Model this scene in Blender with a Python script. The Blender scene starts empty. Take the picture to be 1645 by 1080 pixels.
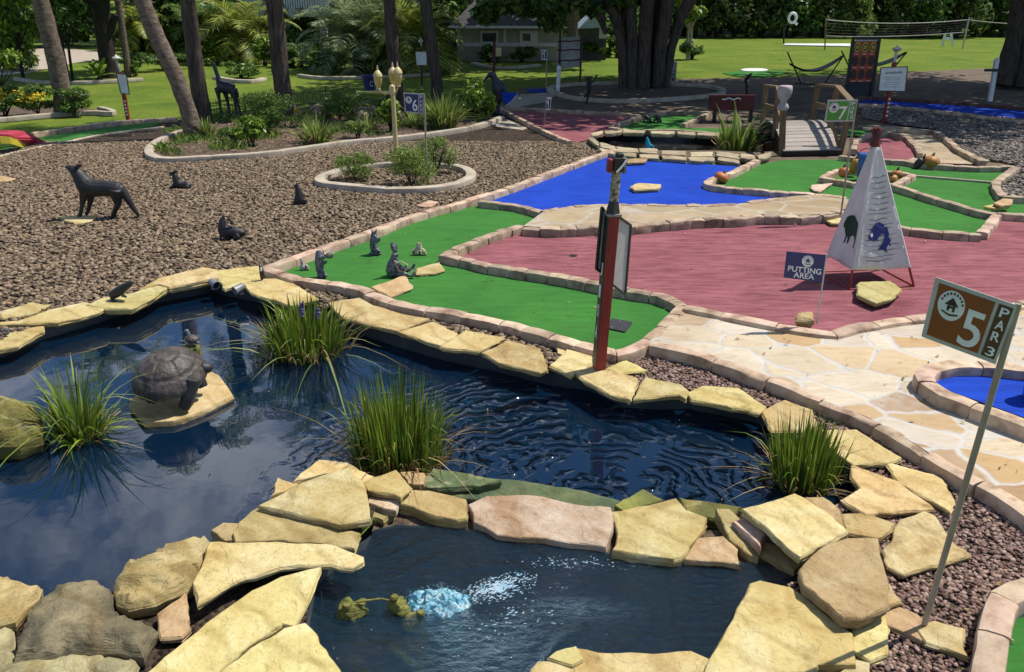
import bpy, math, random
import numpy as np
from math import sin, cos, pi, radians
from mathutils import Vector, Matrix, noise
from mathutils.geometry import delaunay_2d_cdt, tessellate_polygon

RND = random.Random(11)
NPR = np.random.default_rng(5)
H = 3.5                      # camera height in metres
F = 1316.0                   # focal length in photo pixels
CX, CY = 822.5, 540.0
PITCH = radians(22.35)
SP, CP = sin(PITCH), cos(PITCH)
scene = bpy.context.scene
COL = scene.collection
U = RND.uniform

# ---------------------------------------------------------------- photo ray -> place on the ground
def ray(px, py):
    u = (px-CX)/F; v = (CY-py)/F
    return Vector((u, CP+v*SP, -SP+v*CP))
def P(px, py, z=0.0):
    d = ray(px, py); t = (z-H)/d.z
    return Vector((d.x*t, d.y*t, z))
def Q(px, py, Y):
    d = ray(px, py); t = Y/d.y
    return Vector((d.x*t, Y, H+d.z*t))

class View:
    """a standing place: base pixel on the ground, sizes there in pixels"""
    def __init__(s, bx, by, z=0.0):
        s.b = P(bx, by, z); s.Y = s.b.y; s.s = s.b.y/ray(bx, by).y/F
    def q(s, px, py, d=0): return Q(px, py, s.Y+d*s.s)
    def r(s, n): return n*s.s

# ---------------------------------------------------------------- mesh builder
class MB:
    def __init__(s): s.v = []; s.f = []
    def add(s, vs, fs):
        o = len(s.v); s.v += [tuple(v) for v in vs]; s.f += [tuple(i+o for i in f) for f in fs]; return s
    def box(s, c, sz, rot=None):
        c = Vector(c); vs = []
        for x in (-.5, .5):
            for y in (-.5, .5):
                for z in (-.5, .5):
                    w = Vector((x*sz[0], y*sz[1], z*sz[2]))
                    if rot is not None: w = rot @ w
                    vs.append(c+w)
        return s.add(vs, [(0,1,3,2),(4,6,7,5),(0,4,5,1),(2,3,7,6),(0,2,6,4),(1,5,7,3)])
    def bar(s, a, b, w, h, up=Vector((0,0,1))):
        a = Vector(a); b = Vector(b); t = (b-a); L = t.length; t.normalize()
        x = t.cross(up)
        if x.length < 1e-4: x = Vector((1,0,0))
        x.normalize(); y = x.cross(t).normalized()
        return s.box((a+b)/2, (w, L, h), Matrix((x, t, y)).transposed())
    def tube(s, pts, rad, n=10, cap=True, flat=1.0):
        pts = [Vector(p) for p in pts]; m = len(pts)
        if not hasattr(rad, '__len__'): rad = [rad]*m
        prev = None; vs = []; fs = []
        for i, p in enumerate(pts):
            t = (pts[min(i+1, m-1)]-pts[max(i-1, 0)])
            if t.length < 1e-9: t = Vector((0,0,1))
            t.normalize()
            if prev is None:
                x = t.cross(Vector((0,1,0)))
                if x.length < .1: x = t.cross(Vector((1,0,0)))
            else: x = prev-t*prev.dot(t)
            x.normalize(); prev = x; y = t.cross(x)
            for k in range(n):
                a = 2*pi*k/n
                vs.append(p+(x*cos(a)+y*sin(a)*flat)*rad[i])
        for i in range(m-1):
            for k in range(n):
                k2 = (k+1) % n
                fs.append((i*n+k, i*n+k2, (i+1)*n+k2, (i+1)*n+k))
        if cap: fs.append(tuple(range(n))[::-1]); fs.append(tuple((m-1)*n+k for k in range(n)))
        return s.add(vs, fs)
    def ell(s, c, r, rot=None, seg=14, rings=9, fn=None):
        c = Vector(c); vs = []; fs = []
        if not hasattr(r, '__len__'): r = (r, r, r)
        for i in range(rings+1):
            th = pi*i/rings
            for k in range(seg):
                ph = 2*pi*k/seg
                d = Vector((sin(th)*cos(ph), sin(th)*sin(ph), cos(th)))
                m = fn(d, ph, th) if fn else 1.0
                w = Vector((d.x*r[0]*m, d.y*r[1]*m, d.z*r[2]*(m if fn else 1)))
                if rot is not None: w = rot @ w
                vs.append(c+w)
        for i in range(rings):
            for k in range(seg):
                k2 = (k+1) % seg
                fs.append((i*seg+k, (i+1)*seg+k, (i+1)*seg+k2, i*seg+k2))
        return s.add(vs, fs)
    def lathe(s, c, prof, n=18, axis=None):
        c = Vector(c); vs = []; fs = []
        X, Y, Z = (Vector((1,0,0)), Vector((0,1,0)), Vector((0,0,1)))
        if axis is not None:
            Z = Vector(axis).normalized(); X = Z.orthogonal().normalized(); Y = Z.cross(X)
        for r, z in prof:
            for k in range(n):
                a = 2*pi*k/n; vs.append(c+X*(r*cos(a))+Y*(r*sin(a))+Z*z)
        for i in range(len(prof)-1):
            for k in range(n):
                k2 = (k+1) % n; fs.append((i*n+k, i*n+k2, (i+1)*n+k2, (i+1)*n+k))
        fs.append(tuple(range(n))[::-1]); fs.append(tuple((len(prof)-1)*n+k for k in range(n)))
        return s.add(vs, fs)
    def slab(s, quad, th, n=None):
        """flat polygon (3-D corners) given a thickness along its normal"""
        q = [Vector(p) for p in quad]
        if n is None: n = (q[1]-q[0]).cross(q[-1]-q[0]).normalized()
        k = len(q); vs = q+[p-n*th for p in q]
        fs = [tuple(range(k)), tuple(range(2*k-1, k-1, -1))]+[(i, i+k, (i+1) % k+k, (i+1) % k) for i in range(k)]
        return s.add(vs, fs)
    def shift(s, d):
        s.v = [(v[0]-d[0], v[1]-d[1], v[2]-d[2]) for v in s.v]; return s

def flip_fix(me):
    import bmesh
    bm = bmesh.new(); bm.from_mesh(me); bmesh.ops.recalc_face_normals(bm, faces=bm.faces); bm.to_mesh(me); bm.free()

def mesh_from(mb, name, smooth, fix=True):
    me = bpy.data.meshes.new(name); me.from_pydata(mb.v, [], mb.f)
    if fix: flip_fix(me)
    if smooth:
        me.polygons.foreach_set('use_smooth', [True]*len(me.polygons))
        if smooth < 179: me.set_sharp_from_angle(angle=radians(smooth))
    me.update(); return me

def build(name, mb, m, parent=None, smooth=35, loc=None, bevel=0, fix=True):
    if parent is not None: o0 = wloc(parent)
    elif loc is not None: o0 = Vector(loc)
    else:
        a = np.array(mb.v); o0 = Vector(((a[:,0].min()+a[:,0].max())/2, (a[:,1].min()+a[:,1].max())/2, a[:,2].min()))
    mb.shift(o0)
    me = mesh_from(mb, name, smooth, fix)
    o = bpy.data.objects.new(name, me); COL.objects.link(o)
    if m is not None: me.materials.append(m)
    if parent is not None: o.parent = parent
    else: o.location = o0
    if bevel:
        b = o.modifiers.new('bevel', 'BEVEL'); b.width = bevel; b.segments = 2; b.limit_method = 'ANGLE'; b.angle_limit = radians(40)
    return o
def wloc(o):
    l = Vector(o.location)
    while o.parent is not None: o = o.parent; l = l+Vector(o.location)
    return l

def build_np(name, V, Fq, m, parent=None, loc=None, smooth=False):
    """big meshes straight from numpy arrays (all faces with the same corner count)"""
    if parent is not None: o0 = np.array(wloc(parent))
    elif loc is not None: o0 = np.array(loc)
    else: o0 = np.array(((V[:,0].min()+V[:,0].max())/2, (V[:,1].min()+V[:,1].max())/2, V[:,2].min()))
    V = (V-o0).astype(np.float32); k = Fq.shape[1]
    me = bpy.data.meshes.new(name)
    me.vertices.add(len(V)); me.vertices.foreach_set('co', V.ravel())
    me.loops.add(Fq.size); me.loops.foreach_set('vertex_index', Fq.ravel().astype(np.int32))
    me.polygons.add(len(Fq)); me.polygons.foreach_set('loop_start', np.arange(0, Fq.size, k, dtype=np.int32))
    if smooth: me.polygons.foreach_set('use_smooth', np.ones(len(Fq), dtype=bool))
    me.update(calc_edges=True); me.validate()
    o = bpy.data.objects.new(name, me); COL.objects.link(o); me.materials.append(m)
    if parent is not None: o.parent = parent
    else: o.location = tuple(float(x) for x in o0)
    return o

def blend(mb, voxel, it=6, fac=.5):
    """melt overlapping shapes into one continuous skin"""
    me = mesh_from(mb, 'tmp', 180); o = bpy.data.objects.new('tmp', me); COL.objects.link(o)
    r = o.modifiers.new('r', 'REMESH'); r.mode = 'VOXEL'; r.voxel_size = voxel
    s = o.modifiers.new('s', 'SMOOTH'); s.iterations = it; s.factor = fac
    dg = bpy.context.evaluated_depsgraph_get(); e = o.evaluated_get(dg); m2 = e.to_mesh()
    out = MB(); out.v = [tuple(v.co) for v in m2.vertices]; out.f = [tuple(p.vertices) for p in m2.polygons]
    e.to_mesh_clear(); bpy.data.objects.remove(o); bpy.data.meshes.remove(me)
    return out

def tag(o, label=None, cat=None, group=None, kind=None):
    if label: o['label'] = label
    if cat: o['category'] = cat
    if group: o['group'] = group
    if kind: o['kind'] = kind
    return o
def thing(name, label, cat, loc, group=None):
    o = bpy.data.objects.new(name, None); COL.objects.link(o); o.location = loc; o.empty_display_size = .1
    return tag(o, label, cat, group)
def copy_tree(o, parent=None):
    c = o.copy(); COL.objects.link(c)
    if parent is not None: c.parent = parent
    for ch in list(o.children): copy_tree(ch, c)
    return c

# ---------------------------------------------------------------- materials
def new_mat(name):
    m = bpy.data.materials.new(name); m.use_nodes = True; nt = m.node_tree
    for n in list(nt.nodes):
        if n.type != 'OUTPUT_MATERIAL': nt.nodes.remove(n)
    out = [n for n in nt.nodes if n.type == 'OUTPUT_MATERIAL'][0]
    return m, nt, out
def nd(nt, t, **kw):
    n = nt.nodes.new(t)
    for k, v in kw.items():
        if k.startswith('i_'): n.inputs[k[2:].replace('_', ' ')].default_value = v
        else: setattr(n, k, v)
    return n
def lk(nt, a, b): nt.links.new(a, b)
def ramp(nt, fac, cols):
    r = nd(nt, 'ShaderNodeValToRGB'); e = r.color_ramp.elements
    while len(e) > 1: e.remove(e[-1])
    e[0].position = cols[0][0]; e[0].color = (*cols[0][1], 1)
    for p, c in cols[1:]:
        k = e.new(p); k.color = (*c, 1)
    lk(nt, fac, r.inputs[0]); return r.outputs[0]
def coords(nt, stretch=None, world=False, rnd=True):
    if world: v = nd(nt, 'ShaderNodeNewGeometry').outputs['Position']
    else:
        v = nd(nt, 'ShaderNodeTexCoord').outputs['Object']
        if rnd:
            oi = nd(nt, 'ShaderNodeObjectInfo'); ad = nd(nt, 'ShaderNodeVectorMath', operation='ADD')
            mu = nd(nt, 'ShaderNodeMath', operation='MULTIPLY'); mu.inputs[1].default_value = 37.0
            lk(nt, oi.outputs['Random'], mu.inputs[0]); lk(nt, v, ad.inputs[0]); lk(nt, mu.outputs[0], ad.inputs[1]); v = ad.outputs[0]
    if stretch:
        mp = nd(nt, 'ShaderNodeMapping'); mp.inputs['Scale'].default_value = stretch; lk(nt, v, mp.inputs[0]); v = mp.outputs[0]
    return v
def noise_t(nt, v, sc, detail=4, rough=.55, dist=0):
    n = nd(nt, 'ShaderNodeTexNoise'); n.inputs['Scale'].default_value = sc; n.inputs['Detail'].default_value = detail
    n.inputs['Roughness'].default_value = rough; n.inputs['Distortion'].default_value = dist; lk(nt, v, n.inputs['Vector']); return n
def hsv_rand(nt, col, src, amt, hue=0.0):
    """vary a colour by a 0..1 random source"""
    h = nd(nt, 'ShaderNodeHueSaturation')
    a = nd(nt, 'ShaderNodeMath', operation='MULTIPLY_ADD'); a.inputs[1].default_value = amt*2; a.inputs[2].default_value = 1-amt
    lk(nt, src, a.inputs[0]); lk(nt, a.outputs[0], h.inputs['Value'])
    if hue:
        b = nd(nt, 'ShaderNodeMath', operation='MULTIPLY_ADD'); b.inputs[1].default_value = hue*2; b.inputs[2].default_value = .5-hue
        fr = nd(nt, 'ShaderNodeMath', operation='FRACT'); m7 = nd(nt, 'ShaderNodeMath', operation='MULTIPLY'); m7.inputs[1].default_value = 7.31
        lk(nt, src, m7.inputs[0]); lk(nt, m7.outputs[0], fr.inputs[0]); lk(nt, fr.outputs[0], b.inputs[0]); lk(nt, b.outputs[0], h.inputs['Hue'])
    lk(nt, col, h.inputs['Color']); return h.outputs[0]
def bump(nt, hgt, strength=.4, dist=.01, normal=None):
    b = nd(nt, 'ShaderNodeBump'); b.inputs['Strength'].default_value = strength; b.inputs['Distance'].default_value = dist
    lk(nt, hgt, b.inputs['Height'])
    if normal is not None: lk(nt, normal, b.inputs['Normal'])
    return b.outputs[0]
def surf(nt, out, col, rough=.8, normal=None, metal=0, spec=.4, trans=0, coat=0):
    b = nd(nt, 'ShaderNodeBsdfPrincipled'); b.inputs['Roughness'].default_value = rough
    b.inputs['Metallic'].default_value = metal; b.inputs['Specular IOR Level'].default_value = spec
    b.inputs['Coat Weight'].default_value = coat
    if isinstance(col, tuple): b.inputs['Base Color'].default_value = (*col, 1)
    else: lk(nt, col, b.inputs['Base Color'])
    if normal is not None: lk(nt, normal, b.inputs['Normal'])
    if trans:
        t = nd(nt, 'ShaderNodeBsdfTranslucent'); mx = nd(nt, 'ShaderNodeMixShader'); mx.inputs[0].default_value = trans
        if isinstance(col, tuple): t.inputs[0].default_value = (*col, 1)
        else: lk(nt, col, t.inputs[0])
        lk(nt, b.outputs[0], mx.inputs[1]); lk(nt, t.outputs[0], mx.inputs[2]); lk(nt, mx.outputs[0], out.inputs[0])
    else: lk(nt, b.outputs[0], out.inputs[0])
    return b
def mat(name, c1, c2=None, rough=.8, sc=6, bsc=40, bst=.3, bd=.01, isl=0, hue=0, ob=0, metal=0, spec=.4, stretch=None, world=False, trans=0, c3=None, dist=0, lo=.35, hi=.65, coat=0):
    m, nt, out = new_mat(name); v = coords(nt, stretch, world)
    if c2 is None: c2 = tuple(x*.72 for x in c1)
    n = noise_t(nt, v, sc, 6, .6, dist)
    cols = [(lo, c2), (hi, c1)] if c3 is None else [(lo, c2), ((lo+hi)/2, c1), (hi+.05, c3)]
    col = ramp(nt, n.outputs[0], cols)
    if isl: col = hsv_rand(nt, col, nd(nt, 'ShaderNodeNewGeometry').outputs['Random Per Island'], isl, hue)
    if ob: col = hsv_rand(nt, col, nd(nt, 'ShaderNodeObjectInfo').outputs['Random'], ob, hue)
    nm = bump(nt, noise_t(nt, v, bsc, 5).outputs[0], bst, bd) if bst else None
    surf(nt, out, col, rough, nm, metal, spec, trans, coat); return m

def flagstone_mat(name, a, b, c, streak=.5):
    """cleft sandstone: soft bands, pale mineral veins, layered edges"""
    m, nt, out = new_mat(name); v = coords(nt)
    n1 = noise_t(nt, v, 1.6, 5, .6, 1.2); col = ramp(nt, n1.outputs[0], [(.3, b), (.52, a), (.72, c)])
    w = nd(nt, 'ShaderNodeTexWave', wave_type='BANDS', bands_direction='DIAGONAL'); w.inputs['Scale'].default_value = 1.3
    w.inputs['Distortion'].default_value = 9; w.inputs['Detail'].default_value = 3; w.inputs['Detail Scale'].default_value = .9; lk(nt, v, w.inputs[0])
    mx = nd(nt, 'ShaderNodeMix', data_type='RGBA', blend_type='MULTIPLY'); mx.inputs[0].default_value = streak
    lk(nt, col, mx.inputs[6]); lk(nt, ramp(nt, w.outputs[1], [(.0, (.72, .66, .55)), (.25, (1, 1, 1)), (1, (1, 1, 1))]), mx.inputs[7])
    vn = nd(nt, 'ShaderNodeTexVoronoi', feature='DISTANCE_TO_EDGE'); vn.inputs['Scale'].default_value = .8
    nw = noise_t(nt, v, 2.2, 3); av = nd(nt, 'ShaderNodeMix', data_type='VECTOR'); av.inputs[0].default_value = .55
    lk(nt, v, av.inputs[4]); lk(nt, nw.outputs[1], av.inputs[5]); lk(nt, av.outputs[1], vn.inputs['Vector'])
    vein = ramp(nt, vn.outputs[0], [(.0, (1, 1, 1)), (.012, (0, 0, 0))])
    m2 = nd(nt, 'ShaderNodeMix', data_type='RGBA'); lk(nt, mx.outputs[2], m2.inputs[6]); m2.inputs[7].default_value = (.78, .7, .45, 1)
    vm = nd(nt, 'ShaderNodeMath', operation='MULTIPLY'); vm.inputs[1].default_value = .16; lk(nt, vein, vm.inputs[0]); lk(nt, vm.outputs[0], m2.inputs[0])
    sp = noise_t(nt, v, 28, 4, .7); m3 = nd(nt, 'ShaderNodeMix', data_type='RGBA', blend_type='MULTIPLY'); m3.inputs[0].default_value = .55
    lk(nt, m2.outputs[2], m3.inputs[6]); lk(nt, ramp(nt, sp.outputs[0], [(.3, (.62, .55, .42)), (.5, (1, 1, 1))]), m3.inputs[7])
    st = noise_t(nt, v, 2.8, 6, .65, .8); m4 = nd(nt, 'ShaderNodeMix', data_type='RGBA', blend_type='MULTIPLY'); m4.inputs[0].default_value = .6
    lk(nt, m3.outputs[2], m4.inputs[6]); lk(nt, ramp(nt, st.outputs[0], [(.30, (.40, .31, .18)), (.44, (1, 1, 1))]), m4.inputs[7])
    col = hsv_rand(nt, m4.outputs[2], nd(nt, 'ShaderNodeObjectInfo').outputs['Random'], .17, .016)
    mp = nd(nt, 'ShaderNodeMapping'); mp.inputs['Scale'].default_value = (5, 5, 48); lk(nt, v, mp.inputs[0])
    lay = noise_t(nt, mp.outputs[0], 1.0, 5, .65); fine = noise_t(nt, v, 60, 4)
    tn = noise_t(nt, v, 2.3, 5, .55, .6); tr = ramp(nt, tn.outputs[0], [(.36, (0,0,0)), (.375, (.3,.3,.3)), (.49, (.35,.35,.35)), (.50, (.65,.65,.65)), (.60, (.7,.7,.7)), (.612, (1,1,1))])
    nb = bump(nt, tr, .8, .012); nb = bump(nt, lay.outputs[0], .9, .03, nb); nb = bump(nt, fine.outputs[0], .28, .006, nb); nb = bump(nt, w.outputs[1], .12, .012, nb)
    surf(nt, out, col, .78, nb, spec=.3); return m

def turf_mat(name, a, b, wear=.25):
    m, nt, out = new_mat(name); v = coords(nt, world=True)
    n1 = noise_t(nt, v, .9, 5, .6, .6); col = ramp(nt, n1.outputs[0], [(.3, b), (.7, a)])
    f = noise_t(nt, v, 220, 2, .8)
    mx = nd(nt, 'ShaderNodeMix', data_type='RGBA', blend_type='MULTIPLY'); mx.inputs[0].default_value = .5
    lk(nt, col, mx.inputs[6]); lk(nt, ramp(nt, f.outputs[0], [(.25, (.45, .45, .45)), (.6, (1, 1, 1))]), mx.inputs[7])
    mp = nd(nt, 'ShaderNodeMapping'); mp.inputs['Scale'].default_value = (1.2, 7, 1); mp.inputs['Rotation'].default_value = (0, 0, .12); lk(nt, v, mp.inputs[0])
    s = noise_t(nt, mp.outputs[0], 1.6, 5, .65, .7)
    m2 = nd(nt, 'ShaderNodeMix', data_type='RGBA', blend_type='MULTIPLY'); m2.inputs[0].default_value = wear
    lk(nt, mx.outputs[2], m2.inputs[6]); lk(nt, ramp(nt, s.outputs[0], [(.35, (.55, .5, .5)), (.6, (1, 1, 1))]), m2.inputs[7])
    st = noise_t(nt, v, 1.9, 8, .75, .4); m3 = nd(nt, 'ShaderNodeMix', data_type='RGBA', blend_type='MULTIPLY'); m3.inputs[0].default_value = .5
    lk(nt, m2.outputs[2], m3.inputs[6]); lk(nt, ramp(nt, st.outputs[0], [(.33, (.55,.52,.46)), (.42, (1,1,1)), (.62, (1,1,1)), (.72, (1.12,1.1,1.05))]), m3.inputs[7])
    nb = bump(nt, f.outputs[0], .5, .006); nb = bump(nt, s.outputs[0], .25, .03, nb)
    surf(nt, out, m3.outputs[2], .95, nb, spec=.15); return m

def leaf_mat(name, a, b, trans=.25, hue=.03, amt=.45, rough=.5):
    m, nt, out = new_mat(name); g = nd(nt, 'ShaderNodeNewGeometry')
    col = ramp(nt, g.outputs['Random Per Island'], [(0, b), (.6, a), (1, tuple(min(1, x*1.35) for x in a))])
    col = hsv_rand(nt, col, g.outputs['Random Per Island'], amt*.5, hue)
    surf(nt, out, col, rough, None, spec=.35, trans=trans); return m

def plain(name, c, rough=.5, metal=0, spec=.5, coat=0):
    """painted or moulded stuff: nearly even colour with grime and fine unevenness"""
    return mat(name, c, tuple(x*.8 for x in c), rough, 9, 60, .12, .004, metal=metal, spec=spec, coat=coat)
# ---------------------------------------------------------------- palette
M = {}
M['stone'] = flagstone_mat('yellow_sandstone', (.51,.405,.175), (.42,.30,.105), (.60,.52,.29), .6)
M['stone_dark'] = flagstone_mat('weathered_sandstone', (.40,.30,.13), (.27,.20,.085), (.48,.40,.21), .8)
M['stone_tan'] = flagstone_mat('tan_sandstone', (.46,.335,.165), (.38,.25,.11), (.52,.42,.25), .5)
M['stone_pink'] = flagstone_mat('pink_sandstone', (.50,.36,.26), (.34,.18,.09), (.62,.50,.40), .3)
M['stone_moss'] = flagstone_mat('mossy_rock', (.16,.155,.035), (.07,.08,.025), (.28,.24,.06), .5)
M['stone_grey'] = flagstone_mat('grey_green_rock', (.27,.23,.125), (.06,.058,.038), (.42,.36,.19), .9)
M['stone_algae'] = flagstone_mat('algae_rock', (.10,.13,.055), (.05,.085,.045), (.22,.22,.09), .4)
M['stone_far'] = flagstone_mat('grey_sandstone', (.40,.33,.21), (.26,.21,.13), (.52,.45,.30), .5)
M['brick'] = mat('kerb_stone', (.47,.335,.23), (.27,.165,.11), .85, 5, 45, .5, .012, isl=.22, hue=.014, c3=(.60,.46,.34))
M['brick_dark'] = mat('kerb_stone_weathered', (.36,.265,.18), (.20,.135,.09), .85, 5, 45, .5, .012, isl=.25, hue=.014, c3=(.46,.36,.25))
M['concrete'] = mat('concrete_edging', (.46,.40,.31), (.33,.27,.20), .9, 3, 60, .35, .006, isl=.08)
M['green'] = turf_mat('green_carpet', (.056,.215,.037), (.040,.165,.030), .4)
M['blue'] = turf_mat('blue_carpet', (.014,.072,.52), (.011,.050,.40), .5)
M['red'] = turf_mat('red_carpet', (.37,.135,.15), (.27,.092,.105), .95)
M['soil'] = mat('mulch', (.11,.075,.05), (.05,.035,.025), .95, 14, 50, .9, .03, c3=(.20,.14,.09))
M['earth'] = mat('bare_earth', (.125,.088,.056), (.07,.055,.032), .95, 1.2, 20, .6, .02, c3=(.15,.12,.08))
M['bronze'] = mat('dark_bronze', (.020,.019,.020), (.009,.009,.010), .55, 7, 50, .35, .008, spec=.5)
M['statue'] = mat('painted_resin_grey', (.085,.095,.115), (.02,.022,.03), .45, 30, 70, .5, .01, c3=(.26,.27,.29))  # palest tone of the mottling stands in for highlights
M['statue_pale'] = mat('painted_resin_pale', (.42,.36,.22), (.14,.10,.05), .6, 25, 70, .4, .008, c3=(.6,.55,.4))
M['white'] = plain('white_paint', (.78,.78,.76), .5)
M['cream'] = mat('cream_paint', (.62,.50,.24), (.50,.39,.18), .45, 8, 40, .15, .004)
M['black'] = plain('black_paint', (.014,.014,.015), .45)
M['redpost'] = mat('red_paint', (.30,.030,.024), (.20,.018,.015), .5, 6, 60, .2, .004, stretch=(4,4,.6))
M['maroon'] = mat('maroon_paint', (.10,.016,.018), (.06,.010,.010), .5, 6, 50, .2, .004)
M['alu'] = mat('grey_pole', (.36,.30,.22), (.27,.22,.16), .45, 6, 60, .1, .003, spec=.5)
M['frame'] = plain('sign_frame', (.50,.48,.45), .5)
M['brown_face'] = mat('brown_sign_face', (.24,.062,.014), (.20,.05,.012), .5, 3, 60, .05, .002)
M['brown_strip'] = plain('dark_brown_sign_face', (.085,.032,.014), .5)
M['navy'] = plain('navy_sign_face', (.022,.026,.13), .5)
M['lime'] = plain('green_sign_face', (.06,.30,.025), .5)
M['wood'] = mat('old_timber', (.25,.165,.09), (.13,.085,.045), .85, 4, 40, .5, .008, stretch=(6,6,1), isl=.25)
M['deck'] = mat('grey_deck_boards', (.36,.32,.28), (.26,.22,.19), .85, 5, 30, .4, .006, stretch=(.8,8,8), isl=.12)
M['bark'] = mat('palm_bark', (.155,.115,.085), (.085,.06,.045), .95, 5, 14, .9, .04, stretch=(1,1,2.2), c3=(.22,.17,.125))
M['bark_oak'] = mat('oak_bark', (.085,.062,.048), (.03,.022,.018), .95, 5, 12, 1, .06, stretch=(3,3,.35), c3=(.13,.10,.08))
M['bark_dark'] = mat('dark_bark', (.045,.034,.027), (.02,.015,.012), .95, 5, 12, .9, .05, stretch=(3,3,.5))
M['canvas'] = mat('white_canvas', (.74,.73,.70), (.60,.59,.56), .9, 2.5, 25, .5, .02, trans=.12)
M['pumpkin'] = mat('orange_ceramic', (.50,.22,.045), (.40,.15,.03), .55, 5, 40, .2, .006, ob=.25, hue=.02)
M['stem'] = mat('brown_stem', (.12,.08,.04), None, .8)
M['bluebin'] = plain('blue_plastic', (.012,.11,.36), .4)
M['purplebin'] = plain('purple_plastic', (.035,.03,.15), .45)
M['yellow'] = plain('yellow_paint', (.55,.45,.04), .5)
M['ramp_red'] = mat('red_ramp', (.42,.035,.055), (.32,.025,.05), .7, 3, 60, .2, .004)
M['liner'] = mat('pond_liner', (.028,.040,.045), (.012,.020,.026), .7, 2, 14, .5, .02, c3=(.05,.065,.065))
M['glass'] = plain('dark_window', (.02,.025,.03), .08)
M['lampglass'] = mat('frosted_glass', (.72,.62,.30), (.62,.48,.14), .25, 6, 40, .05, .002, trans=.35)
M['steel'] = plain('grey_housing', (.22,.22,.22), .4)
M['iron'] = plain('black_iron', (.012,.012,.012), .5)
M['wall'] = mat('beige_siding', (.38,.35,.25), (.32,.29,.21), .8, 2, 12, .3, .01)
M['roof'] = mat('dark_shingles', (.075,.07,.068), (.045,.042,.042), .95, 9, 20, .7, .02)
M['housewhite'] = plain('white_siding', (.66,.64,.60), .6)
M['turtle'] = None
M['bluefish'] = plain('turquoise_paint', (.01,.32,.45), .4)
M['stone_teal'] = flagstone_mat('teal_glow_rock', (.07,.17,.15), (.02,.07,.07), (.15,.27,.20), .6)  # underwater glow put into the rock colour as teal
G = {'reed': leaf_mat('reed_leaf', (.15,.21,.022), (.045,.105,.012), .35, .02, .6, .45),
     'reed_dry': leaf_mat('dry_reed', (.30,.21,.09), (.16,.09,.035), .2, .02, .5, .7),
     'reed_pale': leaf_mat('pale_reed', (.22,.27,.075), (.07,.14,.02), .3, .02, .5, .45),
     'bright': leaf_mat('bright_leaf', (.19,.28,.03), (.045,.11,.012), .3, .025, .6, .4),
     'mid': leaf_mat('green_leaf', (.115,.19,.034), (.032,.08,.012), .32, .03, .6, .45),
     'dark': leaf_mat('dark_leaf', (.09,.15,.026), (.026,.058,.011), .3, .03, .6, .5),
     'feather': leaf_mat('feathery_leaf', (.20,.27,.055), (.075,.13,.024), .3, .02, .6, .6),
     'grey': leaf_mat('grey_palm_leaf', (.21,.26,.12), (.08,.12,.045), .35, .02, .5, .5),
     'olive': leaf_mat('olive_palm_leaf', (.24,.27,.045), (.07,.11,.018), .35, .02, .6, .5),
     'hedge': leaf_mat('wood_leaf', (.10,.145,.032), (.028,.052,.012), .3, .04, .7, .6),
     'yellow': leaf_mat('yellow_petal', (.62,.50,.03), (.45,.30,.015), .3, .02, .5, .5),
     'purple': leaf_mat('purple_petal', (.20,.14,.34), (.10,.07,.2), .3, .02, .5, .5)}

def turtle_material():
    m, nt, out = new_mat('turtle_shell'); v = coords(nt, rnd=False)
    vo = nd(nt, 'ShaderNodeTexVoronoi', feature='DISTANCE_TO_EDGE'); vo.inputs['Scale'].default_value = 4.6; lk(nt, v, vo.inputs['Vector'])
    col = ramp(nt, noise_t(nt, v, 9, 6, .65).outputs[0], [(.3, (.022,.019,.017)), (.5, (.06,.048,.040)), (.72, (.13,.105,.085))])
    r = ramp(nt, vo.outputs[0], [(0, (0,0,0)), (.10, (.8,.8,.8)), (.3, (1,1,1))])
    nb = bump(nt, noise_t(nt, v, 14, 5, .6).outputs[0], .6, .03); nb = bump(nt, noise_t(nt, v, 45, 5).outputs[0], .35, .01, nb)
    surf(nt, out, col, .5, nb, spec=.45); return m
M['turtle'] = turtle_material()

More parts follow.
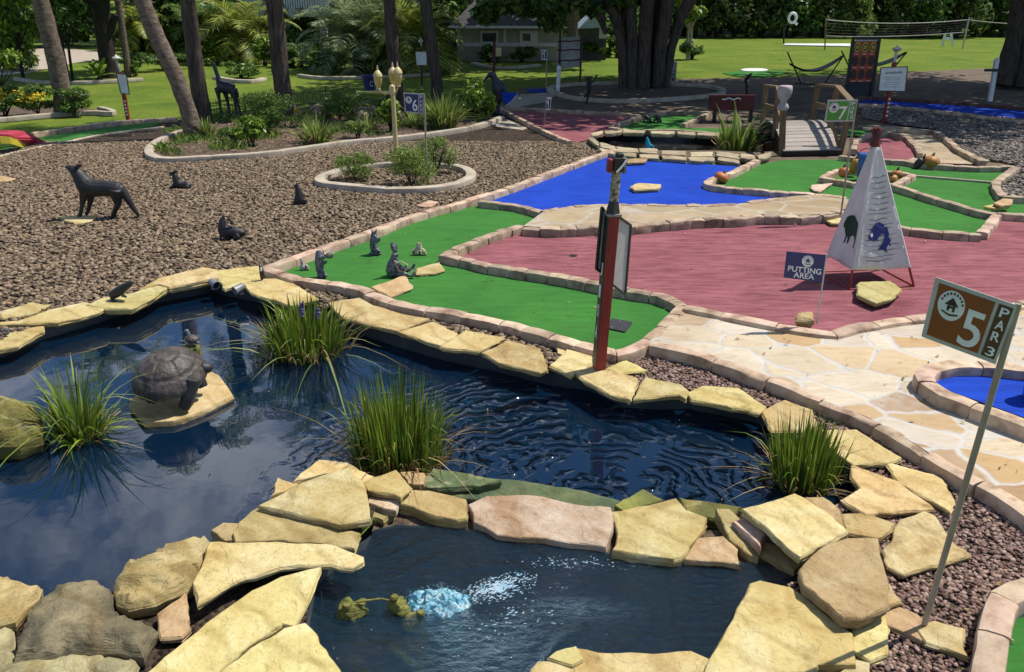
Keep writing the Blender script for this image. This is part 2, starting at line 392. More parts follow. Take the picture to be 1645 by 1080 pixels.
def path_material(name, sc, mort, cs, edge=.045):
    m, nt, out = new_mat(name); v = coords(nt, world=True)
    nz = noise_t(nt, v, 1.7, 3); ad = nd(nt, 'ShaderNodeMix', data_type='VECTOR'); ad.inputs[0].default_value = .22
    lk(nt, v, ad.inputs[4]); lk(nt, nz.outputs[1], ad.inputs[5])
    mp = nd(nt, 'ShaderNodeMapping'); mp.inputs['Scale'].default_value = (.85, 1.25, 0); mp.inputs['Rotation'].default_value = (0, 0, .5); lk(nt, ad.outputs[1], mp.inputs[0])
    e = nd(nt, 'ShaderNodeTexVoronoi', feature='DISTANCE_TO_EDGE'); e.inputs['Scale'].default_value = sc; lk(nt, mp.outputs[0], e.inputs['Vector'])
    c = nd(nt, 'ShaderNodeTexVoronoi', feature='F1'); c.inputs['Scale'].default_value = sc; lk(nt, mp.outputs[0], c.inputs['Vector'])
    sep = nd(nt, 'ShaderNodeSeparateColor'); lk(nt, c.outputs['Color'], sep.inputs[0])
    base = ramp(nt, sep.outputs[0], cs)
    st = nd(nt, 'ShaderNodeMapping'); st.inputs['Scale'].default_value = (1, 3.5, 1); lk(nt, v, st.inputs[0])
    n2 = noise_t(nt, st.outputs[0], 3.0, 6, .65, 1.5)
    mx = nd(nt, 'ShaderNodeMix', data_type='RGBA', blend_type='MULTIPLY'); mx.inputs[0].default_value = .75
    lk(nt, base, mx.inputs[6]); lk(nt, ramp(nt, n2.outputs[0], [(.25, (.72,.56,.40)), (.48, (1,.97,.93)), (.7, (1.05,1.03,1))]), mx.inputs[7])
    wob = noise_t(nt, v, 9, 3); ed = nd(nt, 'ShaderNodeMath', operation='MULTIPLY_ADD'); ed.inputs[1].default_value = .05; lk(nt, wob.outputs[0], ed.inputs[0]); lk(nt, e.outputs[0], ed.inputs[2])
    fac = ramp(nt, ed.outputs[0], [(edge, (0,0,0)), (edge+.05, (1,1,1))])
    m2 = nd(nt, 'ShaderNodeMix', data_type='RGBA'); lk(nt, fac, m2.inputs[0]); m2.inputs[6].default_value = (*mort, 1); lk(nt, mx.outputs[2], m2.inputs[7])
    dirt = noise_t(nt, v, .8, 6, .7); m3 = nd(nt, 'ShaderNodeMix', data_type='RGBA', blend_type='MULTIPLY'); m3.inputs[0].default_value = .5
    lk(nt, m2.outputs[2], m3.inputs[6]); lk(nt, ramp(nt, dirt.outputs[0], [(.35, (.66,.58,.48)), (.55, (1,1,1))]), m3.inputs[7])
    nb = bump(nt, fac, .5, .012); nb = bump(nt, noise_t(nt, v, 40, 5).outputs[0], .3, .006, nb); nb = bump(nt, n2.outputs[0], .3, .02, nb)
    surf(nt, out, m3.outputs[2], .8, nb, spec=.3); return m
M['path'] = path_material('flagstone_paving', 2.5, (.50,.47,.42), [(0, (.50,.37,.20)), (.18, (.56,.49,.37)), (.36, (.50,.42,.30)), (.5, (.58,.52,.41)), (.62, (.31,.18,.075)), (.7, (.57,.51,.41)), (.85, (.46,.40,.32)), (.92, (.44,.29,.13)), (1, (.50,.44,.34))], .035)
M['path2'] = path_material('weathered_flagstone_paving', 1.7, (.42,.37,.30), [(0, (.33,.25,.15)), (.3, (.41,.33,.21)), (.6, (.30,.24,.155)), (1, (.44,.35,.23))], .03)
M['path_side'] = mat('paving_side', (.17,.115,.08), (.08,.055,.04), .95, 5, 30, .6, .02, c3=(.26,.18,.12))

def gravel_material(name, a, b, c, sc=19):
    m, nt, out = new_mat(name); v = coords(nt, world=True)
    vo = nd(nt, 'ShaderNodeTexVoronoi', feature='F1'); vo.inputs['Scale'].default_value = sc; lk(nt, v, vo.inputs['Vector'])
    sep = nd(nt, 'ShaderNodeSeparateColor'); lk(nt, vo.outputs['Color'], sep.inputs[0])
    col = ramp(nt, sep.outputs[1], [(0, a), (.5, b), (1, c)])
    nb = bump(nt, ramp(nt, vo.outputs[0], [(0, (1,1,1)), (.6, (0,0,0))]), 1, .04)
    surf(nt, out, col, .9, nb, spec=.2); return m
M['gravel'] = gravel_material('gravel_bed', (.025,.016,.011), (.05,.035,.024), (.08,.058,.04))
def pebble_material(name, cols, amt=.32):
    m, nt, out = new_mat(name); g = nd(nt, 'ShaderNodeNewGeometry')
    col = ramp(nt, g.outputs['Random Per Island'], cols); col = hsv_rand(nt, col, g.outputs['Random Per Island'], amt, .01)
    surf(nt, out, col, .75, None, spec=.25); return m
M['pebble'] = pebble_material('brown_pebbles', [(0, (.07,.045,.03)), (.3, (.20,.142,.085)), (.6, (.135,.094,.058)), (.8, (.28,.21,.135)), (1, (.175,.125,.08))])
M['pebble_red'] = pebble_material('reddish_pebbles', [(0, (.10,.058,.042)), (.3, (.23,.14,.105)), (.6, (.16,.10,.078)), (.85, (.33,.23,.18)), (1, (.20,.135,.11))])
M['pebble_grey'] = pebble_material('grey_pebbles', [(0, (.06,.05,.04)), (.3, (.18,.145,.115)), (.6, (.11,.09,.07)), (.85, (.29,.25,.21)), (1, (.15,.125,.10))])

def lawn_material():
    m, nt, out = new_mat('lawn'); v = coords(nt, world=True)
    n1 = noise_t(nt, v, .30, 8, .72, .5); col = ramp(nt, n1.outputs[0], [(.25, (.065,.115,.020)), (.5, (.13,.185,.026)), (.75, (.205,.22,.042))])
    mp = nd(nt, 'ShaderNodeMapping'); mp.inputs['Scale'].default_value = (1, .35, 1); lk(nt, v, mp.inputs[0])
    f = noise_t(nt, mp.outputs[0], 16, 4, .75); mx = nd(nt, 'ShaderNodeMix', data_type='RGBA', blend_type='MULTIPLY'); mx.inputs[0].default_value = .8
    lk(nt, col, mx.inputs[6]); lk(nt, ramp(nt, f.outputs[0], [(.25, (.4,.45,.3)), (.6, (1.1,1.1,1))]), mx.inputs[7])
    nb = bump(nt, f.outputs[0], .9, .05)
    surf(nt, out, mx.outputs[2], 1, nb, spec=.1); return m
M['lawn'] = lawn_material()

def water_material(name, centre, k, ripple, tint, chop=.0, deep=.0, fall=2.2, dcol=None):
    m, nt, out = new_mat(name); v = coords(nt, world=True)
    cv = nd(nt, 'ShaderNodeVectorMath', operation='SUBTRACT'); lk(nt, v, cv.inputs[0]); cv.inputs[1].default_value = centre
    wob = noise_t(nt, v, 1.6, 3, .5); ln = nd(nt, 'ShaderNodeVectorMath', operation='LENGTH'); lk(nt, cv.outputs[0], ln.inputs[0])
    d = nd(nt, 'ShaderNodeMath', operation='MULTIPLY_ADD'); d.inputs[1].default_value = .85; lk(nt, wob.outputs[0], d.inputs[0]); lk(nt, ln.outputs['Value'], d.inputs[2])
    ph = nd(nt, 'ShaderNodeMath', operation='MULTIPLY'); ph.inputs[1].default_value = k; lk(nt, d.outputs[0], ph.inputs[0])
    s0 = nd(nt, 'ShaderNodeMath', operation='SINE'); lk(nt, ph.outputs[0], s0.inputs[0]); s1 = nd(nt, 'ShaderNodeMath', operation='MULTIPLY_ADD'); s1.inputs[1].default_value = .5; s1.inputs[2].default_value = .5; lk(nt, s0.outputs[0], s1.inputs[0]); sn = nd(nt, 'ShaderNodeMath', operation='POWER'); sn.inputs[1].default_value = 2.6; lk(nt, s1.outputs[0], sn.inputs[0])
    fm = nd(nt, 'ShaderNodeMapRange'); fm.inputs[1].default_value = .3; fm.inputs[2].default_value = fall; fm.inputs[3].default_value = 1; fm.inputs[4].default_value = 0; lk(nt, ln.outputs['Value'], fm.inputs[0])
    br = noise_t(nt, v, 2.1, 3, .6); bm = nd(nt, 'ShaderNodeMapRange'); bm.inputs[1].default_value = .42; bm.inputs[2].default_value = .62; lk(nt, br.outputs[0], bm.inputs[0])
    a1 = nd(nt, 'ShaderNodeMath', operation='MULTIPLY'); lk(nt, sn.outputs[0], a1.inputs[0]); lk(nt, fm.outputs[0], a1.inputs[1])
    a2 = nd(nt, 'ShaderNodeMath', operation='MULTIPLY'); lk(nt, a1.outputs[0], a2.inputs[0]); lk(nt, bm.outputs[0], a2.inputs[1])
    nb = bump(nt, a2.outputs[0], ripple, .075)
    slow = noise_t(nt, v, 3.5, 2, .5); nb = bump(nt, slow.outputs[0], .05, .02, nb)
    if chop:
        mp = nd(nt, 'ShaderNodeMapping'); mp.inputs['Scale'].default_value = (1, 1.6, 1); lk(nt, v, mp.inputs[0])
        c1 = noise_t(nt, mp.outputs[0], 14, 6, .65, .6); nb = bump(nt, c1.outputs[0], chop, .03, nb)
    fr = nd(nt, 'ShaderNodeFresnel'); fr.inputs[0].default_value = 1.36; lk(nt, nb, fr.inputs[1])
    fb = nd(nt, 'ShaderNodeMath', operation='MULTIPLY_ADD', use_clamp=True); fb.inputs[1].default_value = 2.3; fb.inputs[2].default_value = .010; lk(nt, fr.outputs[0], fb.inputs[0])
    gl = nd(nt, 'ShaderNodeBsdfGlossy'); gl.inputs['Roughness'].default_value = .02; lk(nt, nb, gl.inputs['Normal'])
    tr = nd(nt, 'ShaderNodeBsdfTransparent'); tr.inputs[0].default_value = (*tint, 1)
    df = nd(nt, 'ShaderNodeBsdfDiffuse'); df.inputs[0].default_value = (*(dcol or (.004, .022, .046)), 1)
    m0 = nd(nt, 'ShaderNodeMixShader'); m0.inputs[0].default_value = deep; lk(nt, tr.outputs[0], m0.inputs[1]); lk(nt, df.outputs[0], m0.inputs[2])
    mx = nd(nt, 'ShaderNodeMixShader'); lk(nt, fb.outputs[0], mx.inputs[0]); lk(nt, m0.outputs[0], mx.inputs[1]); lk(nt, gl.outputs[0], mx.inputs[2])
    lk(nt, mx.outputs[0], out.inputs[0]); return m

# ---------------------------------------------------------------- flat sheets
def poly2(px, z=0.0): return [P(x, y, z) for x, y in px]
def sheet(name, outer, z, m, holes=(), kind='structure', label=None, cat='ground'):
    ls = [[Vector((p.x, p.y, 0)) for p in outer]]+[[Vector((p.x, p.y, 0)) for p in h] for h in holes]
    tris = tessellate_polygon(ls); pts = [p for l in ls for p in l]
    mb = MB(); fs = []
    for t in tris:
        a, b, c = (pts[i] for i in t)
        fs.append(tuple(t) if (b-a).cross(c-a).z > 0 else tuple(t)[::-1])
    mb.add([(p.x, p.y, z) for p in pts], fs)
    o = build(name, mb, m, loc=(0, 0, 0), smooth=0, fix=False)
    return tag(o, label, cat if label else None, None, kind)
def smooth_line(pts, it=2, closed=False):
    for _ in range(it):
        q = []
        n = len(pts)
        for i in range(n if closed else n-1):
            a = pts[i]; b = pts[(i+1) % n]; q += [a*.75+b*.25, a*.25+b*.75]
        if not closed: q = [pts[0]]+q[1:-1]+[pts[-1]] if it else q
        pts = q
    return pts

POND = poly2([(-160,600),(-60,565),(0,552),(60,526),(150,500),(250,468),(335,452),(405,466),(475,482),(560,512),(640,538),(720,560),(800,576),(880,596),(950,606),(1010,632),(1060,636),(1110,634),(1220,656),(1310,690),(1365,730),(1385,765),(1372,800),(1330,815),(1310,822),(1250,826),(1180,834),(1090,838),(1000,834),(850,812),(700,790),(620,788),(560,800),(500,820),(430,850),(350,890),(230,940),(100,968),(0,965),(-160,960)])
BASIN = poly2([(585,868),(600,838),(640,830),(760,838),(880,858),(985,876),(1120,894),(1190,890),(1250,890),(1300,912),(1285,935),(1225,955),(1190,1000),(1160,1050),(1100,1085),(980,1105),(860,1120),(800,1170),(600,1190),(520,1140),(500,1070),(492,1000),(505,930),(545,890)])
FARPOND = poly2([(955,222),(968,214),(1000,213),(1080,217),(1160,217),(1262,212),(1275,228),(1262,241),(1215,244),(1150,241),(1060,241),(990,238),(960,230)])
WZ = -.15; WZ2 = -.07; WZ3 = -.13
_pb = [(1310,822),(1250,826),(1180,834),(1090,838),(1000,834),(850,812),(700,790),(620,788)]
_bt = [(600,838),(640,830),(760,838),(880,858),(985,876),(1120,894),(1190,890),(1250,890)]
LOWRIM = poly2(_pb+_bt)
UNION = poly2([(-160,600),(-60,565),(0,552),(60,526),(150,500),(250,468),(335,452),(405,466),(475,482),(560,512),(640,538),(720,560),(800,576),(880,596),(950,606),(1010,632),(1060,636),(1110,634),(1220,656),(1310,690),(1365,730),(1385,765),(1372,800),(1330,815),(1312,822),(1296,870),(1300,912),(1285,935),(1225,955),(1190,1000),(1160,1050),(1100,1085),(980,1105),(860,1120),(800,1170),(600,1190),(520,1140),(500,1070),(492,1000),(505,930),(545,890),(596,838),(612,789),(560,800),(500,820),(430,850),(350,890),(230,940),(100,968),(0,965),(-160,960)])
HOLES = [UNION, FARPOND]

big = [Vector((-400,-40,0)), Vector((400,-40,0)), Vector((400,500,0)), Vector((-400,500,0))]
sheet('ground', big, -.03, M['lawn'], HOLES)
GRAV = poly2([(-260,330),(-120,280),(0,243),(90,222),(160,207),(240,198),(290,192),(500,182),(800,176),(850,197),(901,221),(930,228),(950,240),(985,240),(900,270),(800,310),(700,340),(600,372),(500,405),(432,430),(480,448),(545,458),(581,466),(615,482),(659,493),(737,506),(820,524),(869,538),(911,549),(950,561),(985,568),(1022,560),(1044,552),(1119,569),(1203,598),(1297,634),(1389,668),(1478,718),(1583,779),(1700,850),(1850,960),(1850,1400),(300,1500),(-500,1400),(-500,600)])
sheet('gravel_bed', GRAV, 0.0, M['gravel'], [UNION])

def basin(name, out, depth, wz):
    mb = MB(); n = len(out)
    c = sum((Vector((p.x, p.y, 0)) for p in out), Vector())/n
    def ring(k, z): return [Vector((c.x+(p.x-c.x)*k, c.y+(p.y-c.y)*k, z)) for p in out]
    low = [any((p-q).length < 1e-4 for q in LOWRIM) for p in out]
    rs = [[Vector((q.x, q.y, -.10 if l else q.z)) for q, l in zip(ring(1.0, -.002), low)], [Vector((q.x, q.y, -.115 if l else q.z)) for q, l in zip(ring(.997, -.06), low)], ring(.985, wz-.1), ring(.93, -depth)]
    fs = []
    for i in range(3):
        for k in range(n): fs.append((i*n+k, i*n+(k+1) % n, (i+1)*n+(k+1) % n, (i+1)*n+k))
    fs.append(tuple(3*n+k for k in range(n)))
    mb.add([p for r in rs for p in r], fs)
    tag(build(name, mb, M['liner'], loc=(0,0,0), smooth=40), kind='structure')
basin('pond_basin', POND, .85, WZ); basin('fountain_pond_basin', BASIN, .65, WZ2); basin('far_pond_basin', FARPOND, .7, WZ3)
dv_ = poly2([(1312,822)]+_pb[1:]+[(612,789),(596,838)]+_bt[1:]+[(1297,895)])
mb = MB(); n_ = len(dv_); mb.add([(p.x, p.y, -.09) for p in dv_]+[(p.x, p.y, -.8) for p in dv_], [(i, (i+1) % n_, n_+(i+1) % n_, n_+i) for i in range(n_)])
o_ = sheet('divider_bank', dv_, -.09, M['soil']); build('side', mb, M['liner'], parent=o_, smooth=0)
RC = P(955, 800, WZ)
M['water'] = water_material('pond_water_surface', tuple(RC), 44, 1.0, (.08,.26,.40), .0, .5, 2.8, (.003,.021,.055))
M['water2'] = water_material('fountain_water_surface', tuple(P(760,960,WZ2)), 24, .5, (.16,.46,.58), 1.0, .50, 2.0, (.004,.024,.044))
M['water3'] = water_material('dark_water_surface', tuple(P(1050,230,WZ3)), 20, .1, (.08,.14,.14), .05, .5, 1.0)
sheet('pond_water', POND, WZ, M['water']); sheet('fountain_pond_water', BASIN, WZ2, M['water2']); sheet('far_pond_water', FARPOND, WZ3, M['water3'])

EARTH = poly2([(806,170),(818,160),(835,140),(900,138),(1000,131),(1110,126),(1250,124),(1400,118),(1660,106),(1900,104),(1900,200),(1700,290),(1560,272),(1340,258),(1215,262),(1100,258),(985,247),(938,234),(914,225),(901,221),(850,197)])
sheet('bare_earth_ground', EARTH, -.012, M['earth'], [FARPOND])
sheet('pale_earth_ground', poly2([(1440,262),(1390,240),(1385,205),(1440,205),(1510,212),(1545,240),(1590,260),(1560,266)]), .03, M['path2'])
GRAV2 = poly2([(1384,166),(1645,193),(1760,206),(2050,250),(2050,340),(1645,318),(1610,314),(1602,300),(1634,266),(1579,257),(1541,238),(1503,209),(1440,201),(1384,190)])
sheet('grey_gravel_bed', GRAV2, .002, M['gravel'])

ZK = .13            # kerb tops
def zsheet(name, px, z, m): return sheet(name, poly2(px, ZK), z, m)
zsheet('green_putting_carpet', [(430,430),(524,394),(607,367),(659,346),(745,323),(768,321),(800,325),(834,329),(872,339),(839,360),(789,376),(737,397),(712,408),(789,426),(852,436),(917,446),(961,455),(1023,467),(1059,472),(1085,481),(1100,491),(1067,524),(1044,542),(1022,554),(985,563),(911,544),(820,519),(737,502),(659,490),(615,478),(545,455),(478,446)], .012, M['green'])
zsheet('blue_putting_carpet', [(768,322),(820,301),(870,282),(911,267),(966,247),(985,241),(1002,250),(1059,252),(1137,256),(1199,260),(1176,276),(1137,289),(1133,293),(1150,298),(1189,302),(1242,307),(1290,311),(1275,317),(1242,321),(1189,329),(1111,331),(1033,330),(981,329),(917,332),(873,340),(834,329)], .016, M['blue'])
RED = [(712,408),(737,397),(789,376),(839,362),(878,365),(955,363),(1020,360),(1111,352),(1176,349),(1220,345),(1269,346),(1325,343),(1360,332),(1400,345),(1453,364),(1506,371),(1578,374),(1603,342),(2050,372),(2050,430),(1560,497),(1483,508),(1450,511),(1372,523),(1344,533),(1311,531),(1256,522),(1200,511),(1161,503),(1100,491),(1085,481),(1059,472),(1023,467),(961,455),(917,446),(852,436),(789,426)]
zsheet('red_putting_carpet', RED, .014, M['red'])
zsheet('green_putting_carpet', [(1215,257),(1260,249),(1347,248),(1400,254),(1450,256),(1480,262),(1560,266),(1632,266),(1612,282),(1600,291),(1602,303),(1610,314),(2050,340),(2050,372),(1603,342),(1578,374),(1506,371),(1453,364),(1390,350),(1360,320),(1305,311),(1278,309),(1242,306),(1189,302),(1150,298),(1137,291),(1176,276)], .010, M['green'])
zsheet('red_putting_carpet', [(802,171),(817,171),(878,175),(930,178),(1000,181),(1031,185),(978,201),(980,206),(1010,208),(960,215),(914,224),(901,221),(850,197)], .014, M['red'])
zsheet('green_putting_carpet', [(985,204),(1032,187),(1043,180),(1092,179),(1140,179),(1097,199),(1215,201),(1215,213),(1150,213),(1085,208),(1010,208)], .012, M['green'])
zsheet('red_putting_carpet', [(1385,250),(1378,236),(1380,222),(1398,214),(1430,212),(1458,221),(1474,236),(1474,244),(1455,251),(1420,253)], .036, M['red'])
zsheet('green_putting_carpet', [(1345,213),(1365,203),(1432,206),(1440,207),(1420,213)], .036, M['green'])
zsheet('blue_putting_carpet', [(1375,161),(1392,155),(1500,161),(1645,172),(1760,181),(1760,203),(1645,192),(1500,176),(1425,168),(1380,165)], .016, M['blue'])
zsheet('blue_putting_carpet', [(1775,630),(1738,600),(1633,591),(1581,585),(1533,585),(1500,592),(1486,602),(1496,616),(1519,630),(1575,650),(1645,675),(1720,702),(1770,688)], .155, M['blue'])
sheet('green_putting_carpet', poly2([(-120,268),(0,240),(60,222),(100,215),(170,205),(215,200),(262,196),(240,205),(215,209),(150,216),(95,229),(0,249),(-120,280)], .012), .012, M['green'])
zsheet('green_putting_carpet', [(1720,925),(1645,945),(1615,956),(1602,985),(1595,1020),(1588,1085),(1580,1150),(1720,1180)], .03, M['green'])
zsheet('green_putting_carpet', [(1160,113),(1200,109),(1260,110),(1262,115),(1230,119),(1180,118)], .0, M['green'])
zsheet('blue_putting_carpet', [(846,139),(880,137),(882,144),(850,143)], .0, M['blue'])
zsheet('concrete_path', [(808,160),(831,148),(880,143),(893,148),(878,158),(823,168)], .0, M['concrete'])
zsheet('concrete_path', [(800,180),(848,199),(840,202),(796,196)], .006, M['concrete'])
sheet('road', poly2([(-400,160),(-60,126),(40,118),(125,100),(162,97),(162,82),(90,77),(-60,84),(-400,88)]), -.01, M['concrete'])
sheet('road', poly2([(205,103),(310,92),(420,84),(420,78),(205,92)]), -.01, M['concrete'])
zsheet('planting_bed_soil', [(290,205),(253,222),(236,238),(243,250),(270,254),(325,250),(410,246),(487,236),(550,226),(625,220),(687,213),(750,204),(787,194),(804,187),(800,176),(720,160),(600,160),(480,168),(330,186)], .01, M['soil'])
zsheet('planting_bed_soil', [(-200,205),(0,189),(90,181),(165,176),(180,179),(172,172),(120,165),(0,165),(-200,175)], -.005, M['soil'])
zsheet('tree_ring_soil', [(880,141),(900,150),(937,157),(1000,160),(1075,157),(1150,150),(1166,144),(1150,137),(1112,134),(1000,131),(930,132),(890,136)], .0, M['soil'])

# raised flagstone path and the raised strip of paving between the carpets
def raised(name, px, z, m, side, th):
    pts = poly2(px, z); n = len(pts); mb = MB()
    top = [p for p in pts]; bot = [Vector((p.x, p.y, z-th)) for p in pts]
    o = sheet(name, pts, z, m)
    mb.add(top+bot, [(i, (i+1) % n, n+(i+1) % n, n+i) for i in range(n)])
    s = build('side', mb, side, parent=o, smooth=0)
    return o
PATH = [(1042,553),(1044,548),(1070,528),(1100,497),(1161,507),(1256,526),(1344,537),(1372,527),(1450,515),(1483,512),(1560,501),(1700,481),(2050,433),(2400,600),(2400,1340),(1850,960),(1720,868),(1645,818),(1583,779),(1527,750),(1478,718),(1436,692),(1389,668),(1339,650),(1297,634),(1250,614),(1203,598),(1161,580),(1119,569),(1078,559)]
raised('flagstone_path', PATH, .12, M['path'], M['path_side'], .13)
STRIP = [(841,363),(878,366),(955,364),(1020,361),(1111,353),(1176,350),(1220,346),(1269,347),(1325,344),(1360,335),(1368,321),(1305,313),(1275,315),(1242,320),(1189,328),(1111,330),(1033,329),(981,328),(917,331),(873,340)]
raised('flagstone_strip', STRIP, .14, M['path2'], M['path_side'], .14)

# ---------------------------------------------------------------- kerbs
def kerb(label, px, m, w=.17, h=.14, ztop=ZK, blen=.42, closed=False, jit=.012, name='stone_kerb', group=None, smooth=0):
    pts = poly2(px, ztop)
    if smooth: pts = smooth_line(pts, smooth, closed)
    if closed: pts = pts+[pts[0]]
    seg = [0]
    for i in range(len(pts)-1): seg.append(seg[-1]+(pts[i+1]-pts[i]).length)
    L = seg[-1]
    def at(s):
        s = max(0, min(L-1e-6, s))
        for i in range(len(pts)-1):
            if s <= seg[i+1]: break
        t = (s-seg[i])/(seg[i+1]-seg[i]+1e-9); p = pts[i].lerp(pts[i+1], t)
        d = (pts[i+1]-pts[i]).normalized()
        if t < .5 and (i > 0 or closed): d2 = (pts[i]-pts[i-1 if i > 0 else -2]).normalized(); k = max(0, .5-(s-seg[i])/.3) if (s-seg[i]) < .15 else 0; d = d.lerp(d2, k)
        elif t >= .5 and (i < len(pts)-2 or closed):
            j = i+1 if i < len(pts)-2 else 0
            d2 = (pts[j+1]-pts[j]).normalized(); r = seg[i+1]-s; k = max(0, .5-r/.3) if r < .15 else 0; d = d.lerp(d2, k)
        d.normalize(); return p, Vector((-d.y, d.x, 0))
    mb = MB(); s = 0.0
    while s < L-.05:
        e = min(L, s+blen*U(.72, 1.3))
        if L-e < blen*.4: e = L
        ww = w*U(.92, 1.06)/2; hh = U(-jit, jit)*.6; off = U(-jit, jit); k = max(2, int((e-s)/.16)+1)
        vs = []; fs = []; prof = [(-1,-h), (-1.02,-.03), (-.93,-.007), (-.5,.003), (.5,.003), (.93,-.007), (1.02,-.03), (1,-h)]
        g = .006 if jit else .003
        for j in range(k+1):
            t = j/k; ss = s+g+(e-s-2*g)*t; p, nrm = at(ss); sh = .985 if j in (0, k) else 1
            for a, b in prof:
                q = p+nrm*(a*ww*sh+off); r = noise.noise(Vector((q.x*4, q.y*4, b*9)))*jit*.8; r2 = noise.noise(Vector((q.x*7, q.y*7, 4)))*jit*.7
                vs.append((q.x+nrm.x*r, q.y+nrm.y*r, ztop+hh+(b if b > -h*.9 else b)+(r2 if b > -h*.9 else 0)-(.008 if j in (0, k) and b > -.02 else 0)))
        n = len(prof)
        for j in range(k):
            for i in range(n-1): fs.append((j*n+i, j*n+i+1, (j+1)*n+i+1, (j+1)*n+i))
        fs += [tuple(range(n)), tuple(k*n+i for i in range(n))[::-1]]
        mb.add(vs, fs); s = e
    return tag(build(name, mb, m, smooth=45), label, 'kerb', group)

kerb('long pinkish stone kerb between the brown gravel and the near green and blue carpets', [(424,431),(478,411),(524,394),(607,367),(659,346),(745,323),(820,300),(870,281),(911,266),(966,246),(988,239)], M['brick'], blen=.55)
kerb('pinkish stone kerb along the pond side of the near green carpet, curling up beside the path', [(424,431),(478,446),(545,455),(581,463),(615,478),(659,490),(737,502),(820,519),(869,533),(911,544),(950,556),(985,564),(1010,560),(1030,552),(1044,542),(1067,524),(1085,505),(1099,492)], M['brick'])
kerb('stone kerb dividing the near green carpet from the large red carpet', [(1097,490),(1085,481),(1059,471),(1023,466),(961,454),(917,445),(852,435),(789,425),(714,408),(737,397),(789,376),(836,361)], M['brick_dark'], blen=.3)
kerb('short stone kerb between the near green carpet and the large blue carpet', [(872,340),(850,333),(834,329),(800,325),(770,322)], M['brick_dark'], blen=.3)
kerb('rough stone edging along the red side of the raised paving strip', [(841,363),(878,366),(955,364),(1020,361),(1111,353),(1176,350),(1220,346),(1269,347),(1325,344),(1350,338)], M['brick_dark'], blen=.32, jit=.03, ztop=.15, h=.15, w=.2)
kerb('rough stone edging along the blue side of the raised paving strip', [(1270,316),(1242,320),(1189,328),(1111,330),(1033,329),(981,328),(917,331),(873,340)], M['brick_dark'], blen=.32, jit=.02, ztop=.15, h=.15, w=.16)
kerb('stone kerb between the blue carpet and the green carpet with the pumpkins', [(1217,256),(1176,276),(1140,288),(1134,293),(1150,298),(1189,302),(1242,306),(1278,309),(1305,311),(1360,317)], M['brick'], blen=.4)
kerb('long weathered kerb along the back of the right green carpet', [(1349,249),(1400,255),(1450,257),(1480,262),(1560,267),(1630,267)], M['brick_dark'])
kerb('kinked kerb at the gravel end of the right green carpet', [(1632,268),(1612,282),(1600,292),(1602,303),(1612,314),(2050,341)], M['brick_dark'])
kerb('slanting kerb across the middle of the right green carpet behind the teepee', [(1438,297),(1506,318),(1583,340),(2050,373)], M['brick_dark'], blen=.6)
kerb('short kerb closing the corner of the right green carpet beside the red carpet', [(1603,344),(1590,360),(1579,373)], M['brick'])
kerb('low kerb in front of the right green carpet just right of the teepee', [(1392,354),(1453,365),(1506,371),(1545,374),(1575,375)], M['brick_dark'])
kerb('boxed stone kerb around the bed of orange gourds behind the teepee', [(1320,284),(1347,271),(1400,272),(1468,279),(1437,296),(1367,292)], M['brick'], closed=True, w=.14)
kerb('pinkish stone kerb between the large red carpet and the flagstone path', [(1099,492),(1161,504),(1200,512),(1256,523),(1311,532),(1344,534),(1372,524),(1450,512),(1483,509),(1560,498),(2050,431)], M['brick'], ztop=.17, h=.17, blen=.5)
kerb('stone edging of the flagstone path above the reddish gravel', [(1046,552),(1078,559),(1119,569),(1161,580),(1203,598),(1250,614),(1297,634),(1339,650),(1389,668),(1436,692),(1478,718),(1527,750),(1583,779),(1645,818),(1720,868),(1850,960),(2000,1064)], M['brick'], ztop=.126, h=.13, blen=.6, jit=.02, w=.14)
kerb('curved stone kerb of the small blue carpet at the right edge', [(1740,598),(1633,590),(1581,584),(1533,584),(1500,590),(1484,601),(1492,616),(1519,632),(1575,651),(1645,676),(1720,704),(1775,690),(1780,630)], M['brick'], ztop=.25, h=.14, blen=.5, closed=True)
kerb('pale stone kerb at the bottom right corner by the reddish gravel', [(1720,925),(1645,945),(1616,956),(1604,985),(1597,1020),(1588,1085),(1580,1150)], M['brick'], ztop=.16, h=.17, blen=.38)
kerb('long thin kerb between the gravel and the far red carpet', [(800,171),(850,197),(901,221),(916,226)], M['brick'], w=.13)
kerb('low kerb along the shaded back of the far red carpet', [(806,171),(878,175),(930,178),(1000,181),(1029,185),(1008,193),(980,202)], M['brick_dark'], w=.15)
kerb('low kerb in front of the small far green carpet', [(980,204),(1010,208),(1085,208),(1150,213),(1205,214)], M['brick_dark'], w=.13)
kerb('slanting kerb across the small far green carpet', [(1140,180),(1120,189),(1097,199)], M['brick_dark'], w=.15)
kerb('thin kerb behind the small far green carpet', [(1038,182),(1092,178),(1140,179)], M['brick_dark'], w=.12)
kerb('curved timber like kerb around the round red carpet behind the teepee', [(1372,240),(1376,224),(1395,214),(1430,212),(1458,220),(1474,236),(1478,246)], M['brick_dark'], ztop=.15, w=.15)
kerb('kerb along the edge of the grey gravel beside the far walkway', [(1440,206),(1503,210),(1521,222),(1541,239),(1580,258)], M['brick_dark'], ztop=.15, w=.16)
kerb('dark red brick edging behind the far blue lane', [(1392,155),(1500,161),(1645,172),(1760,181)], mat('dark_red_brick', (.15,.07,.05), (.08,.035,.028), .9, 5, 40, .4, .01, isl=.3), w=.2, blen=.3)
kerb('thin kerb between the far blue lane and the grey gravel', [(1380,166),(1425,169),(1500,177),(1645,193),(1760,205)], M['brick'], w=.12)
kerb('pale curved kerb of the long green lane at the far left', [(-120,281),(0,250),(50,238),(95,230),(150,217),(215,209),(262,203)], M['concrete'], w=.12, smooth=2, blen=1.2, jit=.004, ztop=.035, h=.05)
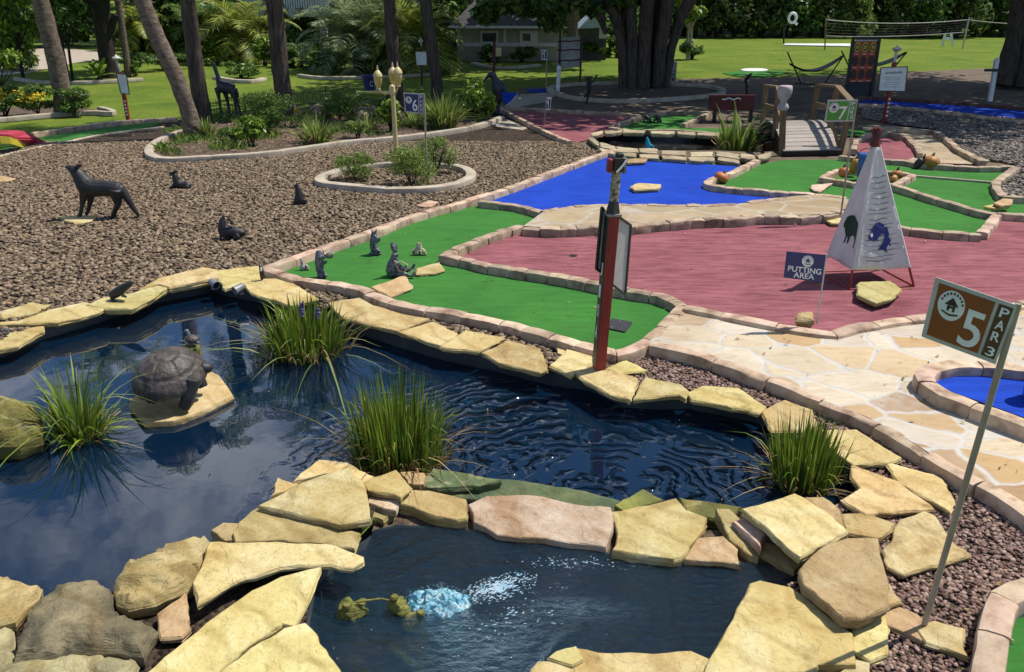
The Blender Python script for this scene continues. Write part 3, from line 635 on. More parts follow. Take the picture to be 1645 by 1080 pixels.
kerb('pinkish brick kerb behind the long green lane at the far left', [(50,213),(100,206),(170,196),(215,192),(285,188)], M['brick'], w=.2, blen=.4)
kerb('cream concrete edging curving around the big planting bed of palms', [(292,208),(253,222),(236,238),(243,250),(270,254),(325,250),(410,246),(487,236),(550,226),(625,220),(687,213),(750,204),(787,194),(806,186)], M['concrete'], w=.2, smooth=2, blen=1.4, jit=.004)
kerb('cream concrete ring around the island bed with the lamp post', [(510,287),(521,279),(546,270),(594,262),(633,260),(724,262),(752,269),(759,279),(750,287),(722,296),(672,301),(620,301),(560,296),(521,292)], M['concrete'], w=.22, closed=True, smooth=2, blen=1.3, jit=.004)
kerb('oval concrete ring around the big shaded tree', [(880,141),(900,150),(937,157),(1000,160),(1075,157),(1150,150),(1166,144),(1150,137),(1112,134),(1000,131),(930,132),(890,136)], M['concrete'], w=.25, closed=True, smooth=1, blen=1.5, jit=.004)
kerb('thin pale edging in front of the yellow flower bed at the far left', [(-100,197),(0,189),(90,181),(150,177),(180,180),(182,176),(160,171)], M['concrete'], w=.2, smooth=1, blen=1.5, jit=.004)
kerb('pale edging below the small bright cycad at the far left', [(25,124),(60,130),(120,131),(200,127),(228,125)], M['concrete'], w=.25, smooth=1, blen=2, jit=.004)
kerb('pale curved edging around the low shrubs left of the dark palm', [(345,122),(380,128),(410,128),(424,124)], M['concrete'], w=.3, smooth=1, blen=2, jit=.004)
kerb('pale edging in front of the grey green palm bed', [(480,119),(510,123),(560,123),(640,121),(690,117)], M['concrete'], w=.25, smooth=1, blen=2, jit=.004)
kerb('pale curved edging on the lawn before the beige house', [(760,100),(790,107),(830,107),(866,103)], M['concrete'], w=.3, smooth=1, blen=2, jit=.004)

# ---------------------------------------------------------------- loose gravel
def inside(pts, poly):
    x, y = pts[:,0], pts[:,1]; r = np.zeros(len(pts), bool); n = len(poly)
    for i in range(n):
        a, b = poly[i], poly[(i+1) % n]
        c = ((a.y > y) != (b.y > y)) & (x < (b.x-a.x)*(y-a.y)/((b.y-a.y) or 1e-9)+a.x); r ^= c
    return r
ICO_V = None
def pebbles(name, poly, excl, dens, size, m, ymax=99, xlim=None):
    a = np.array([(p.x, p.y) for p in poly]); lo = a.min(0); hi = a.max(0); hi[1] = min(hi[1], ymax)
    if xlim: lo[0] = max(lo[0], xlim[0]); hi[0] = min(hi[0], xlim[1])
    N = int((hi[0]-lo[0])*(hi[1]-lo[1])*dens)
    p = lo+NPR.random((N, 2))*(hi-lo); p = p[inside(p, poly)]
    for e in excl: p = p[~inside(p, e)]
    # keep what the photograph could see, with a margin for a step to the side
    zc = p[:,1]*CP+H*SP; px = p[:,0]/zc*F+CX; v = (p[:,1]*SP-H*CP)/zc; py = CY-v*F
    p = p[(px > -120) & (px < 1765) & (py < 1170)]
    g = (1+5**.5)/2
    iv = np.array([(-1,g,0),(1,g,0),(-1,-g,0),(1,-g,0),(0,-1,g),(0,1,g),(0,-1,-g),(0,1,-g),(g,0,-1),(g,0,1),(-g,0,-1),(-g,0,1)])/math.sqrt(1+g*g)
    it = np.array([(0,11,5),(0,5,1),(0,1,7),(0,7,10),(0,10,11),(1,5,9),(5,11,4),(11,10,2),(10,7,6),(7,1,8),(3,9,4),(3,4,2),(3,2,6),(3,6,8),(3,8,9),(4,9,5),(2,4,11),(6,2,10),(8,6,7),(9,8,1)])
    n = len(p); s = size*(.6+.8*NPR.random((n,1,1)))
    sc = s*np.stack([.8+.5*NPR.random(n), .65+.4*NPR.random(n), .45+.25*NPR.random(n)], 1)[:,None,:]
    V = iv[None]*sc*(1+.35*(NPR.random((n,12,1))-.5)); th = NPR.random(n)*2*pi; tl = (NPR.random(n)-.5)*.9
    c, si = np.cos(tl)[:,None], np.sin(tl)[:,None]; y = V[:,:,1]*c-V[:,:,2]*si; z = V[:,:,1]*si+V[:,:,2]*c
    c, si = np.cos(th)[:,None], np.sin(th)[:,None]; x = V[:,:,0]*c-y*si; y2 = V[:,:,0]*si+y*c
    zz = z+s[:,:,0]*.25+NPR.random((n,1))*size*.5
    W = np.stack([x+p[:,None,0], y2+p[:,None,1], zz], 2).reshape(-1, 3)
    Fq = (it[None]+(np.arange(n)*12)[:,None,None]).reshape(-1, 3)
    o = build_np(name, W, Fq, m, loc=(0,0,0), smooth=True); print(name, n)
    return tag(o, kind='stuff')
LEFTG = poly2([(-260,330),(0,243),(90,226),(160,211),(240,204),(300,200),(300,205),(236,238),(270,258),(410,250),(550,230),(687,216),(806,190),(850,199),(901,223),(930,230),(950,242),(985,241),(900,272),(800,312),(700,342),(600,374),(500,408),(428,434),(545,462),(620,486),(740,510),(870,540),(985,570),(1010,600),(930,600),(800,575),(640,540),(480,484),(405,468),(335,450),(250,468),(150,500),(60,526),(0,552),(-60,565),(-260,600)])
ISLAND = poly2([(508,288),(546,268),(633,257),(724,259),(764,279),(724,300),(620,303),(521,294)])
NEARG = poly2([(985,568),(1022,561),(1044,554),(1119,571),(1203,600),(1297,637),(1389,671),(1478,721),(1583,784),(1700,858),(1800,960),(1800,1250),(1100,1250),(1150,1080),(1230,960),(1290,930),(1250,830),(1372,800),(1385,765),(1365,730),(1310,690),(1220,656),(1110,634),(1010,632),(950,606)])
pebbles('brown_gravel', LEFTG, [POND, ISLAND], 560, .031, M['pebble'], ymax=22)
pebbles('reddish_gravel', NEARG, [POND, BASIN], 2300, .0165, M['pebble_red'])
pebbles('grey_gravel', GRAV2, [], 300, .042, M['pebble_grey'])
pebbles('island_gravel', ISLAND, [], 420, .034, M['pebble'])
# ---------------------------------------------------------------- natural flagstones and boulders
def stone(label, px, z=.06, th=.065, m='stone', tilt=(0, 0), rel=.008, dome=0.0, jit=.010, name='flagstone', cat='stone', group=None):
    """outline seen on the (possibly tilted) top plane, given its real thickness"""
    c = P(sum(p[0] for p in px)/len(px), sum(p[1] for p in px)/len(px), z)
    def onplane(x, y):
        d = ray(x, y); t = (z-H)/d.z
        for _ in range(6):
            zz = z+tilt[0]*(d.x*t-c.x)+tilt[1]*(d.y*t-c.y); t = (zz-H)/d.z
        return Vector((d.x*t, d.y*t))
    A = [onplane(x, y) for x, y in px]
    ar = sum(A[i].x*A[(i+1) % len(A)].y-A[(i+1) % len(A)].x*A[i].y for i in range(len(A)))/2
    if ar < 0: A = A[::-1]
    size = math.sqrt(abs(ar)); step = max(.05, min(.11, size/9)); sd = U(0, 90)
    out = []
    for i in range(len(A)):
        a, b = A[i], A[(i+1) % len(A)]; L = (b-a).length; k = max(1, int(L/step)); t = (b-a).normalized() if L > 1e-6 else Vector((1, 0)); nr = Vector((t.y, -t.x))
        for j in range(k):
            q = a.lerp(b, j/k); w = noise.noise(Vector((q.x*5+sd, q.y*5, 1)))*jit*2.2+noise.noise(Vector((q.x*17, q.y*17+sd, 2)))*jit*1.2
            out.append(q+nr*w)
    n = len(out)
    def normal(i):
        t = out[(i+1) % n]-out[i-1]
        return Vector((t.y, -t.x)).normalized()
    NM = [normal(i) for i in range(n)]
    def zt(q, edge=1.0):
        e = noise.noise(Vector((q.x*2.2+sd, q.y*2.2, 0)))*.9+noise.noise(Vector((q.x*6, q.y*6+sd, 3)))*.45
        e += .35*math.floor(2.2*noise.noise(Vector((q.x*1.5+sd, q.y*1.9, 7)))+.5)
        return z+tilt[0]*(q.x-c.x)+tilt[1]*(q.y-c.y)+rel*e*edge
    inset = min(.007, size*.03)
    r3 = [out[i]-NM[i]*inset for i in range(n)]
    g = max(.045, size/15) if not dome else max(.03, size/30); xs = [q.x for q in r3]; ys = [q.y for q in r3]; inner = []
    arr = []
    x = min(xs)
    while x < max(xs):
        y = min(ys)
        while y < max(ys):
            arr.append((x+U(-.3, .3)*g, y+U(-.3, .3)*g)); y += g
        x += g
    if arr:
        pa = np.array(arr); ok = inside(pa, r3); pa = pa[ok]
        ra = np.array([(q.x, q.y) for q in r3])
        for q in pa:
            if np.min(np.hypot(ra[:,0]-q[0], ra[:,1]-q[1])) > g*.55: inner.append(Vector((float(q[0]), float(q[1]))))
    ra = np.array([(q.x, q.y) for q in r3])
    vin = [Vector(q) for q in r3]+inner
    res = delaunay_2d_cdt(vin, [(i, (i+1) % n) for i in range(n)], [], 1, 1e-6)
    V2, F2, OR = res[0], res[2], res[3]
    mb = MB(); vs = []
    dmax = max(1e-3, size*.45)
    for q in V2:
        d = float(np.min(np.hypot(ra[:,0]-q.x, ra[:,1]-q.y)))
        e = min(1, d/dmax); dz = dome*math.sqrt(max(0, 1-(1-e)**2))
        if dome: dz += (dome*.9*(.35-abs(noise.noise(Vector((q.x*3.5, q.y*5.5, sd)))))+dome*.45*(.3-abs(noise.noise(Vector((q.x*9, q.y*12, sd+3)))))+dome*.2*noise.noise(Vector((q.x*25, q.y*25, sd))))*min(1, d/.05)
        vs.append((q.x, q.y, zt(q, min(1, .3+d/.08))+dz))
    fs = [tuple(f) for f in F2]
    ridx = [None]*n
    for vi, os_ in enumerate(OR):
        for k in os_:
            if k < n: ridx[k] = vi
    if any(r is None for r in ridx):
        for k in range(n):
            if ridx[k] is None: ridx[k] = min(range(len(V2)), key=lambda v: (V2[v]-r3[k]).length)
    base = len(vs)
    for lv, (off, dz) in enumerate([(0.0, -.006), (.006, -th*.28), (-.006, -th*.42), (.003, -th*.6), (-.014, -th*.8), (-.03, -th)]):
        for i in range(n):
            q = out[i]; w = (noise.noise(Vector((q.x*8+lv*3, q.y*8+sd, lv*5.)))*.014+noise.noise(Vector((q.x*26+lv*3, q.y*26+sd, lv*5.)))*.009)*(1 if lv else .2)
            if dome: w -= .012*lv
            p = q+NM[i]*(off+w); vs.append((p.x, p.y, zt(q, .3)+dz+(w*.5 if 0 < lv < 5 else 0)))
    for i in range(n):
        j = (i+1) % n
        fs.append((ridx[i], base+i, base+j, ridx[j]))
        for lv in range(5): a = base+lv*n; fs.append((a+i, a+n+i, a+n+j, a+j))
    fs.append(tuple(base+5*n+i for i in range(n))[::-1])
    mb.add(vs, fs)
    o = build(name, mb, M[m], smooth=52 if dome else 38, fix=True)
    return tag(o, label, cat, group)

GP = 'flat stones laid around the pond rim'
def S(label, px, **k): k.setdefault('group', GP); return stone(label, px, **k)
# far rim, left to right
S('thin loose stone on the gravel at the left edge above the pond', [(-4,502),(49,486),(78,490),(60,502),(5,512)], z=.05, th=.05)
S('long flat stone on the pond rim left of the seal statue', [(-30,521),(28,515),(85,496),(137,485),(168,495),(160,501),(93,518),(60,519)], z=.07)
S('flat pond stone carrying the dark seal statue', [(137,490),(166,478),(190,474),(215,470),(257,457),(273,460),(240,481),(210,495),(171,496)], z=.08, th=.09)
S('long smooth pale stone on the pond rim right of the seal statue', [(225,464),(254,447),(290,438),(327,429),(350,433),(351,445),(310,454),(272,461),(254,456)], z=.10, th=.10)
S('broad flat pond stone with one corner at the small bird statue', [(351,434),(383,430),(416,427),(421,446),(389,455),(360,464),(349,446)], z=.09)
S('flat pond stone behind the upper reed clump, below the little bird statue', [(388,453),(418,448),(458,447),(489,466),(512,480),(470,491),(425,478),(402,470)], z=.08)
S('low flat stone at the left edge standing over the pond water', [(-60,556),(0,538),(45,527),(70,523),(71,531),(28,555),(-60,575)], z=.03, th=.07)
S('long flat pond stone just right of the upper reed clump', [(527,486),(578,478),(601,490),(646,504),(690,512),(640,532),(590,521),(548,509)], z=.08)
S('flat pond stone directly behind the tall middle reed clump', [(640,533),(696,517),(736,535),(708,555),(675,545)], z=.08)
S('squarish flat pond stone third left of the red post', [(706,557),(748,530),(790,538),(812,544),(770,564),(732,561)], z=.08)
S('wide pale pond stone second left of the red post', [(774,566),(818,547),(867,559),(881,594),(867,598),(800,583)], z=.08)
S('pale flat pond stone immediately left of the red post', [(883,587),(911,561),(950,571),(950,586),(917,603)], z=.08)
S('little wedge stone between two pale stones left of the red post', [(893,557),(911,560),(904,570),(896,567)], z=.05, th=.05)
S('large tan pond stone at the foot of the red post', [(925,597),(958,588),(1025,607),(1014,643),(980,633),(939,612)], z=.085, m='stone_tan', tilt=(.02,.01))
S('thin speckled stone lying in the reddish gravel right of the red post', [(972,592),(1006,579),(1042,595),(994,600)], z=.05, th=.05)
S('wedge shaped yellow pond stone second right of the red post', [(1017,641),(1036,606),(1094,618),(1109,628),(1102,641),(1090,634)], z=.08)
S('long pale pond stone third right of the red post, curved along the water', [(1104,632),(1128,620),(1186,622),(1229,653),(1219,664),(1165,652),(1111,642)], z=.08)
S('pale pond stone hidden behind the right reed clump', [(1222,660),(1261,642),(1306,658),(1315,692),(1240,692)], z=.06)
S('pale stone just right of the right reed clump', [(1318,690),(1376,690),(1448,735),(1429,742),(1372,746),(1345,728)], z=.07)
S('big bright stone with a notched left side right of the right reed clump', [(1369,746),(1443,773),(1502,818),(1390,826),(1353,803),(1381,783),(1367,767)], z=.07)
S('thin stone slab lying against the big notched stone in the reddish gravel', [(1420,741),(1510,765),(1533,802),(1527,824),(1446,775)], z=.06, th=.05)
S('flat pale stone between the stacked slab and the reddish gravel', [(1351,825),(1390,824),(1440,841),(1415,866),(1358,856)], z=.06)
S('jagged flat stone lying in the reddish gravel left of the hole 5 sign pole', [(1429,869),(1446,834),(1485,821),(1502,828),(1527,865),(1557,892),(1510,907),(1452,923),(1425,911),(1418,883)], z=.06, th=.05)
S('small corner stone poking out right of the rounded tan slab', [(1416,922),(1449,965),(1420,980),(1400,960)], z=.09, th=.06, m='stone_tan')
S('pale stone under the right edge of the rounded tan slab', [(1369,1008),(1425,972),(1428,1050),(1397,1061),(1368,1044)], z=.05)
S('large rounded tan slab with a smooth top right of the fountain basin', [(1284,915),(1316,878),(1358,862),(1411,865),(1424,918),(1427,971),(1385,992),(1355,994),(1291,940)], z=.17, th=.11, m='stone_tan')
S('huge striped slab in the bottom right by the fountain basin', [(1203,936),(1222,933),(1270,943),(1316,978),(1369,1017),(1378,1068),(1313,1064),(1300,1092),(1240,1130),(1100,1140),(1130,1090),(1146,1042),(1178,992)], z=0.08, th=0.12, rel=.014, m='stone')
S('flat grey stone at the foot of the hole 5 sign pole', [(1422,978),(1446,975),(1474,985),(1500,1010),(1481,1030),(1425,1003)], z=.05, th=.05, m='stone_tan')
S('small veined stone just right of the hole 5 sign pole', [(1474,1009),(1502,997),(1548,1010),(1554,1055),(1488,1032)], z=.06, th=.06)
S('broken stone at the bottom edge between the striped slab and the reddish gravel', [(1372,1058),(1398,1064),(1400,1090),(1360,1110),(1340,1100)], z=.05)
# stack at the right end of the divider
S('dark slab under the stacked square stone at the right end of the divider', [(1219,862),(1262,884),(1296,905),(1275,915),(1216,886)], z=-0.01, th=0.15, m='stone_dark')
S('thin pale slab leaning left of the stacked square stone', [(1151,817),(1172,818),(1196,842),(1221,880),(1217,898),(1172,867)], z=0.0, th=0.15, m='stone_dark', tilt=(-.05,.1))
S('reddish brown slab under the stacked square stone', [(1176,838),(1197,832),(1230,858),(1222,880)], z=0.05, th=0.1, m='stone_pink')
S('grey slab behind the stacked square stone beside the right reed clump', [(1270,798),(1323,799),(1350,820),(1358,854),(1320,850)], z=0.06, th=0.15, m='stone_dark')
S('thick square yellow slab on top of the stack between the two ponds', [(1192,817),(1256,800),(1277,793),(1340,828),(1360,854),(1284,894)], z=0.15, th=0.08, m='stone', tilt=(.02,-.05))
# divider, right to left
S('mossy pointed rock behind the big yellow stone on the divider', [(986,812),(1033,785),(1063,803),(1005,822)], z=-0.03, th=0.2, m='stone_moss', rel=.02)
S('low mossy slab behind the divider left of the stack', [(1090,799),(1140,807),(1194,814),(1165,836),(1110,828)], z=-0.06, th=0.15, m='stone_moss')
S('algae green ledge just above water behind the pink slab', [(690,776),(750,762),(850,775),(940,788),(1000,805),(1000,822),(870,812),(780,806),(715,795)], z=-0.115, th=0.15, m='stone_algae', rel=.02)
S('big yellow stone with a cracked top in the middle of the divider', [(983,822),(1039,811),(1087,801),(1102,819),(1137,830),(1131,850),(1096,894),(1083,898),(983,884),(992,856)], z=-0.005, th=0.14, tilt=(0,-.03))
S('small pale rounded stone between the big yellow divider stone and the stack', [(1099,898),(1121,864),(1162,861),(1184,882),(1188,907),(1150,903)], z=-0.02, th=0.12, m='stone_tan')
S('long pink smooth slab on the divider with a brown stain', [(752,810),(783,797),(850,794),(872,797),(932,811),(981,815),(985,836),(977,880),(894,868),(800,858),(762,838)], z=-0.005, th=0.14, m='stone_pink', rel=.014, tilt=(0,.05))
S('oblong yellow block left of the pink slab on the divider', [(643,808),(652,786),(690,787),(748,802),(751,832),(735,835),(690,826)], z=0.01, th=0.14)
S('pale mossy rock at the water just above the oblong block', [(678,772),(697,752),(727,755),(805,770),(770,780),(717,782),(682,782)], z=-0.04, th=0.15, m='stone_algae', rel=.015)
S('small cream block behind the oblong yellow block', [(643,758),(682,760),(681,778),(655,778)], z=0.0, th=0.15, m='stone_tan')
S('lowest brown block under the two stacked stones on the divider', [(588,812),(636,822),(616,836),(588,828)], z=-0.03, th=0.1, m='stone_dark')
S('orange and white stone second from top beside the oblong block', [(586,790),(645,796),(634,820),(590,808)], z=0.02, th=0.08, m='stone_pink')
S('yellow upright topped stone left of the oblong yellow block', [(580,773),(637,755),(661,782),(643,799),(633,793),(590,789)], z=0.08, th=0.07)
# left flank
S('tall pale stone at the back of the left pile beside the middle reeds', [(470,773),(513,738),(557,743),(602,765),(582,776),(533,760)], z=0.08, th=0.2, rel=.015)
S('small yellow stone at the upper left of the left pile', [(436,798),(445,767),(480,778)], z=0.06, th=0.18)
S('big smooth yellow slab topping the left pile between the ponds', [(415,812),(477,780),(520,762),(560,751),(580,772),(592,793),(598,833),(547,841),(467,824)], z=0.14, th=0.08, tilt=(.02,-.03))
S('little pale stone at the water left of the pile', [(339,852),(358,839),(384,842),(385,868),(361,870)], z=.06, th=.15, m='stone_tan')
S('speckled slab second from top of the left pile', [(376,855),(384,838),(412,814),(467,826),(547,848),(579,855),(571,881),(527,874),(440,869),(378,869)], z=0.09, th=0.08, m='stone_dark')
S('long wing shaped slab sticking out over the fountain basin on the left', [(336,870),(400,871),(480,871),(540,877),(583,895),(584,902),(567,913),(533,906),(450,914),(389,930),(318,973),(313,935)], z=0.14, th=0.06, m='stone')
S('flat tan stone between the bark textured boulder and the big veined slab', [(250,986),(297,951),(302,974),(308,1008),(292,1023),(258,1025)], z=.07, m='stone_tan')
S('large veined slab at the bottom left under the wing shaped slab', [(230,1085),(328,1000),(405,948),(450,926),(516,910),(501,955),(472,1006),(453,1003),(400,1036),(345,1085),(300,1120),(200,1115)], z=.13, th=.08)
S('triangular veined slab at the bottom edge left of the fountain basin', [(345,1088),(400,1042),(455,1008),(490,1001),(552,1085),(580,1130),(330,1130)], z=.14, th=.09)
S('long pale stone along the bottom edge of the fountain basin', [(850,1075),(863,1061),(880,1060),(925,1039),(960,1048),(1050,1049),(1110,1045),(1139,1058),(1128,1085),(1110,1120),(980,1135),(850,1120)], z=0.06, th=0.14, rel=.014)
S('small curled stone lying on the long pale stone at the bottom', [(882,1054),(925,1037),(937,1060),(920,1069)], z=0.08, th=0.04)
GB = 'rough boulders at the lower left of the pond'
S('bark textured long boulder at the lower left of the pond', [(181,947),(200,918),(245,893),(294,875),(338,871),(322,919),(306,944),(250,973),(206,984),(186,973)], z=.08, th=.2, m='stone_dark', dome=.085, name='boulder', group=GB)
S('dark grey green boulder in the lower left corner', [(22,1063),(33,1016),(56,972),(106,946),(156,935),(180,958),(182,986),(256,1014),(230,1058),(125,1048),(69,1060)], z=.08, th=.2, m='stone_grey', dome=.075, name='boulder', group=GB)
S('pointed yellow boulder at the left edge below the pond', [(-60,925),(0,929),(67,947),(61,963),(22,998),(-60,1020)], z=.10, th=.2, m='stone_dark', dome=.07, name='boulder', group=GB)
S('low crumbly rock in the bottom left corner below the grey green boulder', [(-60,1030),(20,1000),(30,1062),(120,1052),(228,1064),(200,1110),(-60,1120)], z=.03, th=.1, m='stone_grey', dome=.06, name='boulder', group=GB)
S('mossy yellow rock standing in the pond at the left edge', [(-40,655),(10,650),(45,655),(72,672),(68,700),(30,716),(-40,720)], z=.0, th=.3, m='stone_moss', dome=.13, name='boulder', group=GB)
S('flat yellow island slab in the pond carrying the turtle statue', [(206,652),(211,640),(219,636),(262,632),(300,612),(323,603),(338,596),(352,602),(366,620),(373,635),(337,654),(278,676),(230,678)], z=-.085, th=.14, m='stone', group=None, rel=.012)
S('small yellow stone in the pond carrying the little turtle', [(290,556),(303,549),(320,551),(319,558),(305,562)], z=.0, th=.2, m='stone_moss', group=None)
# loose stones elsewhere
S('flat yellow stone under the front paws of the standing wolf', [(92,348),(125,346),(157,346),(148,354),(121,360)], z=.06, th=.06, group=None)
S('pale flat stone lying on the gravel at the left photo edge', [(-30,285),(8,283),(26,287),(10,291),(-30,291)], z=.06, th=.05, m='stone_tan', group=None)
S('flat beige stone leaning on the gravel beside the near carpet kerb', [(669,330),(690,322),(704,324),(690,332)], z=.06, th=.05, m='stone_pink', group=None)
S('flat yellow stone lying on the foot of the teepee frame', [(1376,457),(1380,453),(1430,451),(1449,464),(1432,480),(1408,487),(1378,474)], z=.12, th=.07, group=None)
S('squat pale rock beside the putting area sign', [(1277,508),(1283,503),(1307,505),(1307,517),(1278,516)], z=.2, th=.1, m='stone_tan', dome=.04, group=None)
S('thin tan stone lying on the green carpet below the rabbit statue', [(596,461),(650,442),(662,458),(660,464),(627,476)], z=.05, th=.045, m='stone_tan', group=None)
S('round ended tan stone lying right of the rabbit statue', [(668,431),(706,421),(714,434),(700,439),(669,441)], z=.05, th=.045, m='stone_tan', group=None)
S('tan brick lying flat in the middle of the large blue carpet', [(1012,300),(1024,294),(1062,296),(1058,303),(1020,305)], z=.09, th=.08, m='stone_tan', group=None, name='brick')
S('tan stone lying on the far edge of the large blue carpet behind the red post', [(996,259),(1003,255),(1040,254),(1036,260),(1000,262)], z=.09, th=.07, m='stone_tan', group=None)
S('three cornered tan stone on the green carpet left of the gourd bed', [(1302,301),(1305,297),(1338,294),(1316,308),(1306,306)], z=.06, th=.05, m='stone_pink', group=None)
S('yellow wedge stone on the slanting kerb at the right photo edge', [(1580,331),(1607,326),(1622,331),(1600,335)], z=.14, th=.06, group=None)
S('tan slab leaning behind the yellow wedge stone at the right edge', [(1596,326),(1612,319),(1627,320),(1625,328),(1608,331)], z=.20, th=.05, m='stone_tan', group=None)
S('pale stone at the left corner of the raised paving strip by the teepee', [(1329,354),(1352,349),(1350,358),(1335,358)], z=.08, th=.06, group=None)
# rows of rough stones around the far pond
FRONT = [(945,226),(962,236),(990,243),(1025,246),(1060,248),(1105,251),(1150,252),(1190,256),(1215,257),(1240,252)]
BACK = [(950,217),(968,212),(1000,211),(1040,212),(1085,213),(1120,215),(1160,216)]
def row(line, w, z, label, group, m, n=1):
    for i in range(len(line)-1):
        (x0, y0), (x1, y1) = line[i], line[i+1]
        for k in range(n):
            a = (k+U(.0, .12))/n; b = (k+U(.88, 1.0))/n; y0 += U(-1.2, 1.2);  xa, xb = x0+(x1-x0)*a, x0+(x1-x0)*b; ya, yb = y0+(y1-y0)*a, y0+(y1-y0)*b
            S(label, [(xa, ya-w*U(.7, 1.1)), ((xa+xb)/2, (ya+yb)/2-w*U(.9, 1.2)), (xb, yb-w*U(.7, 1.1)), (xb+U(-2, 1), yb+w*U(.5, .9)), ((xa+xb)/2, (ya+yb)/2+w*U(.6, 1)), (xa+U(-1, 2), ya+w*U(.5, .9))], z=z+U(0, .03), th=.1, m=m, group=group, jit=.02)
row([(x, y-4) for x, y in FRONT], 4.0, .10, 'rough tan flagstone in the row between the far pond and the blue carpet', 'stones along the near rim of the far pond', 'stone_far')
row([(x, y+4) for x, y in FRONT[1:8]], 3.2, .08, 'low tan flagstone in the lower row against the blue carpet below the far pond', 'stones along the blue carpet', 'stone_far')
row(BACK, 2.6, .12, 'mossy tan flagstone in the row along the far rim of the far pond', 'stones along the far rim of the far pond', 'stone_far')
# ---------------------------------------------------------------- lettering on a four-cornered panel
def bil(q):
    TL, TR, BR, BL = q
    return lambda u, v: TL.lerp(TR, u).lerp(BL.lerp(BR, u), v)   # u right, v down
def glyphs(s):
    cu = bpy.data.curves.new('t', 'FONT'); cu.body = s; cu.resolution_u = 4; cu.offset = .012
    o = bpy.data.objects.new('t', cu); COL.objects.link(o)
    dg = bpy.context.evaluated_depsgraph_get(); e = o.evaluated_get(dg); me = e.to_mesh()
    v = [tuple(x.co) for x in me.vertices]; f = [tuple(p.vertices) for p in me.polygons]
    e.to_mesh_clear(); bpy.data.objects.remove(o); bpy.data.curves.remove(cu); return v, f
def letter(mb, s, B, n, box, off=.006):
    v, f = glyphs(s); a = np.array(v); lo = a.min(0); hi = a.max(0); u0, v0, u1, v1 = box
    vs = []
    for p in v:
        u = u0+(p[0]-lo[0])/(hi[0]-lo[0]+1e-9)*(u1-u0); w = v1-(p[1]-lo[1])/(hi[1]-lo[1]+1e-9)*(v1-v0)
        vs.append(B(u, w)+n*off)
    # raised letters: front faces and skirts
    k = len(vs); mb.add(vs, f)
    ed = {}
    for q in f:
        for i in range(len(q)):
            e = (q[i], q[(i+1) % len(q)]); ed[e] = 1
    sk = [(a_, b_) for (a_, b_) in ed if (b_, a_) not in ed]
    vs2 = vs+[p-n*.0045 for p in vs]
    mb.add(vs2, [(b_, a_, a_+k, b_+k) for a_, b_ in sk])
def disc(mb, B, n, u, v, ru, rv, off, seg=28, th=.003, r0=0):
    o = [B(u+ru*cos(2*pi*k/seg), v+rv*sin(2*pi*k/seg))+n*off for k in range(seg)]
    if r0:
        i = [B(u+ru*r0*cos(2*pi*k/seg), v+rv*r0*sin(2*pi*k/seg))+n*off for k in range(seg)]
        mb.add(o+i, [(k, (k+1) % seg, seg+(k+1) % seg, seg+k) for k in range(seg)])
    else: mb.slab(o, th, n)
def poly(mb, B, n, pts, off, th=.003): mb.slab([B(u, v)+n*off for u, v in pts], th, n)
def pnorm(q):
    n = (q[1]-q[0]).cross(q[3]-q[0]).normalized()
    return n if n.y < 0 else -n

def logo(mb, B, n, u, v, r, rv, off):
    """little round emblem: a roof over a small hut and a curved ground line"""
    poly(mb, B, n, [(u-r*.52, v-rv*.02), (u, v-rv*.55), (u+r*.52, v-rv*.02)], off)
    for k in (-.22, .2): poly(mb, B, n, [(u+k*r-.06*r, v), (u+k*r+.10*r, v), (u+k*r+.10*r, v+rv*.36), (u+k*r-.06*r, v+rv*.36)], off)
    poly(mb, B, n, [(u-r*.2, v+rv*.06), (u+r*.25, v+rv*.02), (u+r*.25, v+rv*.14), (u-r*.2, v+rv*.18)], off)
    poly(mb, B, n, [(u-r*.62, v+rv*.42), (u, v+rv*.56), (u+r*.62, v+rv*.44), (u+r*.6, v+rv*.55), (u, v+rv*.68), (u-r*.62, v+rv*.52)], off)
    for k in range(9):
        a = pi+.35+k*(pi-.7)/8; c = (u+r*.82*cos(a), v+rv*.82*sin(a)); poly(mb, B, n, [(c[0]-r*.06, c[1]-rv*.07), (c[0]+r*.06, c[1]-rv*.07), (c[0]+r*.06, c[1]+rv*.07), (c[0]-r*.06, c[1]+rv*.07)], off)

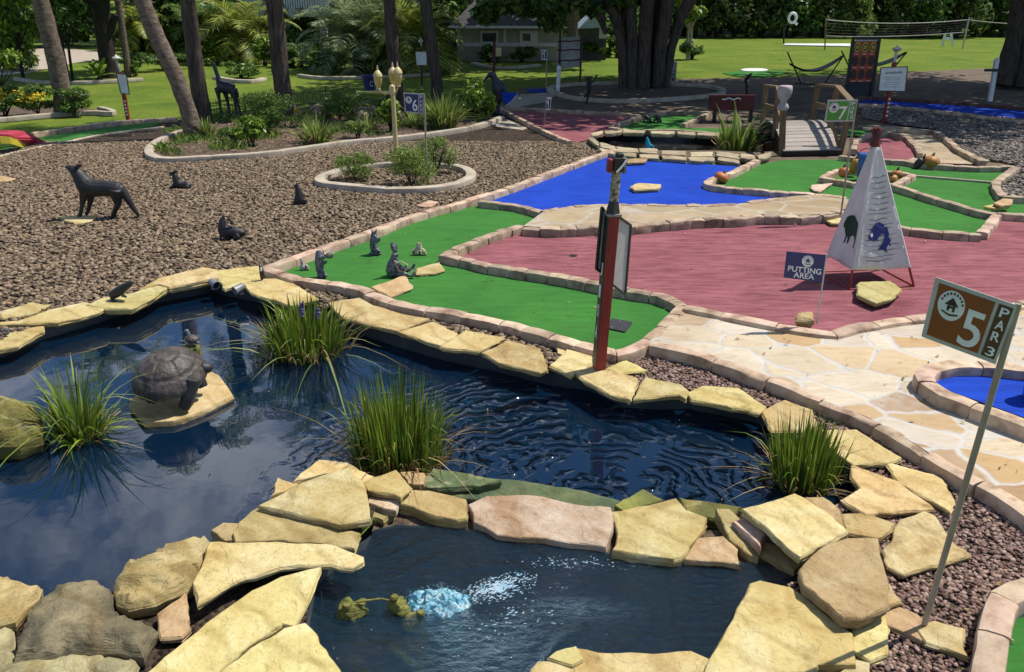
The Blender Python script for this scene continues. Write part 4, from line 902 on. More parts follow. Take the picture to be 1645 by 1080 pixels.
def hole_sign(label, base, top, cor, face, strip, num, pw, zb=0.0, par='PAR3', strip_u=.76):
    v = View(*base, zb); r = thing('hole_sign', label, 'sign', v.b)
    q = [v.q(*c) for c in cor]; n = pnorm(q); q = [p+n*.012 for p in q]; B = bil(q)
    build('pole', MB().tube([v.b, v.q(*top)], v.r(pw), 12), M['alu'], r, 60)
    build('panel', MB().slab(q, .012, n), M['frame'], r, 0)
    mb = MB(); W = (q[1]-q[0]).length; Hh = (q[3]-q[0]).length; iu = .014/W if W < .5 else .025/W; iu = .045; iv = iu*W/Hh
    poly(mb, B, n, [(iu, iv), (strip_u-.03, iv), (strip_u-.03, 1-iv), (iu, 1-iv)], .003); build('sign_face', mb, face, r, 0)
    mb = MB(); poly(mb, B, n, [(strip_u+.02, iv), (1-iu, iv), (1-iu, 1-iv), (strip_u+.02, 1-iv)], .003); build('par_strip', mb, strip, r, 0)
    mb = MB(); letter(mb, num, B, n, (.42, .30, .69, .90)); build('number', mb, M['white'], r, 0)
    mb = MB(); k = len(par)
    for i, c in enumerate(par):
        h = (1-2*iv)/(k+(.35 if k == 4 else 0)); y = iv+.02+i*h+(h*.25 if c == '3' and k == 4 else 0); letter(mb, c, B, n, (strip_u+.055, y+.02, .925, y+h*.86))
    build('lettering', mb, M['white'], r, 0)
    mb = MB(); disc(mb, B, n, .24, .35, .165, .165*W/Hh, .006); lg = build('emblem', mb, M['white'], r, 0)
    mb = MB(); logo(mb, B, n, .24, .35, .165, .165*W/Hh, .009); build('emblem_mark', mb, M['black'], lg, 0)
    return r
hole_sign('brown sign with a big white 5 on a slanting pole by the fountain basin', (1485,1003), (1636,488), [(1503,445),(1634,490),(1597,584),(1480,540)], M['brown_face'], M['brown_strip'], '5', 4.6, .06)
hole_sign('dark navy sign with a white 6 on a thin pole at the island bed', (687,302), (681,151), [(648,149),(681,151),(680,183),(651,180)], M['navy'], M['navy'], '6', 1.5, .0, 'PAR2')
hole_sign('green sign with a white 7 on a thin pole in front of the wooden bridge', (1351,343), (1376,161), [(1330,161),(1378,160),(1372,195),(1324,196)], M['lime'], M['lime'], '7', 1.5, .14, 'PAR2')

v = View(1312, 520, .17); r = thing('putting_area_sign', 'navy PUTTING AREA flag sign on a thin white stake on the red carpet edge', 'sign', v.b)
q = [v.q(*c) for c in [(1264,404),(1328,410),(1322,454),(1259,446)]]; n = pnorm(q); B = bil(q)
build('stake', MB().tube([v.b, v.q(1328,409)], v.r(1.3), 8), M['frame'], r, 60)
build('panel', MB().slab(q, .008, n), M['navy'], r, 0)
mb = MB(); letter(mb, 'PUTTING', B, n, (.08, .52, .92, .73), .003); letter(mb, 'AREA', B, n, (.24, .74, .76, .94), .003); build('lettering', mb, M['white'], r, 0)
mb = MB(); disc(mb, B, n, .55, .29, .145, .21, .003); lg = build('emblem', mb, M['white'], r, 0)
mb = MB(); logo(mb, B, n, .55, .29, .14, .2, .006); build('emblem_mark', mb, M['navy'], lg, 0)

# ---------------------------------------------------------------- red post with two boards, beside the pond
v = View(962, 592, .085); r = thing('red_sign_post', 'tall red square post with two grey backed boards, standing at the pond edge', 'sign post', v.b)
a = v.b; b = v.q(984, 346); ax = (b-a).normalized(); w = v.r(8.6)
rot = Matrix.Rotation(radians(13), 3, 'Z'); X = rot @ Vector((1,0,0)); X = (X-ax*X.dot(ax)).normalized(); Y = ax.cross(X)
R3 = Matrix((X, Y, ax)).transposed()
build('post', MB().box((a+b)/2, (w*2, w*2, (b-a).length), R3), M['redpost'], r, 0, bevel=.006)
nl = -X
q = [a+ax*(b-a).length*t-X*(w+.004)+Y*s*w for t, s in ((1, 1), (1, -1), (.03, -1), (.03, 1))]
strip = build('lettered_side', MB().slab(q, .006, nl), M['black'], r, 0)
mb = MB(); B = bil(q)
for i, c in enumerate('JIOA'):
    y = (.30, .445, .575, .72)[i]; mb = MB(); letter(mb, c, B, nl, (.3, y, .75, y+.085)); build('letter', mb, M['white'], strip, 0)
c0 = b; mb = MB(); L = v.r(1)
mb.box(c0+ax*L*1.5, (w*2.5, w*2.5, L*3), R3); build('collar', mb, M['steel'], r, 0)
mb = MB(); mb.tube([c0+ax*L*3, c0+ax*L*16, c0+ax*L*25], [w*1.25, w*.95, w*.7], 4); build('neck', mb, M['black'], r, 0)
mb = MB(); mb.tube([c0+ax*L*22, c0+ax*L*66], w*.82, 12); build('carved_stem', mb, mat('pale_carved_wood', (.44,.36,.24), (.10,.08,.05), .85, 26, 40, .8, .02, lo=.42, hi=.55), r, 60)
top = c0+ax*L*76
mb = MB(); mb.box(top, (w*1.7, w*1.9, L*20), R3); mb.box(top+ax*L*13+X*w*.3, (w*1.2, w*1.4, L*6), R3); build('bird_house', mb, M['black'], r, 0, bevel=.01)
mb = MB(); mb.box(top-X*w*1.3-ax*L*2, (w*.85, w*1.4, L*20), R3); build('red_side_box', mb, M['redpost'], r, 0, bevel=.012)
mb = MB(); mb.box(top+X*w*1.25+ax*L*4, (w*.5, w*1.6, L*10), R3); mb.box(top+X*w*1.3-ax*L*8, (w*.4, w*1.3, L*10), R3); build('wooden_side', mb, M['wood'], r, 0)
mb = MB(); mb.tube([top-X*w*.4-Y*w*1.2-ax*L*10, top-Y*w*1.3+X*w*.6, top+X*w*1.3+ax*L*8-Y*w], w*.18, 6); build('white_trim', mb, M['white'], r, 60)
def board(cor, dep, label):
    q = [v.q(x, y, d) for (x, y), d in zip(cor, dep)]; n = pnorm(q)
    p = build('board', MB().slab(q, .012, n), M['frame'], r, 0); p['label'] = label
    mb = MB()
    for i in range(len(q)): mb.bar(q[i], q[(i+1) % len(q)], .02, .024, n)
    build('edge', mb, M['black'], p, 0)
M['boardgrey'] = plain('grey_board', (.20,.19,.175), .7)
board([(990,346),(1013,362),(1004,474),(983,457)], (1, 22, 22, 1), 'wide grey back of the right board'); r.children[-1].data.materials[0] = M['boardgrey']
board([(967,333),(975,347),(968,440),(958,432)], (4, 12, 12, 4), 'narrow edge on left board')

# ---------------------------------------------------------------- teepee
Fp, Rp, Lp = P(1364,465,.02), P(1468,460,.02), P(1318,437,.02); Bp = Rp+Lp-Fp; C0 = (Fp+Rp+Bp+Lp)/4
ap = Q(1408, 219, C0.y); r = thing('teepee', 'white canvas teepee painted with a green buffalo and a blue fish on red carpet', 'teepee', Vector((C0.x, C0.y, .02)))
tip = [ap+(ap-p)*.055 for p in (Fp, Rp, Bp, Lp)]
for p, t in zip((Fp, Rp, Bp, Lp), tip): build('frame_leg', MB().tube([p, t], .016, 8), M['maroon'] if p is Bp else M['redpost'], r, 60)
mb = MB()
for p, q2 in ((Fp, Rp), (Rp, Bp), (Bp, Lp), (Lp, Fp)): mb.tube([p, q2], .014, 8)
build('base_rail', mb, M['redpost'], r, 60)
lo_, hi_ = .13, .93
def face(p0, p1, name, wr, sag=.05):
    mb = MB(); nu, nv = 14, 30; vs = []; fs = []; n = (p1-p0).cross(ap-p0).normalized()
    ctr = (Fp+Rp+Bp+Lp)/4
    if n.dot((p0+p1)/2-ctr) < 0: n = -n
    for j in range(nv+1):
        t = lo_+(hi_-lo_)*j/nv
        for i in range(nu+1):
            u = i/nu; q = p0.lerp(ap, t).lerp(p1.lerp(ap, t), u); e = sin(pi*u); k = 1-t
            ww = sin(t*95+2.2*cos(pi*(u-.5))*3)*wr*(.4+.6*sin(t*pi)) if wr else 0
            d = e*(-sag*k*.6+ww+.05*k*noise.noise(Vector((u*3, t*5, wr*100+3)))+.02*noise.noise(Vector((u*9, t*14, 5))))
            sg = -.015*e if j == 0 else 0
            vs.append(q+n*(d+.02)+Vector((0,0,sg)))
    for j in range(nv):
        for i in range(nu): a = j*(nu+1)+i; fs.append((a, a+1, a+nu+2, a+nu+1))
    mb.add(vs, fs)
    o = build(name, mb, M['canvas'], r, 180)
    so = o.modifiers.new('cloth', 'SOLIDIFY'); so.thickness = .006
    return n, vs, nu, nv
nF, gridR, nu, nv = face(Fp, Rp, 'canvas_side', .004)
nL, gridL, _, _ = face(Lp, Fp, 'canvas_side', .0, .12)
face(Rp, Bp, 'canvas_side', 0); face(Bp, Lp, 'canvas_side', 0)
def surfpt(grid, u, t):
    x = u*nu; y = t*nv; i = min(nu-1, int(x)); j = min(nv-1, int(y)); fx, fy = x-i, y-j
    g = lambda a, b: grid[b*(nu+1)+a]
    return g(i, j).lerp(g(i+1, j), fx).lerp(g(i, j+1).lerp(g(i+1, j+1), fx), fy)
# seams and wrinkle strokes of the canvas
mb = MB()
for k in range(17):
    t = .06+k*.043+U(-.006, .006); a0 = U(.06, .22); a1 = U(.72, .95)
    mb.tube([surfpt(gridR, a0+(a1-a0)*s/8, t-.012*sin(pi*s/8)*U(.4,1.3)+.012*s/8+.01)+nF*.004 for s in range(9)], [.0015]+[U(.003, .005) for _ in range(7)]+[.001], 5)
build('painted_lines', mb, plain('grey_line', (.10,.10,.10), .8), r, 60)
mb = MB()
for p in (Fp, Rp): mb.tube([p.lerp(ap, .13), p.lerp(ap, .93)], .022, 8)
build('seam', mb, M['canvas'], r, 60)
def decal(name, grid, n, pts, m, off=.009):
    from mathutils.geometry import tessellate_polygon as tp
    # subdivide outline on the cloth so that the paint follows it
    dense = []
    for i in range(len(pts)):
        a = Vector(pts[i]); b2 = Vector(pts[(i+1) % len(pts)])
        for k in range(3): dense.append(a.lerp(b2, k/3))
    xs = [d.x for d in dense]; ys = [d.y for d in dense]; inner = []
    x = min(xs)
    while x < max(xs):
        y = min(ys)
        while y < max(ys): inner.append(Vector((x, y))); y += .03
        x += .05
    pa = np.array([(q.x, q.y) for q in inner]); ok = inside(pa, dense); inner = [q for q, k in zip(inner, ok) if k]
    nd_ = len(dense); res = delaunay_2d_cdt(dense+inner, [(i, (i+1) % nd_) for i in range(nd_)], [], 1, 1e-5)
    mb = MB().add([surfpt(grid, min(.999, max(0, q.x)), min(.999, max(0, q.y)))+n*off for q in res[0]], [tuple(f) for f in res[2]])
    return build(name, mb, m, r, 0)
fish = [(.22,.265),(.25,.30),(.30,.34),(.38,.375),(.50,.39),(.60,.37),(.62,.345),(.68,.35),(.70,.30),(.69,.26),(.74,.235),(.70,.215),(.72,.185),(.66,.20),(.62,.165),(.63,.13),(.57,.15),(.52,.165),(.45,.155),(.52,.195),(.58,.235),(.60,.275),(.58,.295),(.52,.285),(.47,.265),(.44,.235),(.38,.24),(.34,.225),(.32,.245),(.26,.24)]
decal('fish_painting', gridR, nF, fish, plain('blue_ink', (.025,.045,.20), .8))
decal('fish_eye', gridR, nF, [(.29+.035*cos(2*pi*k/10), .285+.018*sin(2*pi*k/10)) for k in range(10)], M['white'], .013)
buf = [(.20,.33),(.23,.385),(.32,.405),(.45,.42),(.60,.41),(.74,.395),(.88,.385),(.93,.36),(.93,.29),(.92,.23),(.90,.17),(.86,.17),(.86,.235),(.80,.26),(.70,.265),(.58,.25),(.50,.235),(.50,.185),(.46,.165),(.45,.22),(.41,.23),(.39,.17),(.35,.165),(.36,.23),(.31,.255),(.27,.29),(.22,.295)]
decal('buffalo_painting', gridL, nL, buf, plain('dark_green_ink', (.012,.045,.028), .8))
mb = MB(); mb.tube([ap+Vector((-.02,0,-.12)), ap+Vector((.0,-.02,.03)), ap+Vector((.05,0,.08))], [.055,.05,.03], 8); mb.tube([ap+Vector((.03,0,-.10)), ap+Vector((-.07,0,.09))], .022, 8)
build('tied_top', mb, M['maroon'], r, 60)

# ---------------------------------------------------------------- animal and garden statues
def statue(name, label, cat, base, tubes, m, vox, ells=(), z=0.0, it=3, fac=.5, group=None):
    v = View(*base, z); mb = MB()
    for t in tubes: mb.tube([v.q(p[0], p[1], p[2]) for p in t], [v.r(p[3]) for p in t], 12)
    for e in ells: mb.ell(v.q(*e[0]), [v.r(k) for k in e[1]])
    mb = blend(mb, v.r(vox), it, fac)
    lo_z = min(p[2] for p in mb.v)
    mb.v = [(p[0], p[1], p[2]-(lo_z-z)+.0) for p in mb.v] if abs(lo_z-z) < v.r(8) else mb.v
    return tag(build(name, mb, m, loc=v.b, smooth=180), label, cat, group), v
statue('wolf_statue', 'black standing wolf statue with its muzzle raised, on the brown gravel', 'animal statue', (165,352),
 [[(105.5,269,0,2.0),(108,270,0,3.2),(113,272,0,5.2),(119,275,0,7.8),(126,282,0,10),(132,291,0,12.5),(138,300,0,14.5)],
  [(134,297,0,13),(142,302,0,15.5),(152,304,0,14.5),(165,304.5,0,12.8),(178,305,0,13),(189,307,0,13.5),(195,312,0,10)],
  [(193,303,0,7),(200,313,0,6.5),(207,324,0,5.5),(215,337,0,4.2),(222,347,0,2.6),(224,350,0,1.4)],
  [(136,308,-6,8.5),(134,321,-6,5.4),(132,333,-6,3.3),(129.5,346,-6,2.9),(126,350,-7,3.2)],
  [(144,308,6,8.5),(146,321,6,5.4),(144,333,6,3.3),(141,343,6,2.9),(138,346.5,5,3.0)],
  [(186,307,-6,10),(187,320,-6,7.5),(189,331,-6,4.6),(184,341,-6,3.1),(180,351,-6,2.9),(176.5,353.5,-7,3.2)],
  [(189,306,6,8),(191,320,6,6),(192,330,6,3.8),(187,339,6,3),(184,347,6,2.8),(181,349.5,5,3.0)],
  [(122,271,-4,3.2),(126,268,-4.5,2.2),(128,265,-5,.8)], [(124,271,4,3.2),(129,268,4.5,2.2),(131,264,5,.8)]], M['bronze'], 1.15, it=2)
G1 = 'three black sitting wolf pup statues on the gravel'
statue('wolf_pup_statue', 'black wolf pup statue lying with raised head, furthest pup up the gravel', 'animal statue', (290,304),
 [[(272,279,0,1.6),(277,280,0,3.4),(281,283,0,4.6),(283,290,0,6),(286,297,0,7)], [(285,297,0,7),(294,299,0,6.5),(302,299,0,6.5),(307,301,0,4)],
  [(282,297,-4,3.5),(278,301,-4,2.6),(273,303,-5,2)], [(284,298,4,3.5),(280,301,4,2.6)], [(280,278,-2,2.4),(281,273,-2,1)], [(283,278,2,2.4),(285,274,2,1)], [(303,301,-5,3.5),(297,304,-6,2.6)]], M['bronze'], 1.1, it=2, group=G1)
statue('wolf_pup_statue', 'black curled wolf pup statue nearest the pond, on the brown gravel', 'animal statue', (370,386),
 [[(359,345,0,1.5),(358,351,0,3.6),(357,358,0,6.5),(358,368,0,8.5),(361,378,0,8)], [(358,371,0,8),(368,372,0,9.5),(380,373,0,9),(389,374,0,7),(394,373,0,3.5)],
  [(361,374,-6,4.5),(362,383,-7,3),(365,387,-8,2.6)], [(366,350,-4,2),(371,355,-3,2.2),(374,360,-2,3.5)], [(384,378,-7,5),(375,384,-9,3)]], M['bronze'], 1.2, it=2, group=G1)
statue('wolf_pup_statue', 'black wolf pup statue sitting upright and howling near the lamp island', 'animal statue', (482,330),
 [[(476,292,0,1.2),(477,296,0,2.6),(478,301,0,4),(480,310,0,6.2),(482,320,0,8.2),(483,326,0,7.5)], [(478,314,-3,4),(474,322,-5,3),(471,330,-6,2.4)], [(488,321,0,5),(492,326,0,3),(494,328,-3,1.5)], [(472,300,0,1.6),(475,298,0,2.4)]], M['bronze'], 1.1, it=2, group=G1)
statue('seal_statue', 'dark seal statue lying on a flat pond stone', 'animal statue', (190,482),
 [[(175,474,-2,3.5),(180,472,0,7),(188,467,0,8),(197,461,0,7),(206,455,0,5),(213,450,0,2)], [(178,478,-6,3.5),(184,481,-9,2)], [(196,472,-7,3),(203,475,-10,1.6)]], M['bronze'], 1.2, z=.08, it=2)
statue('snail_ornament', 'small curled dark ornament on the low stone at the left edge', 'ornament', (9,540),
 [[(3,536,0,2),(8,532,0,2.2),(13,533,0,2.6),(14,538,0,2.4),(9,541,0,2),(5,540,0,1.6)]], M['statue'], .7, z=.03)
r_ = None
v = View(421, 449, .09); r = thing('bird_statue', 'tiny black and white bird statue at the corner of the near carpet', 'animal statue', v.b)
build('body', blend(MB().tube([v.q(421,449), v.q(421,442), v.q(420,434), v.q(418,428), v.q(416,425)], [v.r(k) for k in (2.6, 4, 3.6, 2.6, 1)], 10), v.r(.7)), M['black'], r, 180)
build('white_breast', blend(MB().ell(v.q(419.5,433,-2.6), [v.r(k) for k in (1.8, 1.6, 4)]), v.r(.5)), M['white'], r, 180)
statue('llama_statue', 'dark glossy llama statue standing under the palms', 'animal statue', (365,195),
 [[(343,103,0,2.2),(345,109,0,3.2),(348,118,0,3),(351,128,0,4),(354,136,0,7)], [(351,137,0,8.5),(359,141,0,10),(368,142,0,9.5),(375,145,0,8.5)],
  [(349,142,-5,5),(352,160,-5,2.5),(354,176,-5,2),(356,194,-5,2.2)], [(361,146,6,5),(365,162,6,2.5),(368,178,6,2),(371,195,6,2.2)], [(372,146,-5,5.5),(377,160,-5,3),(379,176,-5,2.1),(383,194,-5,2.3)], [(376,147,6,5),(381,158,6,3),(384,172,6,2),(387,188,6,2)],
  [(342,104,-2,1.4),(341,99,-2,.7)], [(345,104,2,1.4),(347,99,2,.7)], [(378,143,0,3),(382,152,0,2),(383,160,0,1)]], mat('glossy_dark_bronze', (.035,.042,.058), (.014,.017,.024), .3, 8, 40, .3, .01), .8, it=2)
# garden figures on the near carpet (tall little people and animals)
ZC = .012
statue('hooded_figure_statue', 'grey hooded gnome statue holding out a bowl on the near green carpet', 'statue', (517,446),
 [[(512,403,0,3.5),(512,407,0,5.5),(513,414,0,7),(513,424,0,7.5),(514,434,0,6.5),(516,440,0,6.5),(517,446,0,8)], [(514,415,-4,3.5),(521,413,-4,3.2),(526,412,-3,2.6)], [(515,420,-5,3),(521,424,-6,2.6),(525,420,-4,2.4)], [(519,441,-5,4),(525,445,-6,3.2)]], M['statue'], .95, [((529,411,-2),(7,6,5))], ZC, 2)
v = View(517,446,ZC); o = tag(build('bowl', MB().lathe(v.q(529,408,-2), [(.001,-v.r(4)),(v.r(4),-v.r(4)),(v.r(7),v.r(1)),(v.r(7.4),v.r(1)),(v.r(6),v.r(.4)),(v.r(3),-v.r(2))]), M['statue_pale'], smooth=60), 'small pale bowl held out by the grey hooded gnome statue', 'bowl')
statue('raccoon_statue', 'grey upright raccoon statue on a little base at the back of the near carpet', 'animal statue', (603,409),
 [[(601,372,0,3.6),(601,377,0,5),(600,385,0,6),(600,394,0,6.6),(602,402,0,7),(603,406,0,6)], [(602,381,-4,3),(608,385,-6,2.6),(611,383,-6,2)], [(599,384,-5,3),(606,389,-7,2.4),(611,386,-6,2)], [(598,372,-1,1.6),(597,369,-1,.8)], [(604,372,-1,1.6),(605,369,-1,.8)], [(605,402,-5,3),(611,406,-7,2.5)]], M['statue'], .9, [((603,407.5,0),(11,8,2.2))], ZC, 2)
statue('rabbit_statue', 'dark sitting rabbit statue with tall ears and stretched legs on the near carpet', 'animal statue', (640,444),
 [[(628.5,386,-2.5,1.6),(630,393,-2.5,3.3),(632,401,-1,3)], [(634,388,2.5,1.6),(635.5,394,2.5,3.2),(635.5,402,1,3)], [(637,409,-3,4.4),(635,407,-1,6.2),(633,413,0,6),(630,421,0,8),(629,431,0,10),(631,440,0,9)],
  [(632,418,-5,3.4),(640,423,-8,2.8),(647,428,-9,2.4),(653,426,-8,2)], [(634,437,-6,5.5),(646,437,-8,4.4),(656,440,-9,3),(664,441,-9,2.6),(666,434,-9,2.6)], [(636,436,5,5),(648,434,4,4),(658,431,3,3),(664,427,3,2.5),(666,421,3,2.2)]], M['statue'], 1.0, [((643,431,-4),(9,7,6))], ZC, 2)
v = View(640,444,ZC); mb = MB()
for d in (-9, -3, 3): mb.tube([v.q(636,424,d), v.q(641,436,d-2), v.q(650,437,d-2), v.q(655,427,d)], v.r(1.0), 6)
mb.tube([v.q(634,425,-9), v.q(644,420,-9), v.q(655,426,-8)], v.r(1.0), 6); mb.tube([v.q(660,433,-11), v.q(666,443,-12), v.q(668,431,-11)], v.r(.9), 6)
tag(build('basket', mb, M['statue_pale'], smooth=60), 'pale banded basket held in the lap of the dark rabbit statue', 'basket')
statue('chick_statue', 'little red and white chick statue in the left corner of the near carpet', 'animal statue', (487,434),
 [[(483,413,0,1.6),(484,417,0,2),(485,422,0,2.6),(487,427,0,5),(487,431,0,5)], [(490,424,0,3),(494,428,0,3),(495,432,-3,1.6)], [(482,414,0,1),(480,415,0,.5)]], mat('mottled_resin', (.30,.29,.29), (.16,.03,.03), .6, 40, 60, .3, .004, c3=(.5,.5,.5)), .7, (), ZC, 2)
statue('frog_statue', 'pale yellow frog statue at the back of the near carpet, right of the rabbit', 'animal statue', (673,409),
 [[(673,390,0,3),(673,394,0,4.8),(673,400,0,5.4),(673,406,0,4.5)], [(668,399,-2,3),(664,404,-4,3.6),(664,408,-6,2)], [(678,399,-2,3),(682,405,-4,3.4),(684,409,-6,1.8)], [(671,390,-3,1.8),(671,388,-3,1)], [(676,390,-3,1.8),(676,388,-3,1)], [(670,402,-5,2),(671,408,-7,1.8)], [(676,402,-5,2),(676,408,-7,1.8)]], M['statue_pale'], .75, (), ZC, 2)
# turtles in the pond
v = View(278, 650, -.085); r = thing('turtle_statue', 'big dark turtle statue on the yellow island slab in the pond', 'animal statue', v.b)
cs = v.q(273, 604, 8); ax = Matrix.Rotation(radians(-20), 3, 'Z') @ Matrix.Rotation(radians(9), 3, 'X') @ Matrix.Rotation(radians(6), 3, 'Y')
def dome(d, ph, th): return 1.0 if d.z > -.12 else 1.0
mb = MB(); seg, rings = 96, 40; vs = []; fs = []; rx, ry, rz = v.r(51), v.r(58), v.r(43)
for i in range(rings+1):
    th = pi/2*i/rings
    for k in range(seg):
        ph = 2*pi*k/seg; rr = sin(th); zz = cos(th)**1.0
        fl = 1+.05*max(0, (rr-.93)/.07); vs.append(cs+ax @ Vector((rx*rr*fl*cos(ph), ry*rr*fl*sin(ph), rz*zz)))
for rr, zz in ((1.04, -.14), (.93, -.22), (.7, -.24)):
    for k in range(seg):
        ph = 2*pi*k/seg; vs.append(cs+ax @ Vector((rx*rr*cos(ph), ry*rr*sin(ph), rz*zz)))
for i in range(rings+3):
    for k in range(seg): fs.append((i*seg+k, i*seg+(k+1) % seg, (i+1)*seg+(k+1) % seg, (i+1)*seg+k))
fs.append(tuple((rings+3)*seg+k for k in range(seg)))
# sculpted scutes: a ridge net pressed into the dome
def scute(p):
    l = ax.inverted() @ (p-cs); u, w = l.x/rx, l.y/ry; rad = math.hypot(u, w)
    a = math.atan2(w, u); g = 0
    if rad < .34: g = abs(rad-.30)
    elif rad < .86: g = min(abs(rad-.34), abs(((a/(2*pi)*7) % 1)-.5)*.55+.0, abs(rad-.84))
    else: g = min(abs(rad-.86), abs(((a/(2*pi)*18) % 1)-.5)*.4)
    return -1+min(1, max(0, (g-.004)/.045))
vs = [p+(p-cs).normalized()*(v.r(1.9)*scute(p)) if i < (rings+1)*seg else p for i, p in enumerate(vs)]
mb.add(vs, fs); build('shell', mb, M['turtle'], r, 180)
mb = MB(); T = lambda pts: mb.tube([v.q(*p[:3]) for p in pts], [v.r(p[3]) for p in pts], 12)
T([(308,610,-12,15),(306,624,-18,12),(302,638,-24,10.5),(298,650,-27,10),(294,657,-30,9)]); T([(250,620,-24,11),(246,634,-28,9),(243,646,-30,8.5)]); T([(312,604,34,11),(322,612,36,9),(327,622,34,8)]); T([(240,600,34,10),(234,612,36,8)])
T([(306,602,12,13),(318,597,20,11),(329,591,24,10.5),(337,592,26,8.5),(341,594,27,5)])
mb.ell(v.q(276,618,4), [v.r(40), v.r(40), v.r(10)])
build('body', blend(mb, v.r(1.8), 3, .5), M['bronze'], r, 180)
v = View(305, 556, .0); r = thing('small_turtle_statue', 'little grey turtle statue on a small stone behind the big turtle', 'animal statue', v.b)
mb = MB(); mb.ell(v.q(308,545), [v.r(12), v.r(11), v.r(7)]); build('shell', mb, M['turtle'], r, 180); M['turtle'] = M['turtle']
mb = MB(); T = lambda pts: mb.tube([v.q(*p[:3]) for p in pts], [v.r(p[3]) for p in pts], 10)
mb.ell(v.q(308,549), [v.r(11), v.r(10), v.r(4)]); T([(307,545,2,4),(301,534,6,3.4),(299,530,6,3)]); T([(298,548,-6,3),(293,550,-8,2.6),(289,549,-9,2.4)]); T([(316,550,-6,3),(320,552,-8,2.4)]); T([(300,550,-9,3),(299,555,-11,2.4)])
build('body', blend(mb, v.r(.8), 2), M['statue'], r, 180)

# bronze figures by the shaded tree, the big blue bird, little dark creatures
statue('child_statue', 'dark bronze figure reaching up in the shade before the big tree', 'statue', (944,168),
 [[(946,124,0,5),(946,130,0,4)], [(946,131,0,4.5),(947,140,0,4),(946,148,0,3.4)], [(947,134,-2,2),(954,130,-3,1.6),(958,122,-3,1.6),(960,121,-3,2)], [(945,147,0,2.6),(944,158,0,1.9),(942,168,0,1.8)], [(947,148,0,2.2),(942,153,2,1.6),(938,156,3,1.4)]], M['bronze'], .7, it=1)
statue('heron_statue', 'thin dark bird statue on a stick like leg behind the maroon trough', 'animal statue', (1200,153),
 [[(1208,118,0,1),(1204,122,0,2.4),(1200,126,0,2.8),(1197,131,0,2.2)], [(1198,130,0,1.8),(1199,140,0,1.5),(1200,153,0,1.8)], [(1198,134,0,1.6),(1202,140,0,1.2)]], M['bark_dark'], .55, it=1)
v = View(806, 186, 0); r = thing('big_bird_statue', 'tall dark blue long beaked bird statue at the end of the palm bed', 'animal statue', v.b)
mb = MB(); T = lambda pts: mb.tube([v.q(*p[:3]) for p in pts], [v.r(p[3]) for p in pts], 10)
T([(775,134,0,1.2),(781,126,0,2.2),(787,120,0,4),(792,120,0,5.5),(795,130,0,6),(798,142,0,8),(800,155,0,7.5),(797,168,0,7),(796,184,0,8)]); T([(796,128,0,5),(804,140,2,7),(812,150,4,6)])
build('body', blend(mb, v.r(1), 2), mat('dark_blue_paint', (.018,.026,.05), (.010,.014,.026), .4, 6, 40, .2, .01), r, 180)
build('wing', MB().slab([v.q(806,147,-6), v.q(825,150,-8), v.q(833,149,-8), v.q(822,162,-9), v.q(812,170,-9), v.q(808,160,-8)], .05), M['blue'], r, 0)
build('wing_edge', MB().tube([v.q(812,170,-10), v.q(822,161,-10), v.q(832,149,-9)], v.r(1.2), 6), M['white'], r, 60)
build('leg', MB().tube([v.q(800,150,-7), v.q(808,162,-8), v.q(815,171,-9)], v.r(1.5), 6), M['black'], r, 60)
G2 = 'small dark creature statues on the far green carpet'
for lab, bx in (('left one of the two dark creature statues on the far green carpet', 1039), ('right one of the two dark creature statues on the far green carpet', 1055)):
    statue('creature_statue', lab, 'animal statue', (bx,198), [[(bx-4,188,0,2.2),(bx-1,186,0,3),(bx+3,190,0,4),(bx+5,195,0,3.6)], [(bx-3,190,-3,1.8),(bx-5,196,-4,1.6)], [(bx+3,193,-4,2),(bx+1,197,-5,1.6)], [(bx+6,193,0,2),(bx+9,196,0,1)]], M['bronze'], .7, it=1, group=G2)

# ---------------------------------------------------------------- gourds and buckets
def gourd(label, base, rx, rz, z=.012, tilt=0, m='pumpkin', name='gourd', lobes=9, neck=True, lying=False):
    v = View(*base, z); r = thing(name, label, 'gourd', v.b, 'orange ceramic gourds and pumpkins')
    R = Matrix.Rotation(tilt, 3, 'Y'); c = v.b+Vector((0, 0, v.r(rz)))
    mb = MB(); mb.ell(c, (v.r(rx), v.r(rx), v.r(rz)), R, 40, 14, lambda d, ph, th: 1-.07*abs(sin(ph*lobes/2))**.6*sin(th)-.12*max(0, abs(d.z)-.85))
    build('body', mb, M[m], r, 180)
    mb = MB(); t = c+R @ Vector((0, 0, v.r(rz)*.85)); mb.tube([t, t+R @ Vector((0, 0, v.r(3))), t+R @ Vector((v.r(1.5), 0, v.r(6)))], [v.r(3.2), v.r(1.8), v.r(1.5)], 8)
    build('stem', mb, M['stem'] if neck else M[m], r, 180); return r
gourd('orange pumpkin standing in the corner between the blue and green carpets', (1158,294), 12, 8.5, tilt=.5)
gourd('left orange gourd in the boxed bed behind the teepee', (1354,286), 9, 9, .06)
gourd('tall orange gourd in the boxed bed between the left gourd and the blue bucket', (1371,280), 8, 13, .06, .1)
gourd('upper orange gourd in the boxed bed right of the teepee', (1440,287), 9.5, 7, .06)
gourd('lower small orange gourd against the right side of the teepee', (1433,294), 8, 6.5, .06, -.4)
gourd('big orange pumpkin at the back kerb of the right green carpet', (1494,271), 14, 10.5, tilt=.1)
